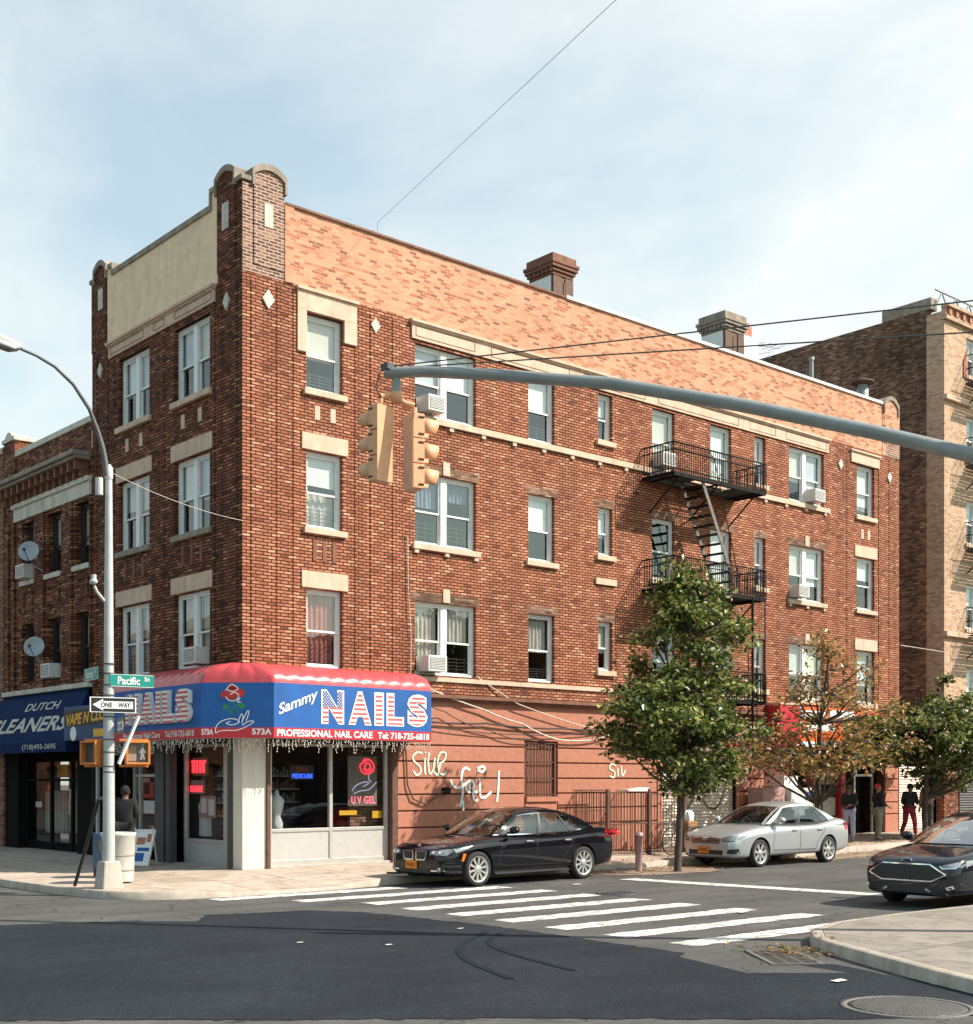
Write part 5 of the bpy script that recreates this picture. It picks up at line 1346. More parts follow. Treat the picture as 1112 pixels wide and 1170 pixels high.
lean(Matrix.Translation((-.82, 2.81, .18)) @ Matrix.Scale(.82, 4) @ Matrix.Rotation(R(-62), 4, 'Z') @ Matrix.Rotation(R(12), 4, 'X') @ Matrix.Translation((0, .3, 0)), ('rear_leg', 'white'), lambda m: (m.box(-.28, -.25, -.01, .01, 0, .95), m.box(.25, .28, -.01, .01, 0, .95)))

# ------------------------------------------------------------------ mast arm with signals
ma = thing('signal_mast', 'long grey signal mast arm reaching over the crossing from the right', 'signal mast', (1.88, -15.47, .12))
mb = MB(); mb.tube([(1.88, -15.47, .1), (1.88, -15.47, 4), (1.88, -15.47, 8.3)], [.13, .12, .1], 14); mb.lathe([(.25, .1), (.25, .3), (.16, .5)], (1.88, -15.47, 0), n=16); mb.build('pole', M['galv'], ma)
AP = [(-2.6, -8.37, 7.83), (-2.3, -8.83, 7.81), (-1.74, -9.65, 7.69), (-.79, -11.1, 7.42), (.16, -12.59, 6.98), (1.03, -14.02, 6.49), (1.63, -15.04, 6.1), (1.88, -15.47, 5.93)]
mb = MB(); mb.tube(AP, [.078, .08, .082, .086, .09, .092, .096, .1], 14); mb.build('arm', M['galv'], ma)
mb = MB(); mb.tube([(-2.6, -8.39, 7.92), (1.88, -15.47, 8.05)], .01, 6); mb.tube([(-2.55, -8.43, 7.9), (1.88, -15.47, 7.63)], .01, 6); mb.box(-2.66, -2.48, -8.5, -8.34, 7.86, 7.95); mb.build('guy_rod', M['darkgrey'], ma)
def signal(label, c, ang):
    """three section head seen from behind; the lenses face local -y after the turn by ang"""
    o = thing('traffic_light', label, 'traffic light', c, 'yellow traffic lights')
    T = Matrix.Translation(c) @ Matrix.Rotation(ang, 4, 'Z')
    mb = MB(T)
    for k in range(3):
        z = .38 - k * .36
        mb.box(-.155, .155, -.09, .09, z - .178, z + .168)
    mb.box(-.15, .15, .088, .1, -.53, .55)
    mb.build('housing', M['signal_yellow'], o, bevel=.012)
    for k in range(3):
        z = .38 - k * .36; m2 = MB(T)
        n = 18; vs = []; fs = []
        for j, (y, r_) in enumerate(((-.09, .15), (-.2, .15), (-.31, .148))):
            for q in range(n + 1):
                a = PI * (-.22) + (PI * 1.44) * q / n
                vs.append((r_ * math.cos(a), y - (.05 * math.sin(a) if j == 2 else 0), z + r_ * math.sin(a) - (.012 if j == 2 else 0)))
        for j in range(2):
            for q in range(n): fs.append((j * (n + 1) + q, j * (n + 1) + q + 1, (j + 1) * (n + 1) + q + 1, (j + 1) * (n + 1) + q))
        m2.add(vs, fs, 0, True); v = m2.build('visor', M['signal_yellow'], o, norm=False)
        sm = v.modifiers.new('thick', 'SOLIDIFY'); sm.thickness = .008
        m3 = MB(T); m3.lathe([(.13, -.094), (.08, -.11), (0, -.118)], (0, 0, z), 'y', 18); m3.build('lens', M['lens'], v)
    mb = MB(T)
    for k in range(3):
        for x in (-.16, .16):
            for dz in (-.12, .12): mb.lathe([(.014, -.08), (.014, .0)], (x, 0, .38 - k * .36 + dz), 'y', 6)
    mb.build('latch_screws', M['iron_rust'], o)
    mb = MB(T); mb.tube([(0, 0, .55), (0, 0, .66)], .045, 8); mb.build('top_hub', M['signal_yellow'], o)
    return o
signal('left of the two yellow traffic lights hanging back to back, visors to the left', (-2.72, -8.42, 6.77), PI * 1.02)
signal('right of the two yellow traffic lights hanging back to back, visors to the right', (-2.26, -8.6, 6.69), R(78))
hb = thing('signal_hanger', 'yellow hanger bracket joining the two traffic lights to the mast arm', 'bracket', (-2.5, -8.5, 7.5))
mb = MB(); mb.tube([(-2.72, -8.42, 7.46), (-2.6, -8.47, 7.5), (-2.5, -8.5, 7.46), (-2.38, -8.55, 7.4), (-2.26, -8.6, 7.38)], .045, 8); mb.ball((-2.5, -8.5, 7.48), .1); mb.build('cross_tube', M['signal_yellow'], hb)
mb = MB(); mb.tube([(-2.5, -8.5, 7.54), (-2.5, -8.5, 7.7), (-2.5, -8.52, 7.8)], [.07, .06, .03], 8); mb.build('hanger_link', M['galv'], hb)
mb = MB(); mb.tube([(-2.7, -8.36, 7.8), (-2.76, -8.36, 7.6), (-2.72, -8.42, 7.44)], .012, 6); mb.build('cable', M['wire'], hb)

# ------------------------------------------------------------------ wires
def cable(label, pts, r, mt='wire', sag=0., n=10, cat='cable'):
    q = []
    for i in range(len(pts) - 1):
        a, b = Vector(pts[i]), Vector(pts[i + 1])
        for k in range(n):
            t = k / n; p = a.lerp(b, t); p.z -= sag * 4 * t * (1 - t); q.append(p)
    q.append(Vector(pts[-1]))
    mb = MB(); mb.tube(q, r, 5); return tag(mb.build('cable', M[mt]), label, cat)
cable('pale service wire from the lamp post to the building corner', [(px_, py_, 7.44), (.0, -.02, 7.3)], .0055, 'wire_white', .1)
cable('thin black wire crossing the sky above the parapet', [(3.49, .15, 14.1), (3.49, .1, 14.38), (-2.98, -13.24, 10.85), (-5.3, -18.0, 9.6)], .0035)
cable('pale wire across the alley to the tan block', [(24.3, -.05, 6.4), (27.07, -.05, 6.35)], .012, 'wire_white')
cable('pale slack cable sagging across the red wall under the ledge', [(4.5, -.12, 4.18), (6.4, -.1, 3.68), (7.64, -.1, 3.38), (8.74, -.09, 3.04), (9.9, -.09, 3.03), (10.9, -.09, 3.25), (12.6, -.12, 3.8)], .02, 'wire_white', .03)
cable('pale cable slanting from a window to the red wall', [(6.24, -.06, 4.45), (7.46, -.14, 3.85), (9.7, -.1, 3.38), (11.5, -.1, 3.3)], .014, 'wire_white', .02)
cable('black cable bundle along the top of the red wall', [(4.3, -.08, 3.38), (6.5, -.08, 3.36), (9, -.08, 3.3), (12.5, -.08, 3.36)], .022, 'wire', .04)
cable('thin black cable just under the ledge of the red wall', [(4.3, -.08, 3.3), (7.5, -.08, 3.12), (10.3, -.08, 3.26), (12.6, -.08, 3.3)], .012, 'wire', .05)
cable('black conduit looping down the red wall beside the shop window', [(4.05, -.03, 2.85), (4.15, -.05, 2.7), (4.2, -.05, 1.9), (4.35, -.06, 1.6), (4.7, -.06, 1.48), (5.06, -.07, 1.68), (5.3, -.08, 1.8)], .02, 'iron_rust')
cable('dark slack cable across the red wall from the awning end', [(4.3, -.3, 3.95), (5.2, -.12, 3.6), (6.6, -.1, 3.2), (8.0, -.09, 3.0)], .012, 'wire', .08)
cable('pale wire running down the brick pier above the awning', [(4.2, -.05, 7.5), (4.22, -.05, 6.3), (4.3, -.05, 5.2), (4.28, -.05, 4.4)], .01, 'wire_white')
jb = thing('junction_box', 'small dark junction with loose wires on the red wall beside the graffiti', 'junction box', (5.3, -.08, 1.8))
mb = MB(); mb.box(5.22, 5.4, -.12, -.005, 1.72, 1.86); mb.build('box', M['iron'], jb, bevel=.01)
mb = MB()
for k in range(5): a = k * 1.3; mb.tube([(5.3, -.1, 1.8), (5.3 + .12 * math.cos(a), -.14, 1.82 + .1 * math.sin(a)), (5.34 + .1 * math.cos(a + 1), -.12, 1.86 + .08 * math.sin(a + 1))], .009, 5)
mb.build('loose_wire', M['wire'], jb)
an = thing('roof_antenna', 'thin television antenna on the roof beside the white chimney', 'antenna', (22.8, 5, 13.4))
mb = MB(); mb.bar((22.9, 4.6, 13.3), (22.9, 4.6, 17.15), .02)
mb.build('pole', M['galv'], an)
mb = MB(); mb.bar((22.3, 4.6, 16.9), (23.6, 4.2, 16.9), .012); mb.bar((22.4, 4.6, 16.5), (23.3, 4.3, 16.75), .01)
for k in range(5): x = 22.4 + k * .27; mb.bar((x, 4.9 - k * .08, 16.9), (x, 4.2 - k * .08, 16.9), .008)
mb.build('element', M['galv'], an)
vpipe = thing('vent_pipe', 'galvanised roof vent pipe beside the right end pier', 'vent pipe', (23.9, .9, 13.4))
mb = MB(); mb.lathe([(.2, 13.3), (.2, 14.85), (.16, 14.9), (.16, 15.0)], (23.9, 1.1, 0), n=16); mb.build('pipe', M['galv'], vpipe)
mb = MB(); mb.lathe([(.0, 15.25), (.38, 15.1), (.4, 15.06), (.0, 15.0)], (23.9, 1.1, 0), n=16); mb.build('cowl', M['iron_rust'], vpipe)
sp = thing('vent_pipe', 'thin steel pipe on the roof in front of the white chimney', 'vent pipe', (22.4, 2, 13.4))
mb = MB(); mb.bar((22.35, 2.0, 13.3), (22.35, 2.0, 15.75), .07, 10); mb.lathe([(.09, 15.7), (.09, 15.8), (0, 15.82)], (22.35, 2, 0), n=10); mb.build('pipe', M['galv'], sp)

# ------------------------------------------------------------------ iron gate, bollard, boxes by the shutter
gt = thing('iron_gate', 'rust brown iron gate and railing round a cellar entry in front of the red wall', 'gate', (10, -.6, .2))
mb = MB()
def rail(p, q, z0, z1, n, r=.011):
    p = Vector((*p, 0)); q = Vector((*q, 0))
    for z in (z0 + .05, (z0 + z1) * .5, z1): mb.bar(p + Vector((0, 0, z)), q + Vector((0, 0, z)), .018, 6)
    for k in range(n + 1):
        c = p.lerp(q, k / n); mb.bar(c + Vector((0, 0, z0)), c + Vector((0, 0, z1)), r, 5)
rail((9.2, -.3), (10.25, -.3), .75, 1.78, 12); mb.build('railing', M['iron_rust'], gt); mb = MB()
rail((9.5, -1.15), (11.0, -1.15), .18, 1.72, 15); mb.build('railing', M['iron_rust'], gt); mb = MB()
rail((11.0, -1.15), (11.0, -.05), .18, 1.72, 9); mb.build('railing', M['iron_rust'], gt); mb = MB()
rail((9.5, -1.15), (9.5, -.05), .18, 1.72, 9); mb.build('railing', M['iron_rust'], gt); mb = MB()
rail((11.0, -1.15), (12.3, -1.15), .18, 1.68, 12); mb.build('gate_leaf', M['iron_rust'], gt)
mb = MB(); mb.box(12.3, 12.42, -1.2, -1.05, .1, 1.75); mb.box(9.46, 9.54, -1.19, -1.11, .1, 1.8); mb.box(10.96, 11.04, -1.19, -1.11, .1, 1.8); mb.build('post', M['iron_rust'], gt)
pn = thing('paper_stack', 'flattened white cardboard lying on the rail of the iron gate', 'cardboard', (10.6, -.9, 1.75))
mb = MB(); mb.box(10.2, 10.9, -1.2, -.75, 1.75, 1.79); mb.prism([(10.5, -1.2, 1.79), (10.9, -1.2, 1.79), (10.95, -1.2, 1.84)], (0, .4, 0)); mb.build('sheet', M['litter'], pn)
bo = thing('bollard', 'short rust pink steel bollard on the pavement behind the black car', 'bollard', (7.45, -4.05, .0))
mb = MB(); mb.lathe([(.075, .05), (.075, .78), (.1, .78), (.105, .82), (.09, .87), (.04, .9), (0, .905)], (7.45, -4.05, 0), n=18); mb.build('post', M['pinkbox'], bo)
mb = MB(); mb.lathe([(.102, .79), (.108, .8), (.102, .82)], (7.45, -4.05, 0), n=18); mb.build('cap', M['iron_rust'], bo)
bx = thing('ice_chest', 'white merchandise chest with a small blue label behind the silver car', 'chest', (17.9, -.5, .3))
mb = MB(); mb.box(17.35, 18.5, -.85, -.15, .2, 1.8); mb.build('cabinet', M['white'], bx, bevel=.03)
mb = MB(); mb.box(18.0, 18.3, -.856, -.851, 1.45, 1.7); mb.build('label_panel', M['aw_blue'], bx)
mb = MB(); mb.box(17.35, 18.0, -.6, -.2, 1.805, 2.15); mb.build('top_carton', M['white'], bx, bevel=.01)
bx2 = thing('utility_cabinet', 'dusty pink cabinet left of the white chest behind the silver car', 'cabinet', (16.7, -.5, .3))
mb = MB(); mb.box(16.25, 17.25, -.7, -.15, .2, 1.82); mb.build('cabinet', M['pinkbox'], bx2, bevel=.02)
mb = MB(); mb.box(16.73, 16.75, -.706, -.701, .3, 1.55); mb.build('door_gap', M['darkgrey'], bx2)
# bicycle with a white bag
bk = thing('bicycle', 'bicycle with a white bag leaning by the roller shutter behind the tree', 'bicycle', (11.7, -1.6, .17))
bx0, by0 = 11.15, -1.75
def wheel(x):
    mb = MB()
    q = [(x + .33 * math.cos(t * PI / 14), by0, .5 + .33 * math.sin(t * PI / 14)) for t in range(29)]
    mb.tube(q, .018, 6, cap=False); w = mb.build('tyre', M['tyre'], bk)
    mb = MB()
    for t in range(12): a = t * PI / 6; mb.bar((x, by0, .5), (x + .31 * math.cos(a), by0, .5 + .31 * math.sin(a)), .004, 4)
    mb.build('spokes', M['alu'], w)
wheel(bx0); wheel(bx0 + 1.05)
mb = MB(); A = (bx0, by0, .5); B_ = (bx0 + .22, by0, 1.0); Cc = (bx0 + .5, by0, .48); D_ = (bx0 + .72, by0, .95); E_ = (bx0 + 1.05, by0, .5)
for p, q in ((A, B_), (B_, D_), (B_, Cc), (Cc, D_), (Cc, E_), (D_, E_), (B_, (bx0 + .2, by0, 1.12)), (D_, (bx0 + .74, by0, 1.05))): mb.bar(p, q, .016, 6)
mb.bar((bx0 + .2, by0 - .25, 1.12), (bx0 + .2, by0 + .25, 1.12), .013); mb.build('frame', M['iron_rust'], bk)
mb = MB(); mb.box(bx0 + .62, bx0 + .88, by0 - .07, by0 + .07, 1.05, 1.1); mb.build('saddle', M['black'], bk, bevel=.02)
mb = MB(); mb.box(bx0 + .3, bx0 + .66, by0 - .3, by0 - .04, .85, 1.0); mb.build('basket', M['wood'], bk, bevel=.02)
bg = thing('plastic_bag', 'crumpled white bag heaped on the bicycle behind the tree trunk', 'bag', (bx0 + .5, by0 - .17, 1.0))
mb = MB(); rr = random.Random(5)
def bagf(u, v):
    t = PI * v; a = 2 * PI * u; r_ = .13 * math.sin(t) ** .7 * (1 + .18 * math.sin(5 * a) + .1 * math.sin(9 * a + 4 * v))
    return (bx0 + .48 + r_ * math.cos(a), by0 - .17 + r_ * .7 * math.sin(a), 1.26 - .28 * math.cos(PI - t) * -1 * -1 if False else 1.1 + .15 * math.cos(t) + .03 * math.sin(7 * a))
mb.grid(bagf, 26, 14); mb.build('bag', M['white'], bg, norm=False)
# ------------------------------------------------------------------ cars
def smooth_cr(keys, x):
    """Catmull-Rom through (x, value) keys"""
    ks = sorted(keys)
    if x <= ks[0][0]: return ks[0][1]
    if x >= ks[-1][0]: return ks[-1][1]
    for i in range(len(ks) - 1):
        if ks[i][0] <= x <= ks[i + 1][0]: break
    x1, y1 = ks[i]; x2, y2 = ks[i + 1]
    x0, y0 = ks[max(i - 1, 0)]; x3, y3 = ks[min(i + 2, len(ks) - 1)]
    t = (x - x1) / (x2 - x1); h = x2 - x1
    m1 = (y2 - y0) / max(1e-6, x2 - x0) * h; m2 = (y3 - y1) / max(1e-6, x3 - x1) * h
    return (2 * t ** 3 - 3 * t * t + 1) * y1 + (t ** 3 - 2 * t * t + t) * m1 + (-2 * t ** 3 + 3 * t * t) * y2 + (t ** 3 - t * t) * m2

def make_car(name, label, S, loc, yaw, group='cars on the cross street'):
    """front of the car at x=0, length along +x, near side -y"""
    root = thing(name, label, 'car', (0, 0, 0), group)
    L, W = S['L'], S['W']; hw = W / 2
    wx = (S['ax1'], S['ax2']); wr = S['wr']; tw = .22
    # --- body shell: stations x sections
    xs = [0, .03, .09, .18, .32, .5] + [wx[0] - .36, wx[0], wx[0] + .36] + [wx[0] + .6 + (wx[1] - wx[0] - 1.2) * k / 6 for k in range(7)] + [wx[1] - .36, wx[1], wx[1] + .36, L - .5, L - .3, L - .15, L - .05, L]
    xs = sorted(set(round(x, 4) for x in xs))
    vs = []; npt = 0
    for x in xs:
        w = smooth_cr(S['plan'], x); zd = smooth_cr(S['deck'], x); zb = smooth_cr(S['under'], x); zs = smooth_cr(S['shoulder'], x)
        wt = w * smooth_cr(S['tumble'], x)
        pts = [(0, zb), (w * .6, zb), (w * .9, zb + .015), (w * .965, zb + .07), (w * .985, zb + (zs - zb) * .35), (w, zb + (zs - zb) * .66), (w * .995, zs - .05), (w * .975, zs), (w * .955, zs + (zd - zs) * .35 + .0), (wt, zs + (zd - zs) * .8), (wt * .82, zd - .008), (wt * .45, zd + .012), (0, zd + .018)]
        npt = len(pts)
        ring = [(x, -y, z) for y, z in pts] + [(x, y, z) for y, z in pts[-2:0:-1]]
        vs.append(ring)
    n = len(vs[0]); mb = MB(); V = [p for r_ in vs for p in r_]; F = []
    for i in range(len(vs) - 1):
        for k in range(n): F.append((i * n + k, i * n + (k + 1) % n, (i + 1) * n + (k + 1) % n, (i + 1) * n + k))
    for e in (0, len(vs) - 1):
        b = e * n
        for k in range(npt - 1): 
            o_ = (n - k) % n; o2 = (n - k - 1) % n
            q = [b + k, b + k + 1, b + o2, b + o_]
            q2 = list(dict.fromkeys(q))
            if len(q2) > 2: F.append(tuple(q2))
    mb.add(V, F, 0, True)
    body = mb.build('body', M[S['paint']], root)
    ss = body.modifiers.new('s', 'SUBSURF'); ss.levels = 2; ss.render_levels = 2
    cut = MB()
    for x in wx:
        for s in (-1, 1): cut.lathe([(wr + .055, s * (hw - .27)), (wr + .055, s * (hw + .2))], (x, 0, wr), 'y', 36, 0, False)
    co = cut.build('cutter', M['trim'])
    bm_ = body.modifiers.new('b', 'BOOLEAN'); bm_.object = co; bm_.operation = 'DIFFERENCE'; bm_.solver = 'EXACT'
    bpy.context.view_layer.update()
    bake(body)
    bpy.data.objects.remove(co)
    if len(body.data.materials) < 2: body.data.materials.append(M['trim'])
    for p in body.data.polygons: p.use_smooth = True
    # dark wheel houses
    for p in body.data.polygons:
        c = p.center
        for x in wx:
            r_ = math.hypot(c.x - x, c.z - wr)
            if r_ < wr + .075 and abs(c.y) < hw - .02 and (abs(r_ - wr - .055) < .02 and abs(p.normal.y) < .5 or abs(abs(c.y) - (hw - .27)) < .01): p.material_index = 1; p.use_smooth = False
    try: body.data.set_sharp_from_angle(angle=R(50))
    except Exception: pass
    bpy.context.view_layer.update()
    tree = BVHTree.FromPolygons([v.co for v in body.data.vertices], [tuple(p.vertices) for p in body.data.polygons])
    def hit(o, d):
        h = tree.ray_cast(Vector(o), Vector(d)); return h[0], h[1]
    def patch(name_, quad, axis, mat, nu=8, nv=4, off=.004, parent=None, obj_mb=None):
        """quad: four 2D corners projected on the body: axis 'front' (y,z), 'side'+-1 (x,z), 'rear' (y,z), 'top' (x,y)"""
        m_ = obj_mb or MB(); vs = []; ok = True
        for j in range(nv + 1):
            for i in range(nu + 1):
                u, v = i / nu, j / nv
                a = Vector(quad[0]).lerp(Vector(quad[1]), u).lerp(Vector(quad[3]).lerp(Vector(quad[2]), u), v)
                if axis == 'front': o, d = (-1, a[0], a[1]), (1, 0, 0)
                elif axis == 'rear': o, d = (L + 1, a[0], a[1]), (-1, 0, 0)
                elif axis == 'top': o, d = (a[0], a[1], 3), (0, 0, -1)
                else: o, d = (a[0], axis * 3, a[1]), (0, -axis, 0)
                h, nn = hit(o, d)
                if h is None: h = Vector(o) + Vector(d) * (1.0 if axis in ('front', 'rear') else 3 - hw)
                vs.append(h - Vector(d) * off)
        w_ = nu + 1
        m_.add(vs, [(j * w_ + i, j * w_ + i + 1, (j + 1) * w_ + i + 1, (j + 1) * w_ + i) for j in range(nv) for i in range(nu)], 0, True)
        if obj_mb is None: return m_.build(name_, M[mat], parent or root)
    def line(pts, axis, wd, mbx, off=.003):
        """thin strip along 2D points on the body"""
        for i in range(len(pts) - 1):
            a, b = Vector(pts[i]), Vector(pts[i + 1]); t = (b - a).normalized(); m_ = Vector((-t.y, t.x)) * wd / 2
            patch('', [a - m_, b - m_, b + m_, a + m_], axis, None, max(2, int((b - a).length / .08)), 1, off, obj_mb=mbx)
    def outline(P, axis, wd, mbx, off=.006): line(list(P) + [P[0]], axis, wd, mbx, off)
    # --- cabin
    cb = S['cabin']
    def belt(s): x = cb['b0'] + (cb['b1'] - cb['b0']) * s; return Vector((x, smooth_cr(cb['bw'], s), smooth_cr(cb['bz'], s)))
    def railc(s): x = cb['r0'] + (cb['r1'] - cb['r0']) * s; return Vector((x, smooth_cr(cb['rw'], s), smooth_cr(cb['rz'], s)))
    def side(s, t, sg, off=0.):
        p = belt(s).lerp(railc(s), t); bul = .035 * 4 * t * (1 - t)
        return Vector((p.x, sg * (p.y + bul + off), p.z + off * .3))
    def ws(u, t, end, off=0.):
        """wind screen (end 0) or rear window (end 1)"""
        s = end; b = belt(s); r_ = railc(s); y = 2 * u - 1
        dx = (-1 if end == 0 else 1)
        p = Vector((b.x + dx * .2 * (1 - y * y), y * b.y, b.z + .015 * (1 - y * y))).lerp(Vector((r_.x + dx * .09 * (1 - y * y), y * r_.y, r_.z + .03 * (1 - y * y))), t)
        nrm = Vector((dx * .6, 0, .8))
        return p + nrm * (off + .03 * 4 * t * (1 - t))
    def roofp(u, v, off=0.):
        r_ = railc(v); y = 2 * u - 1
        e = (1 - v) * -.09 * (1 - y * y) + v * .09 * (1 - y * y)
        return Vector((r_.x + e, y * r_.y, r_.z + .03 * (1 - y * y) + .035 * math.sin(PI * v) * (1 - y ** 4) + off))
    mb = MB(); mb.grid(lambda u, v: roofp(u, v, .002), 12, 14); mb.build('roof', M[S['paint']], root, norm=True)
    mb = MB(); mb.grid(lambda u, v: ws(u, v, 0), 12, 8); mb.build('windscreen', M[S.get('screen', 'car_glass')], root, norm=False)
    mb = MB(); mb.grid(lambda u, v: ws(u, v, 1), 12, 8); mb.build('rear_window', M['car_glass'], root, norm=False)
    s_b = cb['B']; s_q = cb['Q']
    for sg in (-1, 1):
        for s0, s1 in ((.0, s_b), (s_b, s_q), (s_q, 1.)):
            mb = MB(); mb.grid(lambda u, v: side(s0 + (s1 - s0) * u, v, sg), 10, 6); mb.build('side_window', M['car_glass'], root, norm=False)
        pil = MB()
        def strip(s0a, s0b, s1a, s1b, t0=0., t1=1., off=.008, m_=pil):
            m_.grid(lambda u, v: side((s0a + (s0b - s0a) * u) * (1 - v) + (s1a + (s1b - s1a) * u) * v, t0 + (t1 - t0) * v, sg, off), 4, 8)
        strip(0, .05, 0, .07); strip(s_b - .014, s_b + .014, s_b - .012, s_b + .012); 
        strip(1 - cb['C'], 1, 1 - cb['C'] * .9, 1)
        pil.grid(lambda u, v: side(u, .9 + .12 * v, sg, .007), 20, 2)
        pil.grid(lambda u, v: ws((.0 + .045 * u) if sg < 0 else (1 - .045 * u), v, 0, .006), 2, 8)
        pil.grid(lambda u, v: ws((.0 + .07 * u) if sg < 0 else (1 - .07 * u), v, 1, .006), 2, 8)
        pil.build('pillar', M[S['paint']], root, norm=False)
        tr = MB()
        tr.grid(lambda u, v: side(u * (1 - cb['C']) if True else u, .0 + .05 * v, sg, .011), 16, 1)
        if S.get('chrome_trim'): 
            tr.grid(lambda u, v: side(.06 + u * (.94 - cb['C']), .86 + .03 * v, sg, .012), 16, 1)
        tr.build('window_trim', M['chrome' if S.get('chrome_trim') else 'trim'], root, norm=False)
        tr = MB(); tr.grid(lambda u, v: side(s_q - .008 + .016 * u, .05 + .82 * v, sg, .007), 1, 6); tr.build('window_divider', M['trim'], root, norm=False); tr = MB(); tr.grid(lambda u, v: side(s_b - .016 + .032 * u, .05 + .82 * v, sg, .0105), 1, 6); tr.build('window_divider', M['trim'], root, norm=False)
        # mirror
        mx = belt(.12).x; mz = belt(.12).z + .06
        mm = MB(); mm.ball((mx, sg * (hw + .06), mz + .05), .1, .11, .075, 14, 10); mm.box(mx - .03, mx + .03, min(sg * (hw - .12), sg * (hw + .04)), max(sg * (hw - .12), sg * (hw + .04)), mz - .03, mz + .01); mm.build('wing_mirror', M[S.get('mirror', S['paint'])], root)
        # door lines and handles
        dl = MB(); x1, x2, x3 = S['doors']; zt = smooth_cr(S['shoulder'], x2) + .04; zb = .3
        line([(x1, zb + .1), (x1 - .02, .55), (x1 + .06, zt)], sg, .012, dl); line([(x2, zb), (x2, zt)], sg, .012, dl); line([(x3, zt), (x3 - .02, .8), (x3 - .3, .52), (x3 - .36, zb + .06)], sg, .012, dl); line([(x1, zb + .08), (x3 - .35, zb + .06)], sg, .014, dl)
        dl.build('door_gap', M['trim'], root, norm=False)
        for hx in (x2 - .22, x3 - .2):
            h, nn = hit((hx, sg * 3, S['hz']), (0, -sg, 0))
            if h is not None:
                m_ = MB(); m_.box(hx - .1, hx + .1, min(h.y, h.y + sg * .035), max(h.y, h.y + sg * .035), S['hz'] - .016, S['hz'] + .016); m_.build('door_handle', M[S.get('handle', S['paint'])], root, bevel=.01)
        if S.get('sill'):
            m_ = MB(); line([(wx[0] + wr + .1, .24), (wx[1] - wr - .1, .24)], sg, .05, m_, .006); m_.build('sill_strip', M['trim'], root, norm=False)
    # interior
    it = MB()
    zf = belt(.3).z - .12
    for sx, n_ in ((cb['b0'] + 1.35, 2), (cb['b0'] + 2.2, 2)):
        for y in (-.36, .36):
            it.prism([(sx, y - .24, zf - .2), (sx + .1, y - .24, zf - .2), (sx + .2, y - .22, zf + .3), (sx + .1, y - .22, zf + .3)], (0, .46, 0)); it.box(sx + .13, sx + .22, y - .13, y + .13, zf + .3, zf + .47)
    it.build('seats', M[S['seat']], root, bevel=.03)
    it = MB(); it.box(cb['b0'] + .3, cb['b0'] + .62, -hw * .72, hw * .72, zf, zf + .14)
    q = [(cb['b0'] + .75 + .0 * t, .36 + .18 * math.cos(t * PI / 8), zf + .15 + .18 * math.sin(t * PI / 8)) for t in range(17)]; it.tube(q, .015, 6, cap=False)
    it.build('dashboard', M['trim'], root)
    # wheels
    def wheel(x, s):
        w = MB(); yo = s * (hw - .015); yi = s * (hw - .015 - tw)
        r1 = wr * .745
        w.lathe([(r1, yi), (wr - .025, yi), (wr, yi + s * .03), (wr, yo - s * .03), (wr - .025, yo - s * .004), (r1 + .015, yo), (r1, yo - s * .012)], (x, 0, wr), 'y', 40, caps=False)
        t_ = w.build('tyre', M['tyre'], root)
        rm = MB(); rm.lathe([(r1 + .004, yo - s * .01), (r1 - .018, yo - s * .012), (r1 - .03, yo - s * .07), (r1 - .03, yi)], (x, 0, wr), 'y', 40, caps=False)
        rm.lathe([(0, yo - s * .01), (.055, yo - s * .012), (.075, yo - s * .03), (.08, yo - s * .06)], (x, 0, wr), 'y', 20)
        ns = S['spokes']
        for k in range(ns):
            a = 2 * PI * k / ns + .2
            for da in (S['split'] and (-.1, .1) or (0,)):
                c, s2 = math.cos(a + da), math.sin(a + da); c0, s0 = math.cos(a + da * .4), math.sin(a + da * .4); hwid = S['spw']
                pr, qr = .05, r1 - .015
                tn = Vector((-s2, 0, c)) * hwid
                A_ = Vector((x + c0 * pr, yo - s * .03, wr + s0 * pr)); B_ = Vector((x + c * qr, yo - s * .02, wr + s2 * qr))
                rm.prism([A_ - tn * .7, B_ - tn, B_ + tn, A_ + tn * .7], (0, -s * .03, 0))
        rm.build('rim', M['rim'], t_)
        dk = MB(); dk.lathe([(r1 - .02, yo - s * .1), (0, yo - s * .1)], (x, 0, wr), 'y', 24); dk.build('brake_disc', M['trim'], t_)
    for x in wx:
        for s in (-1, 1): wheel(x, s)
    S['face'](root, patch, line, outline, hit)
    root.location = loc; root.rotation_euler.z = yaw
    return root

def plate_text(root, hit, y, z, w, h, txt):
    hp, nn = hit((-1, y, z), (1, 0, 0)); x = (hp.x if hp is not None else 0) - .03
    mb = MB(); mb.box(x - .008, x + .03, y - w / 2, y + w / 2, z - h / 2, z + h / 2); pl = mb.build('number_plate', M['plate'], root, bevel=.004)
    mb = MB(); put_text(mb, txt, (x - .009, y + w * .42, z - h * .24), (0, -1, 0), (0, 0, 1), w * .84, h * .5, bold=.02, lift=.002); mb.build('plate_lettering', M['plate_ink'], pl, norm=False)
def emblem(root, hit, y, z, ring):
    hp, nn = hit((-1, y, z), (1, 0, 0)); x = hp.x - .012
    mb = MB(); ring(mb, x); mb.build('badge', M['chrome'], root)
def ell(x, y, z, ry, rz, n=20): return [(x, y + ry * math.cos(2 * PI * k / n), z + rz * math.sin(2 * PI * k / n)) for k in range(n + 1)]

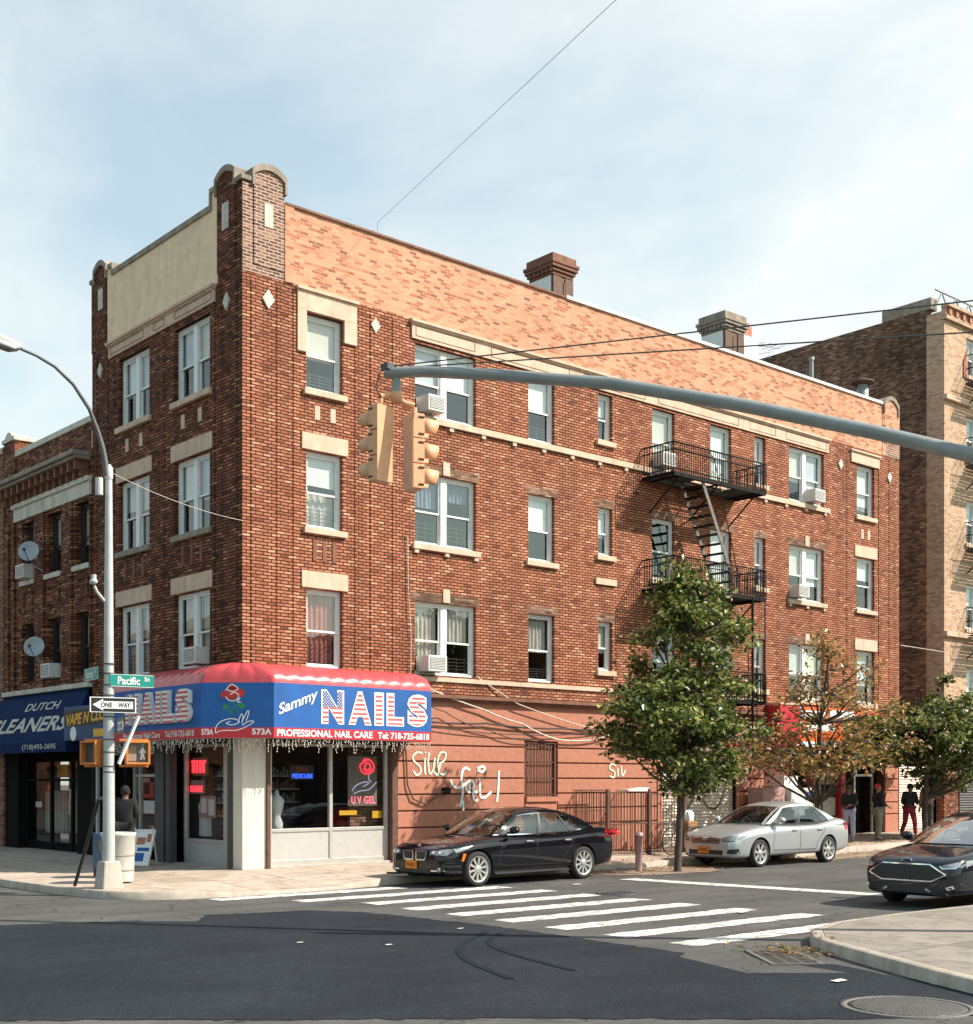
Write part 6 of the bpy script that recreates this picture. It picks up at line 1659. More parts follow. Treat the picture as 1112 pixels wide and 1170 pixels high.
def face_bmw(root, patch, line, outline, hit):
    for s in (-1, 1):
        P = [(s * .04, .44), (s * .3, .44), (s * .36, .655), (s * .045, .67)]
        P = [(s * .045, .515), (s * .3, .52), (s * .36, .68), (s * .05, .69)]
        patch('kidney_grille', P, 'front', 'trim', 8, 6, .006)
        m_ = MB(); outline(P, 'front', .026, m_, .014); m_.build('grille_surround', M['chrome'], root, norm=False)
        m_ = MB()
        for k in range(8):
            y = s * (.075 + k * .03); line([(y, .515), (y + s * .02 * (k / 8), .675)], 'front', .008, m_, .012)
        m_.build('grille_slats', M['darkgrey'], root, norm=False)
        hl = patch('headlight', [(s * .42, .62), (s * .78, .61), (s * .85, .74), (s * .46, .7)], 'front', 'lamp_glass', 10, 5, .006)
        m_ = MB(); line([(s * .43, .615), (s * .8, .605)], 'front', .016, m_, .012); line([(s * .45, .7), (s * .82, .745)], 'front', .012, m_, .012); m_.build('lamp_edge', M['trim'], hl, norm=False)
        m_ = MB()
        for yy in (.52, .66):
            h, _ = hit((-1, s * yy, .66), (1, 0, 0))
            if h is not None: m_.ball((h.x - .0, s * yy, .66), .03, .042, .042)
        m_.build('projector', M['chrome'], hl)
        patch('headlight', [(.3, .66), (.62, .74), (.72, .79), (.28, .73)], s, 'lamp_glass', 6, 3, .006)
        patch('side_reflector', [(.42, .5), (.47, .5), (.53, .64), (.46, .64)], s, 'amber', 3, 3, .008)
        h, _ = hit((-1, s * .66, .34), (1, 0, 0)); m_ = MB(); m_.ball((h.x, s * .66, .34), .02, .05, .05); m_.build('fog_lamp', M['lamp_glass'], root)
        patch('intake', [(s * .48, .28), (s * .8, .28), (s * .8, .42), (s * .48, .4)], 'front', 'trim', 6, 3, .004)
        m_ = MB(); line([(s * .47, .32), (s * .76, .32)], 'front', .02, m_, .012); m_.build('intake_strip', M['chrome'], root, norm=False)
        patch('tail_lamp', [(4.62, .84), (4.86, .86), (4.86, 1.0), (4.55, .98)], s, 'tail', 5, 3, .008)
        patch('tail_lamp', [(s * .5, .84), (s * .9, .84), (s * .88, 1.0), (s * .5, 1.0)], 'rear', 'tail', 6, 3, .008)
        m_ = MB(); line([(1.4, .745), (1.56, .755)], s, .035, m_, .008); m_.build('side_vent', M['chrome'], root, norm=False)
    patch('intake', [(-.44, .26), (.44, .26), (.44, .36), (-.44, .36)], 'front', 'trim', 8, 3, .004)
    patch('front_lip', [(-.85, .2), (.85, .2), (.86, .235), (-.86, .235)], 'front', 'trim', 12, 1, .01)
    plate_text(root, hit, .08, .42, .31, .155, 'T64 3381C')
    emblem(root, hit, 0, .775, lambda m, x: (m.tube(ell(x, 0, .775, .036, .036), .006, 6, cap=False), m.lathe([(.03, x + .006), (.03, x + .01)], (0, 0, .775), 'x', 16)))
BMW = dict(L=4.9, W=1.86, ax1=.84, ax2=3.81, wr=.335, paint='car_black', seat='seat_tan', chrome_trim=True, handle='chrome', hz=.83, doors=(1.42, 2.42, 3.5), spokes=10, split=False, spw=.024, sill=True,
    plan=[(0, .62), (.03, .7), (.09, .77), (.18, .82), (.32, .86), (.5, .885), (.84, .905), (1.5, .92), (2.5, .93), (3.6, .925), (4.0, .915), (4.4, .89), (4.6, .86), (4.75, .83), (4.85, .78), (4.9, .7)],
    deck=[(0, .69), (.03, .715), (.09, .745), (.18, .785), (.32, .82), (.5, .85), (.84, .9), (1.2, .945), (1.5, .97), (2.5, .97), (3.5, .985), (3.9, 1.04), (4.2, 1.075), (4.6, 1.075), (4.75, 1.05), (4.85, .99), (4.9, .92)],
    under=[(0, .27), (.03, .24), (.09, .22), (.18, .2), (.5, .19), (1.2, .225), (3.6, .235), (4.2, .22), (4.6, .26), (4.8, .3), (4.9, .36)],
    shoulder=[(0, .56), (.09, .62), (.3, .7), (.84, .77), (1.5, .81), (2.5, .84), (3.6, .875), (4.2, .89), (4.6, .88), (4.9, .8)],
    tumble=[(0, .9), (.3, .9), (1.0, .86), (1.5, .84), (3.6, .84), (4.2, .86), (4.9, .9)],
    cabin=dict(b0=1.36, b1=4.3, r0=2.12, r1=3.62, bw=[(0, .72), (.2, .8), (.5, .825), (.8, .8), (1, .7)], bz=[(0, .955), (.3, .955), (.7, .985), (1, 1.06)], rw=[(0, .56), (.3, .6), (.7, .59), (1, .54)], rz=[(0, 1.37), (.25, 1.42), (.5, 1.435), (.8, 1.41), (1, 1.36)], B=.4, Q=.72, C=.16),
    face=face_bmw)

def face_camry(root, patch, line, outline, hit):
    patch('grille', [(-.4, .56), (.4, .56), (.46, .7), (-.46, .7)], 'front', 'trim', 10, 5, .006)
    m_ = MB()
    for k in range(4): z = .575 + k * .038; w = .39 + k * .018; line([(-w, z + .012), (-.1, z - .004), (.1, z - .004), (w, z + .012)], 'front', .016, m_, .012)
    outline([(-.4, .56), (.4, .56), (.46, .7), (-.46, .7)], 'front', .014, m_, .012); m_.build('grille_bars', M['chrome'], root, norm=False)
    for s in (-1, 1):
        hl = patch('headlight', [(s * .5, .62), (s * .74, .62), (s * .86, .78), (s * .56, .71)], 'front', 'lamp_glass', 10, 5, .006)
        m_ = MB(); outline([(s * .5, .62), (s * .74, .62), (s * .86, .78), (s * .56, .71)], 'front', .02, m_, .01); m_.build('lamp_edge', M['trim'], hl, norm=False)
        patch('headlight', [(.2, .64), (.5, .74), (.75, .83), (.3, .76)], s, 'lamp_glass', 6, 3, .006)
        patch('fog_recess', [(s * .6, .33), (s * .8, .33), (s * .8, .45), (s * .64, .43)], 'front', 'trim', 5, 3, .006)
        patch('tail_lamp', [(4.5, .8), (4.74, .8), (4.74, .98), (4.42, .98)], s, 'tail', 5, 3, .008)
        patch('tail_lamp', [(s * .45, .82), (s * .88, .82), (s * .86, .97), (s * .45, .97)], 'rear', 'tail', 6, 3, .008)
    patch('intake', [(-.5, .3), (.5, .3), (.5, .41), (-.5, .41)], 'front', 'trim', 10, 3, .005)
    plate_text(root, hit, 0.05, .41, .31, .155, 'T70 5208C')
    emblem(root, hit, 0, .685, lambda m, x: (m.tube(ell(x - .012, 0, .685, .07, .048), .007, 6, cap=False), m.tube(ell(x - .012, 0, .69, .026, .042), .006, 6, cap=False), m.tube(ell(x - .012, 0, .705, .045, .02), .006, 6, cap=False)))
CAMRY = dict(L=4.8, W=1.82, ax1=.95, ax2=3.725, wr=.325, paint='car_silver', seat='seat', handle='car_silver', hz=.84, doors=(1.45, 2.5, 3.52), spokes=7, split=False, spw=.036,
    plan=[(0, .58), (.03, .66), (.09, .73), (.18, .79), (.32, .835), (.5, .865), (.95, .89), (1.6, .905), (2.5, .91), (3.5, .905), (3.9, .895), (4.3, .87), (4.5, .85), (4.65, .82), (4.75, .77), (4.8, .68)],
    deck=[(0, .7), (.03, .725), (.09, .755), (.18, .79), (.32, .83), (.5, .87), (.95, .95), (1.3, .99), (1.6, 1.0), (2.5, .985), (3.5, 1.0), (3.8, 1.06), (4.15, 1.1), (4.5, 1.1), (4.65, 1.08), (4.75, 1.02), (4.8, .95)],
    under=[(0, .29), (.03, .25), (.09, .23), (.18, .21), (.5, .2), (1.2, .225), (3.5, .235), (4.1, .23), (4.5, .27), (4.7, .31), (4.8, .37)],
    shoulder=[(0, .57), (.09, .63), (.3, .71), (.95, .8), (1.6, .84), (2.5, .87), (3.5, .9), (4.1, .92), (4.5, .91), (4.8, .82)],
    tumble=[(0, .9), (.3, .9), (1.0, .87), (1.5, .85), (3.5, .84), (4.1, .86), (4.8, .9)],
    cabin=dict(b0=1.28, b1=4.22, r0=2.15, r1=3.54, bw=[(0, .73), (.2, .8), (.5, .82), (.8, .79), (1, .7)], bz=[(0, .985), (.3, .975), (.7, 1.0), (1, 1.085)], rw=[(0, .56), (.3, .6), (.7, .59), (1, .54)], rz=[(0, 1.385), (.25, 1.44), (.5, 1.455), (.8, 1.43), (1, 1.38)], B=.42, Q=.76, C=.12),
    face=face_camry)

def face_ford(root, patch, line, outline, hit):
    G = [(-.44, .45), (.44, .45), (.68, .56), (.42, .715), (-.42, .715), (-.68, .56)]
    for a, b, c, d in ((0, 1, 3, 4),): patch('grille', [G[a], G[b], G[c], G[d]], 'front', 'trim', 10, 6, .008)
    patch('grille', [G[1], G[2], G[2], G[3]], 'front', 'trim', 6, 6, .008); patch('grille', [G[0], G[4], G[5], G[5]], 'front', 'trim', 6, 6, .008)
    m_ = MB(); outline(G, 'front', .02, m_, .018); m_.build('grille_surround', M['chrome'], root, norm=False)
    m_ = MB()
    for r_ in range(6):
        z = .495 + r_ * .036; hw_ = .42 + min(z - .45, .715 - z) * 1.7
        n_ = int(hw_ * 2 / .055)
        for k in range(n_):
            y = -hw_ + .02 + k * .055 + (r_ % 2) * .027
            h, _ = hit((-1, y, z), (1, 0, 0))
            if h is not None: m_.box(h.x - .016, h.x - .01, y - .014, y + .014, z - .008, z + .008)
    m_.build('grille_mesh', M['darkgrey'], root)
    for s in (-1, 1):
        hl = patch('headlight', [(s * .6, .66), (s * .86, .68), (s * .88, .78), (s * .62, .71)], 'front', 'lamp_glass', 8, 4, .006)
        m_ = MB(); line([(s * .58, .7), (s * .62, .655), (s * .86, .67)], 'front', .016, m_, .012); m_.build('lamp_edge', M['chrome'], hl, norm=False)
        patch('headlight', [(.3, .68), (.7, .74), (.95, .82), (.35, .77)], s, 'lamp_glass', 6, 3, .006)
        m_ = MB(); line([(.3, .675), (.7, .73)], s, .016, m_, .01); m_.build('lamp_edge', M['chrome'], hl, norm=False)
        m_ = MB(); line([(s * .34, .33), (s * .48, .25), (s * .78, .25)], 'front', .035, m_, .012); line([(s * .68, .34), (s * .84, .4)], 'front', .05, m_, .012); m_.build('intake_strip', M['chrome'], root, norm=False)
        patch('fog_recess', [(s * .5, .28), (s * .84, .29), (s * .85, .4), (s * .56, .37)], 'front', 'trim', 6, 3, .006)
    patch('intake', [(-.5, .26), (.5, .26), (.56, .37), (-.56, .37)], 'front', 'trim', 10, 3, .006)
    emblem(root, hit, 0, .765, lambda m, x: m.tube(ell(x, 0, .765, .085, .034), .007, 6, cap=False))
    h, _ = hit((-1, 0, .765), (1, 0, 0)); m_ = MB(); m_.add(ell(h.x - .013, 0, .765, .083, .032)[:-1], [tuple(range(20))]); m_.build('badge_field', M['badge_blue'], root, norm=False)
    m_ = MB(); line([(.45, -.45), (1.45, -.62)], 'top', .012, m_, .004); line([(.45, .45), (1.45, .62)], 'top', .012, m_, .004); m_.build('bonnet_crease', M['trim'], root, norm=False)
FORD = dict(CAMRY, L=4.87, screen='car_glass_bright', W=1.85, ax1=.98, ax2=3.83, wr=.335, paint='car_ford', chrome_trim=True, handle='car_ford', spokes=10,
    plan=[(0, .6), (.03, .7), (.09, .78), (.18, .83), (.32, .865), (.5, .885), (.98, .91), (1.6, .92), (2.5, .925), (3.5, .915), (3.9, .9), (4.3, .875), (4.55, .85), (4.7, .82), (4.82, .77), (4.87, .68)],
    deck=[(0, .72), (.03, .745), (.09, .78), (.18, .815), (.32, .85), (.5, .885), (.98, .955), (1.3, .995), (1.6, 1.01), (2.5, .99), (3.5, 1.01), (3.8, 1.07), (4.15, 1.11), (4.55, 1.11), (4.72, 1.08), (4.82, 1.02), (4.87, .95)],
    under=[(0, .26), (.03, .23), (.09, .21), (.5, .19), (1.2, .18), (3.5, .2), (4.2, .23), (4.6, .28), (4.87, .37)],
    shoulder=[(0, .58), (.09, .64), (.3, .72), (.98, .8), (1.6, .84), (2.5, .87), (3.5, .9), (4.1, .92), (4.55, .91), (4.87, .82)], face=face_ford)
RZ = -.02
make_car('parked_car', 'glossy black saloon with twin oval grilles at the crossing, in front of the graffiti wall', BMW, (1.72, -3.5, RZ), R(2.2))
make_car('parked_car', 'silver saloon parked behind the dense green street tree', CAMRY, (10.36, -3.5, RZ), R(.6))
make_car('parked_car', 'dark saloon with a wide mesh grille, cut off by the right edge of the photo', FORD, (4.9, -12.1, RZ), R(0))

# ------------------------------------------------------------------ trees
def tree(label, base, trunk, blobs, nleaf, leaf, mt, seed, bare=0., lsize=.11, clump=.3, name='street_tree', lpc=26, kmin=5):
    o = thing(name, label, 'tree', base, 'street trees'); rr = random.Random(seed)
    B = Vector(base); mb = MB()
    tp = [B + Vector(p) for p in trunk]
    n = len(tp); r0 = .088
    mb.tube([B + Vector((0, 0, -.1))] + tp, [r0 * 1.5] + [r0 * (1 - .8 * i / n) for i in range(n)], 9)
    mb.build('trunk', M['bark'], o)
    lm = MB(); br = MB()
    tot = sum(b[3] * b[4] * b[5] for b in blobs)
    for (cx, cy, cz, rx_, ry_, rz_) in blobs:
        c = B + Vector((cx, cy, cz))
        # limb from the nearest lower trunk point
        cand = [p for p in tp if p.z < c.z - .1] or [tp[0]]
        st = max(cand, key=lambda p: p.z - .6 * (p - c).length)
        mid = st.lerp(c, .5) + Vector((rr.uniform(-.1, .1), rr.uniform(-.1, .1), -.08))
        br.tube([st, mid, c], [.04, .028, .014], 6)
        k = max(kmin, int(nleaf * rx_ * ry_ * rz_ / tot / lpc))
        for _ in range(k):
            d = Vector((rr.gauss(0, 1), rr.gauss(0, 1), rr.gauss(0, 1))).normalized() * rr.random() ** .45
            e = c + Vector((d.x * rx_, d.y * ry_, d.z * rz_))
            if bare and rr.random() < bare: 
                br.tube([c.lerp(e, .15), c.lerp(e, .6) + Vector((0, 0, .04)), e], [.012, .009, .005], 4); 
                if rr.random() < .5: continue
            elif rr.random() < .4: br.tube([c.lerp(e, .1), c.lerp(e, .6) + Vector((0, 0, .03)), e], [.011, .008, .004], 4)
            for j in range(lpc):
                q = e + Vector((rr.gauss(0, clump), rr.gauss(0, clump), rr.gauss(0, clump * .6) - abs(rr.gauss(0, clump * .35)))) * .62
                s = lsize * rr.uniform(.6, 1.25)
                t = Vector((rr.gauss(0, 1), rr.gauss(0, 1), rr.gauss(-.35, .6))).normalized()
                up = Vector((rr.gauss(0, .6), rr.gauss(0, .6), 1)).normalized(); w = t.cross(up).normalized(); u2 = w.cross(t)
                a = q - t * s * .5; b = q + t * s * .6; l1 = q + w * s * .34 + u2 * s * .12; l2 = q - w * s * .34 + u2 * s * .12
                lm.add([a, l1, b, l2], [(0, 1, 2), (0, 2, 3)])
    br.build('limbs', M['bark'], o)
    lm.build('crown', M[mt], o, norm=False)
    return o
def blobline(spec, seed, jit=.12):
    """spec: (z, x centre, half width); gives many small lumps through the outline"""
    rr = random.Random(seed); out = []
    for z, cx, hwid, k in spec:
        for _ in range(k):
            a = rr.uniform(0, 2 * PI); d = rr.random() ** .5 * rr.choice((.9, 1, 1, 1.2, 1.3))
            out.append((cx + hwid * .86 * d * math.cos(a), hwid * .62 * d * math.sin(a), z + rr.uniform(-.24, .24), rr.uniform(.26, .5) * (.5 + hwid * .35), rr.uniform(.26, .45) * (.5 + hwid * .3), rr.uniform(.1, .2)))
    return out
sp1 = [(6.6, .1, .5, 4), (6.2, .35, 1.1, 7), (5.85, .45, 1.6, 10), (5.4, .5, 1.85, 11), (4.95, .25, 1.3, 8), (4.5, .3, 1.6, 9), (4.05, .2, 2.0, 12), (3.7, .0, 2.4, 14), (3.3, -.2, 2.5, 14), (2.85, .2, 2.1, 13), (2.4, .3, 1.75, 10), (2.0, .5, 1.3, 7)]
tree('dense dark green street tree with a tall narrow crown in front of the fire escape', (8.62, -4.15, .03), [(0, 0, 0), (.05, 0, .8), (.1, .0, 1.7), (.25, 0, 2.7), (.3, 0, 4.0), (.36, 0, 5.3), (.38, 0, 6.3)], [(b[0] * .82 + .1, b[1] * .8, b[2], *b[3:]) for b in blobline(sp1, 3, .5)], 16000, None, 'leaf', 4, lsize=.145, clump=.23, lpc=18, kmin=3)
sp2 = [(5.7, .5, .5, 2), (5.2, .4, 1.0, 3), (4.8, .5, 1.5, 5), (4.3, .5, 2.0, 6), (3.9, .3, 2.5, 8), (3.4, .1, 2.8, 12), (3.0, 0, 2.8, 14), (2.6, -.2, 2.5, 13), (2.3, -.2, 2.0, 9)]
tree('sparse autumn coloured street tree, thin brown and orange leaves over the shop sign', (16.4, -2.4, .16), [(0, 0, 0), (.0, 0, 1.2), (.03, .0, 2.4), (.1, 0, 3.4), (.3, 0, 4.2), (.45, 0, 4.9), (.5, 0, 5.2)], blobline(sp2, 8), 2600, None, 'leaf_autumn', 9, bare=.55, lsize=.14, clump=.32, lpc=13, kmin=6)
sp3 = [(5.0, 1.4, .5, 1), (4.4, 1.2, 1.0, 4), (3.9, .8, 2.0, 12), (3.5, .3, 2.9, 24), (3.05, .3, 3.0, 26), (2.6, .6, 2.6, 22), (2.2, 1.0, 2.0, 14), (1.85, 1.4, 1.3, 8)]
tree('olive green street tree cut off by the right edge of the photo', (21.8, -2.4, .26), [(0, 0, 0), (.05, 0, 1.2), (.1, .0, 2.2), (.2, 0, 3.0), (.4, 0, 3.7), (.5, 0, 4.1)], blobline(sp3, 12), 21000, None, 'leaf_mix', 15, bare=.15, lsize=.145, clump=.22, lpc=22)

# ------------------------------------------------------------------ people
def skin(name, V, E, Rd, mat, parent, levels=2, root=0):
    me = bpy.data.meshes.new(name); me.from_pydata([tuple(v) for v in V], E, []); me.materials.append(mat)
    o = bpy.data.objects.new(name, me); COL.objects.link(o)
    o.modifiers.new('skin', 'SKIN').use_smooth_shade = True
    sk = me.skin_vertices[0].data if me.skin_vertices else None
    if sk is None:
        bpy.context.view_layer.objects.active = o
        me.attributes  # noqa
    for i, r_ in enumerate(Rd):
        rr = r_ if isinstance(r_, tuple) else (r_, r_)
        me.skin_vertices[0].data[i].radius = rr
        me.skin_vertices[0].data[i].use_root = (i == root)
    s = o.modifiers.new('sub', 'SUBSURF'); s.levels = levels; s.render_levels = levels
    bpy.context.view_layer.update(); bake(o); o.parent = parent; OFF[o.name] = Vector((0, 0, 0))
    for p in o.data.polygons: p.use_smooth = True
    return o

def person(label, loc, yaw, J, jacket, trousers, skinc, hair, shoes='black', scale=1., hood=False, group='people on the pavement'):
    """local: faces -y, x to its left hand side.  J: joints"""
    root = thing('person', label, 'person', (0, 0, 0), group)
    D = dict(pel=(0, 0, .95), waist=(0, 0, 1.08), chest=(0, 0, 1.3), neck=(0, 0, 1.47), head=(0, -.01, 1.6), top=(0, 0, 1.7))
    D.update(J); D = {k: Vector(v) for k, v in D.items()}
    for s, q in (('l', 1), ('r', -1)):
        D.setdefault('sh' + s, D['chest'] + Vector((q * .18, 0, .11))); D.setdefault('hip' + s, D['pel'] + Vector((q * .09, 0, -.03)))
    order = []; E = []; Rd = []
    def add(k, p, r_, par=None):
        order.append(p); Rd.append(r_); i = len(order) - 1; ids[k] = i
        if par is not None: E.append((ids[par], i))
    ids = {}
    add('pel', D['pel'], (.15, .11)); add('waist', D['waist'], (.14, .1), 'pel'); add('chest', D['chest'], (.16, .11), 'waist'); add('neck', D['neck'], .055, 'chest'); add('chin', D['neck'].lerp(D['head'], .45) + Vector((0, -.02, 0)), .068, 'neck'); add('head', D['head'], (.078, .095), 'chin'); add('top', D['top'] - Vector((0, 0, .035)), (.07, .08), 'head')
    for s, q in (('l', 1), ('r', -1)):
        add('sh' + s, D['sh' + s], .062, 'chest'); add('el' + s, D['el' + s], .045, 'sh' + s); add('wr' + s, D['wr' + s], .03, 'el' + s)
        h = (D['wr' + s] - D['el' + s]).normalized(); add('pa' + s, D['wr' + s] + h * .07, (.04, .022), 'wr' + s)
        side = h.cross(Vector((0, 1, .2))).normalized() * .017; bend = Vector((0, -.02, -.02))
        for f in range(4):
            b0 = D['wr' + s] + h * .11 + side * (f - 1.5); ln = (.07, .08, .075, .058)[f]
            add('f%d%s' % (f, s), b0, .0095, 'pa' + s); add('g%d%s' % (f, s), b0 + h * ln * .55 + bend * .4, .0085, 'f%d%s' % (f, s)); add('t%d%s' % (f, s), b0 + h * ln * .85 + bend * 1.4, .007, 'g%d%s' % (f, s))
        add('th' + s, D['wr' + s] + h * .05 + side * -2.4, .011, 'pa' + s); add('tt' + s, D['wr' + s] + h * .1 + side * -3. + bend, .008, 'th' + s)
        add('hip' + s, D['hip' + s], .095, 'pel'); add('kn' + s, D['kn' + s], .06, 'hip' + s); add('an' + s, D['an' + s], .04, 'kn' + s)
        add('to' + s, D['an' + s] + D.get('foot' + s, Vector((0, -.17, -.055))), (.04, .03), 'an' + s)
    body = skin('body', order, E, Rd, M[skinc], root)
    # face
    hc = D['head']
    m_ = MB(); m_.ball(hc + Vector((0, -.1, -.012)), .012, .02, .02, 8, 6); m_.build('nose', M[skinc], body)
    m_ = MB()
    for q in (-1, 1): m_.ball(hc + Vector((q * .03, -.088, .012)), .011, .008, .008, 8, 6)
    m_.build('eyes', M['black'], body)
    m_ = MB(); m_.box(hc.x - .025, hc.x + .025, hc.y - .1, hc.y - .085, hc.z - .052, hc.z - .044); m_.build('mouth', M['rust'], body)
    m_ = MB()
    for q in (-1, 1): m_.ball(hc + Vector((q * .082, .005, -.005)), .012, .025, .035, 8, 6)
    m_.build('ears', M[skinc], body)
    m_ = MB(); k = 1.12 if hood else 1.
    m_.ball(hc + Vector((0, .018, .035)), .09 * k, .105 * k, .1 * k, 16, 12); m_.build('hair' if not hood else 'hood', M[hair], root)
    # clothes
    def cloth(nm, keys, edges, rad, mt):
        id2 = {k_: i for i, k_ in enumerate(keys)}; V = [D[k_] if isinstance(k_, str) and k_ in D else X[k_] for k_ in keys]
        return skin(nm, V, [(id2[a], id2[b]) for a, b in edges], rad, M[mt], root)
    X = {}
    for s in 'lr':
        X['cuff' + s] = D['el' + s].lerp(D['wr' + s], .93); X['hem' + s] = D['kn' + s].lerp(D['an' + s], .96); X['mid' + s] = D['hip' + s].lerp(D['kn' + s], .5)
    X['low'] = D['pel'] + Vector((0, 0, -.06)); X['col'] = D['neck'] + Vector((0, .01, -.03))
    cloth('jacket', ['low', 'waist', 'chest', 'col', 'shl', 'ell', 'cuffl', 'shr', 'elr', 'cuffr'], [('low', 'waist'), ('waist', 'chest'), ('chest', 'col'), ('chest', 'shl'), ('shl', 'ell'), ('ell', 'cuffl'), ('chest', 'shr'), ('shr', 'elr'), ('elr', 'cuffr')],
          [(.19, .14), (.18, .14), (.19, .145), .075, .09, .068, .05, .09, .068, .05], jacket)
    cloth('trousers', ['pel', 'hipl', 'midl', 'knl', 'heml', 'hipr', 'midr', 'knr', 'hemr'], [('pel', 'hipl'), ('hipl', 'midl'), ('midl', 'knl'), ('knl', 'heml'), ('pel', 'hipr'), ('hipr', 'midr'), ('midr', 'knr'), ('knr', 'hemr')],
          [(.17, .125), .115, .1, .08, .062, .115, .1, .08, .062], trousers)
    for s in 'lr':
        f = D.get('foot' + s, Vector((0, -.17, -.055)))
        a = D['an' + s]; V = [a + Vector((0, .04, -.045)), a + f * .45 + Vector((0, 0, -.02)), a + f + Vector((0, -.03, .0))]
        skin('shoe', V, [(0, 1), (1, 2)], [(.045, .045), (.048, .04), (.042, .032)], M[shoes], root)
    root.location = loc; root.rotation_euler.z = yaw; root.scale = (scale,) * 3
    return root
M['skin_dark'] = basic('brown_skin', (.13, .065, .04), .55, var=.06); M['skin_mid'] = basic('tan_skin', (.32, .18, .12), .55, var=.06)
M['cl_black'] = basic('black_cloth', (.012, .012, .014), .9); M['cl_jeans'] = basic('pale_jeans', (.3, .3, .42), .9, var=.2); M['cl_olive'] = basic('olive_trousers', (.2, .2, .15), .9, var=.2)
M['cl_red'] = basic('dark_red_trousers', (.22, .015, .03), .9); M['cl_grey'] = basic('grey_hoodie', (.09, .085, .085), .9); M['cl_white'] = basic('white_shoes', (.6, .58, .55), .7)
def gp_(x, y): return (x, y, gz(x, y))
person('person in a black jacket and pale blue jeans, standing by the red shop door post', gp_(18.95, -1.7), R(-70), dict(ell=(.22, -.05, 1.16), wrl=(.1, -.22, 1.12), elr=(-.22, .02, 1.14), wrr=(-.08, -.2, 1.08), knl=(.1, -.03, .5), anl=(.1, .03, .09), knr=(-.1, -.05, .5), anr=(-.12, -.02, .09)), 'cl_black', 'cl_jeans', 'skin_dark', 'black', scale=.94)
person('person in a black jacket and olive trousers, feet apart, next to the one in jeans', gp_(20.1, -1.9), R(60), dict(ell=(.27, 0, 1.16), wrl=(.24, -.18, 1.05), elr=(-.27, .02, 1.15), wrr=(-.22, -.18, 1.06), knl=(.14, -.06, .5), anl=(.2, -.04, .09), knr=(-.12, .0, .5), anr=(-.2, .08, .09)), 'cl_black', 'cl_olive', 'skin_mid', 'red', shoes='cl_grey', scale=.96)
person('person walking in dark red trousers and a black hooded top', gp_(21.6, -2.0), R(-35), dict(chest=(0, -.05, 1.3), neck=(0, -.07, 1.46), head=(0, -.1, 1.59), top=(0, -.08, 1.69), ell=(.22, -.1, 1.12), wrl=(.12, -.34, 1.12), elr=(-.22, .0, 1.12), wrr=(-.12, -.26, 1.06), knl=(.08, -.24, .54), anl=(.08, -.3, .12), knr=(-.09, .1, .5), anr=(-.09, .4, .16), footr=(0, -.13, -.1)), 'cl_black', 'cl_red', 'skin_dark', 'cl_black', shoes='cl_white', hood=True, scale=.95)
person('person in grey with one arm held out, in front of the striped shutter', gp_(23.3, -1.6), R(-80), dict(ell=(.24, -.12, 1.18), wrl=(.2, -.4, 1.24), elr=(-.22, .02, 1.14), wrr=(-.2, -.12, .92), knl=(.1, -.03, .5), anl=(.1, 0, .09), knr=(-.1, -.02, .5), anr=(-.1, 0, .09)), 'pinkbox', 'cl_grey', 'skin_mid', 'black', scale=.95)
person('person in a black coat standing in the shade behind the litter bin', (-1.9, 1.35, .18), R(140), dict(ell=(.23, -.02, 1.14), wrl=(.2, -.16, .95), elr=(-.23, .0, 1.14), wrr=(-.14, -.22, 1.1), knl=(.1, -.02, .5), anl=(.1, 0, .09), knr=(-.1, -.02, .5), anr=(-.1, 0, .09)), 'cl_black', 'cl_black', 'skin_dark', 'cl_black', scale=1.0)
# ------------------------------------------------------------------ ground
def sheet(name, pts, z, mt, h=None, tri=True):
    me_pts = [(x, y, z(x, y) if callable(z) else z) for x, y in pts]
    mb = MB(); mb.add(me_pts, [tuple(range(len(pts)))])
    return mb
GX = [-400, -60, -20, 0, 14, 20, 28, 40, 60, 400]; GY = [-400, -60, -20, -13, -5, 0, 30, 60, 400]
def rz_(x): return RZ + .015 * max(0, min(x, 60) - 14)
mb = MB()
for i in range(len(GX) - 1):
    for j in range(len(GY) - 1):
        a, b, c, d = GX[i], GX[i + 1], GY[j], GY[j + 1]
        mb.quad((a, c, rz_(a)), (b, c, rz_(b)), (b, d, rz_(b)), (a, d, rz_(a)))
struct(mb.build('road', M['road'], merge=True))
# new asphalt in the crossing
AS = [(-6.91, -5.14), (-5.19, -5.84), (-5.15, -6.03), (-4.57, -6.54), (-4.09, -5.8), (-2.48, -6.19), (-1.98, -6.92), (-1.75, -9.67), (-1.95, -12.92), (-2.1, -14.3), (-1.5, -15.1), (-1.9, -16.5), (-2.6, -18.2), (-4.2, -17.2), (-6.1, -15.5), (-9.7, -12.5), (-13, -9.5), (-14.5, -7), (-11, -3.2)]
rr = random.Random(2); pts = []
for i in range(len(AS)):
    a, b = Vector(AS[i]), Vector(AS[(i + 1) % len(AS)]); n = max(1, int((b - a).length / .1))
    for k in range(n):
        p = a.lerp(b, k / n); s = .045 if k else .02; pts.append((p.x + rr.uniform(-s, s), p.y + rr.uniform(-s, s)))
mb = MB(); mb.add([(x, y, RZ + .006) for x, y in pts], [tuple(range(len(pts)))]); struct(mb.build('fresh_asphalt', M['road_new'], norm=False))
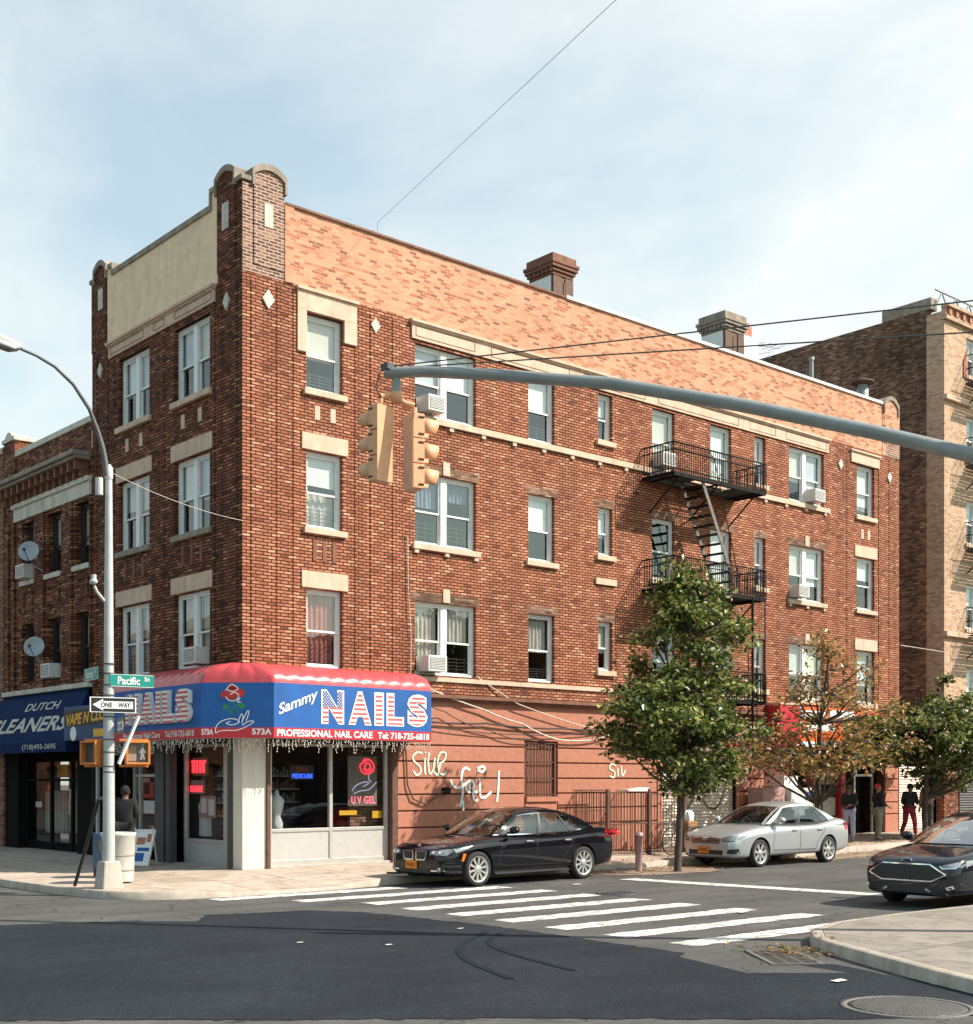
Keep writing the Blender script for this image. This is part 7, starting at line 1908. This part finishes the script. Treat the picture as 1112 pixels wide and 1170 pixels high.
# tyre marks on the new asphalt
mb = MB()
for off in (0, .9):
    stroke(mb, [(-4.0 - off, -13.6), (-3.6 - off * .8, -12.2), (-3.1 - off * .5, -11.2), (-2.3, -10.5 + off * .3)], .085, (0, 0, RZ + .0095), (1, 0, 0), (0, 1, 0), lift=0)
M['tyremark'] = basic('tyre_mark', (.018, .0225, .029), 1., var=.25, scale=9, spec=.05)
struct(mb.build('tyre_marks', M['tyremark'], norm=False))
# markings
mb = MB(); rr = random.Random(4)
def worn_bar(x0, x1, y0, y1, z):
    n = 22; top = []; bot = []
    for k in range(n + 1):
        x = x0 + (x1 - x0) * k / n; top.append((x, y1 + rr.uniform(-.028, .028), z)); bot.append((x, y0 + rr.uniform(-.028, .028), z))
    mb.add(top + bot, [(k, k + 1, n + 2 + k, n + 1 + k) for k in range(n)])
for k in range(9):
    y = -12.85 + k * 1.155; worn_bar(-1.35 + rr.uniform(-.06, .06) + k * .035 - (.6 if k == 7 else 1.6 if k == 8 else 0), (2.95 if k < 8 else 1.3) + rr.uniform(-.08, .08), y - .22 - .02 * k / 8, y + .22, RZ + .005)
struct(mb.build('crosswalk', M['paint'], norm=False))
mb = MB(); n = 20
L1 = [(6.15 + .035 * k - .22, -4.9 - 6.6 * k / n) for k in range(n + 1)]
mb.add([(x, y, RZ + .005) for x, y in L1] + [(x + .5, y, RZ + .005) for x, y in L1], [(k, k + 1, n + 2 + k, n + 1 + k) for k in range(n)])
struct(mb.build('stop_line', M['paint'], norm=False))
# north pavement with a kerb
KP = [(-4.3, 40), (-4.3, 1.0), (-4.25, -.6), (-4.12, -1.6), (-3.95, -2.3), (-3.6, -2.85), (-3.0, -3.15), (-2.2, -3.28), (-1.1, -3.28), (.2, -3.2), (1.2, -3.0), (2.2, -2.8), (3.2, -2.75), (12, -2.75), (20, -2.75), (28, -2.75), (40, -2.75), (60, -2.75)]
def inner(p):
    x, y = p
    if y > 0: return (0, y)
    if x < 0: return (0 + min(0, x) * .0, 0) if False else (max(x * .0, 0), 0)
    return (x, 0)
def pz(x, y): return .115 + .03 * max(0, min(2.75, y + 2.75)) * (1 if x > 0 else .6) + .015 * max(0, x - 12)
mb = MB(); kb = MB()
def dens(P, st=.6):
    out = []
    for i in range(len(P) - 1):
        a, b = Vector(P[i]), Vector(P[i + 1]); n = max(1, int((b - a).length / st))
        for k in range(n): out.append(a.lerp(b, k / n))
    out.append(Vector(P[-1])); return out
K = dens(KP)
def offs(i, d):
    a = K[max(i - 1, 0)]; b = K[min(i + 1, len(K) - 1)]; t = (b - a).normalized(); return K[i] + Vector((-t.y, t.x)) * d
def drop(x, y):                 # lowered kerb at the corner ramp and at the driveway
    v = 0.
    if y < -2.5 and -2.6 < x < 1.2: v = max(v, .085 * math.sin(PI * (x + 2.6) / 3.8) ** .5)
    if y < -2.5 and 6.6 < x < 9.4: v = max(v, .05 * math.sin(PI * (x - 6.6) / 2.8))
    return v
Zt = [.12 + .015 * max(0, k.x - 12) - drop(k.x, k.y) for k in K]
N = len(K)
prof = []
for i in range(N):
    p = K[i]; q = offs(i, .16); prof.append(((p.x, p.y, rz_(p.x) - .05), (p.x + (q.x - p.x) * .06, p.y + (q.y - p.y) * .06, Zt[i] - .012), (p.x + (q.x - p.x) * .2, p.y + (q.y - p.y) * .2, Zt[i]), (q.x, q.y, Zt[i])))
kb.add([v for r_ in prof for v in r_], [(i * 4 + j, i * 4 + j + 1, (i + 1) * 4 + j + 1, (i + 1) * 4 + j) for i in range(N - 1) for j in range(3)], 0, True)
M['kerb'] = stone('kerb_stone', (.42, .36, .3), .85, .22, .2)
struct(kb.build('kerb', M['kerb'], norm=False))
vs = []; fs = []
for i in range(N):
    q = offs(i, .165)
    inn = Vector((0.2, q.y)) if q.y > .2 else (Vector((max(q.x, .2), .3)))
    for j in range(5):
        t = (j / 4) ** 1.3; p = q.lerp(inn, t)
        vs.append((p.x, p.y, (Zt[i] - .001) * (1 - min(1, t * 1.6)) + pz(p.x, p.y) * min(1, t * 1.6)))
fs = [(i * 5 + j, i * 5 + j + 1, (i + 1) * 5 + j + 1, (i + 1) * 5 + j) for i in range(N - 1) for j in range(4)]
mb.add(vs, fs, 0, False); struct(mb.build('pavement', M['pave'], norm=False))
# south-east corner
SP = [(60, -13.3), (12, -13.3), (6, -13.27), (3, -13.17), (1.2, -13.25), (.2, -13.6), (-.4, -14.05), (-.75, -14.5), (-1.1, -15.1), (-1.5, -15.8), (-1.95, -16.6), (-2.4, -17.5), (-2.6, -19), (-2.6, -60)]
K = dens(SP); N = len(K); Zt = [.12 for k in K]
kb = MB(); prof = []
for i in range(N):
    p = K[i]; q = offs(i, .16); prof.append(((p.x, p.y, RZ - .05), (p.x + (q.x - p.x) * .08, p.y + (q.y - p.y) * .08, Zt[i] - .02), (p.x + (q.x - p.x) * .25, p.y + (q.y - p.y) * .25, Zt[i]), (q.x, q.y, Zt[i] + .002)))
kb.add([v for r_ in prof for v in r_], [(i * 4 + j, i * 4 + j + 1, (i + 1) * 4 + j + 1, (i + 1) * 4 + j) for i in range(N - 1) for j in range(3)], 0, True)
struct(kb.build('kerb', M['kerb'], norm=False))
vs = []
for i in range(N):
    q = offs(i, .168); vs.append((q.x, q.y, .118 if False else Zt[i] + .001))
vs += [(60, -60, .121)]
mb = MB(); cen = (8, -20, .121); vs.append(cen); c_ = len(vs) - 1
mb.add(vs, [(i, i + 1, c_) for i in range(c_)] + [(c_ - 1, 0, c_)]); struct(mb.build('pavement', M['pave_old'], norm=False))
# dusty parking strip and tree pits
mb = MB()
for x0, x1, y0, y1 in ((6.9, 30, -3.95, -2.76),):
    n = 60; tp = []; bt = []
    for k in range(n + 1):
        x = x0 + (x1 - x0) * k / n; tp.append((x, y1, rz_(x) + .004)); bt.append((x, y0 + .3 * mnoise.noise((x * .8, 3, 0)) + .25 * mnoise.noise((x * 3, 7, 0)), rz_(x) + .004))
    mb.add(tp + bt, [(k, k + 1, n + 2 + k, n + 1 + k) for k in range(n)])
o = mb.build('gutter_dust', M['litterbed'], norm=False); o['kind'] = 'stuff'
mb = MB()
for cx, cy, z in ((16.4, -2.2, 0), (21.8, -2.2, 0)):
    mb.box(cx - .7, cx + .7, cy - .35, cy + .6, 0, pz(cx, cy) + .012)
struct(mb.build('tree_pit', M['litterbed']))
# bare strip with litter round the trunk and the bollard
EX = [(6.7, -2.7), (6.75, -3.9), (7.1, -4.4), (7.6, -4.6), (9.2, -4.65), (9.7, -4.5), (10.0, -4.1), (10.2, -2.7)]
rr = random.Random(8); PP = []
for i in range(len(EX)):
    p, q = Vector(EX[i]), Vector(EX[(i + 1) % len(EX)])
    for k in range(8): w = p.lerp(q, k / 8); PP.append((w.x + rr.uniform(-.08, .08), w.y + rr.uniform(-.07, .07), RZ + .009))
mb = MB(); mb.add(PP, [tuple(range(len(PP)))]); struct(mb.build('tree_pit', M['litterbed'], norm=False))
# loose leaves
mb = MB(); rr = random.Random(6)
for k in range(900):
    x = rr.uniform(7, 24); y = -2.75 - abs(rr.gauss(0, .6)) if rr.random() < .6 else -2.7 + abs(rr.gauss(0, .5))
    z = (rz_(x) + .012) if y < -2.75 else pz(x, y) + .02
    if y < -2.75 and 7 < x < 9.85 and y > -4.5: z = RZ + .016
    a = rr.uniform(0, 6.3); s = rr.uniform(.03, .07); t = Vector((math.cos(a), math.sin(a), rr.uniform(-.3, .3))) * s; w = Vector((-math.sin(a), math.cos(a), rr.uniform(-.3, .3))) * s * .55
    p = Vector((x, y, z + .012)); mb.add([p - t, p + w, p + t, p - w], [(0, 1, 2, 3)])
for k in range(260):
    x, y = -.85 + rr.gauss(0, .3), -14.2 + rr.gauss(0, .35); a = rr.uniform(0, 6.3); s = rr.uniform(.02, .05)
    t = Vector((math.cos(a), math.sin(a), rr.uniform(-.3, .3))) * s; w = Vector((-math.sin(a), math.cos(a), 0)) * s * .6; p = Vector((x, y, RZ + .03 if x < -.55 else .13)); mb.add([p - t, p + w, p + t, p - w], [(0, 1, 2, 3)])
o = mb.build('fallen_leaves', M['leaf_autumn'], norm=False); o['kind'] = 'stuff'
# storm grate and manhole covers
M['cast_iron'] = basic('worn_cast_iron', (.13, .125, .115), .7, .1, .2, 9)
gr = thing('storm_grate', 'iron storm drain grate beside the near corner kerb', 'drain grate', (-1.5, -14.4, RZ))
mb = MB(); Gm = Matrix.Translation((-1.46, -14.42, RZ + .008)) @ Matrix.Rotation(R(52), 4, 'Z')
mb.T = Gm
mb.box(-.62, .62, -.3, -.25, -.01, .012); mb.box(-.62, .62, .25, .3, -.01, .012); mb.box(-.62, -.57, -.25, .25, -.01, .012); mb.box(.57, .62, -.25, .25, -.01, .012); mb.build('frame', M['cast_iron'], gr)
mb = MB(Gm); mb.box(-.57, .57, -.25, .25, -.01, .008); mb.build('plate', M['cast_iron'], gr)
mb = MB(Gm)
for j in range(3):
    for k in range(12): x = -.55 + k * .092; y = -.24 + j * .165; mb.quad((x, y, .0092), (x + .064, y, .0092), (x + .064, y + .145, .0092), (x, y + .145, .0092))
mb.build('slots', M['black'], gr, norm=False)
def manhole(label, x, y, r_, mt):
    o = thing('manhole_cover', label, 'manhole cover', (x, y, RZ), 'manhole covers')
    mb = MB(); mb.lathe([(r_, RZ), (r_, RZ + .014), (r_ - .06, RZ + .014), (r_ - .06, RZ + .006)], (x, y, 0), n=40); mb.build('ring', M[mt], o)
    mb = MB(); mb.lathe([(r_ - .065, RZ + .0), (r_ - .065, RZ + .01), (0, RZ + .0101)], (x, y, 0), n=40); mb.build('cover', M['darkgrey'], o)
    mb = MB(); q = random.Random(1)
    for i in range(-12, 13):
        for j in range(-12, 13):
            px, py = i * .052 + (j % 2) * .026, j * .046
            if math.hypot(px, py) < r_ - .1: mb.box(x + px - .016, x + px + .016, y + py - .014, y + py + .014, RZ + .01, RZ + .0135 + .001 * q.random())
    mb.build('cover_studs', M[mt], o)
manhole('large studded manhole cover at the bottom right of the photo', -3.35, -17.15, .58, 'cast_iron')
manhole('small dark manhole cover on the road beside the crosswalk bars', 3.45, -7.2, .38, 'darkgrey')
pl = MB(); pl.add([(-1.75, -13.3, RZ + .0075), (-1.6, -13.35, RZ + .0075), (-1.95, -15.6, RZ + .0075), (-2.75, -14.9, RZ + .0075), (-2.3, -13.6, RZ + .0075)], [(0, 1, 2, 3, 4)])
struct(pl.build('road_patch', M['road'], norm=False))
# scraps of paper
rr = random.Random(12)
spots = [(-2.55, -15.9, 'white paper scrap on the fresh asphalt near the storm drain'), (2.3, -10.9, 'white flattened paper scrap on the road left of the dark saloon'), (4.2, -5.4, 'white paper scrap on the road below the rear of the black car'), (-4.9, -9.7, 'tiny pale scrap on the fresh asphalt, middle of the crossing'), (-4.2, -10.6, 'second tiny pale scrap on the fresh asphalt, right of the first'), (-2.4, -9.8, 'small pale scrap near the fresh asphalt edge, before the crosswalk')]
for x, y, lb in spots:
    mb = MB(); w = rr.uniform(.07, .12) if 'tiny' not in lb and 'small' not in lb else .05
    mb.grid(lambda u, v: (x + (u - .5) * w * 1.8, y + (v - .5) * w, RZ + .022 + .03 * w * 5 * abs(mnoise.noise((u * 3 + x, v * 3, y)))), 6, 4)
    tag(mb.build('paper_scrap', M['litter'], norm=False), lb, 'litter')

# ------------------------------------------------------------------ light, sky, camera
SUN = Vector((.49, -.54, .685)).normalized()
sun = bpy.data.lights.new('sun', 'SUN'); sun.energy = SUN_E; sun.angle = R(.5); sun.color = (1., .915, .795)
so = bpy.data.objects.new('sun', sun); COL.objects.link(so); so.rotation_euler = SUN.to_track_quat('Z', 'Y').to_euler(); so.location = (20, -30, 40)
world = bpy.data.worlds.new('World'); scene.world = world; world.use_nodes = True
t = world.node_tree; t.nodes.clear()
out = t.nodes.new('ShaderNodeOutputWorld'); bg = t.nodes.new('ShaderNodeBackground'); t.links.new(bg.outputs[0], out.inputs[0]); bg.inputs[1].default_value = SKY_K
sk = t.nodes.new('ShaderNodeTexSky'); sk.sky_type = 'NISHITA'; sk.sun_disc = False
sk.sun_elevation = math.asin(SUN.z); sk.sun_rotation = math.atan2(SUN.x, SUN.y); sk.air_density = 1.2; sk.dust_density = 1.; sk.ozone_density = .35
tc = t.nodes.new('ShaderNodeTexCoord')
def mth(op, a, b=None):
    d = t.nodes.new('ShaderNodeMath'); d.operation = op
    for i, x in enumerate((a, b)):
        if x is None: continue
        if isinstance(x, (int, float)): d.inputs[i].default_value = x
        else: t.links.new(x, d.inputs[i])
    return d.outputs[0]
sx = t.nodes.new('ShaderNodeSeparateXYZ'); t.links.new(tc.outputs['Generated'], sx.inputs[0])
zz = mth('ADD', mth('MAXIMUM', sx.outputs[2], 0.), .28)
cm = t.nodes.new('ShaderNodeCombineXYZ'); t.links.new(mth('DIVIDE', sx.outputs[0], zz), cm.inputs[0]); t.links.new(mth('DIVIDE', sx.outputs[1], zz), cm.inputs[1])
mp = t.nodes.new('ShaderNodeMapping'); mp.inputs['Rotation'].default_value = (0, 0, R(20)); mp.inputs['Scale'].default_value = (1.25, .85, 1); mp.inputs['Location'].default_value = CLOUD_LOC
t.links.new(cm.outputs[0], mp.inputs[0])
def nz(sc_, det, rough, dist=0.):
    n_ = t.nodes.new('ShaderNodeTexNoise'); n_.inputs['Scale'].default_value = sc_; n_.inputs['Detail'].default_value = det; n_.inputs['Roughness'].default_value = rough; n_.inputs['Distortion'].default_value = dist
    t.links.new(mp.outputs[0], n_.inputs['Vector']); return n_.outputs['Fac']
def rmp(x, st):
    d = t.nodes.new('ShaderNodeValToRGB'); t.links.new(x, d.inputs[0]); e = d.color_ramp.elements
    for i, (p, c) in enumerate(st): e[i].position = p; e[i].color = (c, c, c, 1)
    return d.outputs[0]
cl_ = rmp(nz(1.35, 9, .52, .35), [(.36, .0), (.58, 1.)])
wis = rmp(nz(4., 8, .6, .6), [(.3, .72), (.7, 1.0)])
low = mth('SUBTRACT', 1., mth('MULTIPLY', mth('MAXIMUM', sx.outputs[2], 0.), 1.2))
# the clouds lie to the north-east (ahead); the rest of the sky is clear
mask = rmp(mth('ADD', mth('MULTIPLY', sx.outputs[0], .66), mth('MULTIPLY', sx.outputs[1], .75)), [(.1, .25), (.5, 1.)])
cov = mth('MINIMUM', mth('MULTIPLY', mth('MULTIPLY', mth('ADD', mth('MULTIPLY', cl_, .66), .4), wis), mask), 1.)
mx = t.nodes.new('ShaderNodeMixRGB'); t.links.new(cov, mx.inputs[0]); tn = t.nodes.new('ShaderNodeMixRGB'); tn.blend_type = 'MULTIPLY'; tn.inputs[0].default_value = 1; t.links.new(sk.outputs[0], tn.inputs[1]); tn.inputs[2].default_value = (1.2, 1.36, 1.18, 1); t.links.new(tn.outputs[0], mx.inputs[1]); mx.inputs[2].default_value = (CLOUD * .96, CLOUD * 1., CLOUD * .985, 1)
t.links.new(mx.outputs[0], bg.inputs[0])
cam = bpy.data.cameras.new('camera'); cam.sensor_width = 36; cam.lens = 36 * 1512.05 / 1170; cam.shift_y = (892.5 - 585) / 1170; cam.clip_end = 3000; cam.clip_start = .1
cob = bpy.data.objects.new('camera', cam); COL.objects.link(cob); cob.location = (-13.919, -23.597, 2.0)
cob.rotation_euler = (R(90), 0, -0.7153946)      # level, looking along (sin th, cos th)
scene.camera = cob
vs_ = scene.view_settings; vs_.view_transform = 'Standard'; vs_.look = 'None'; vs_.exposure = EXPO; vs_.gamma = 1
scene.cycles.max_bounces = 8; scene.cycles.transparent_max_bounces = 24
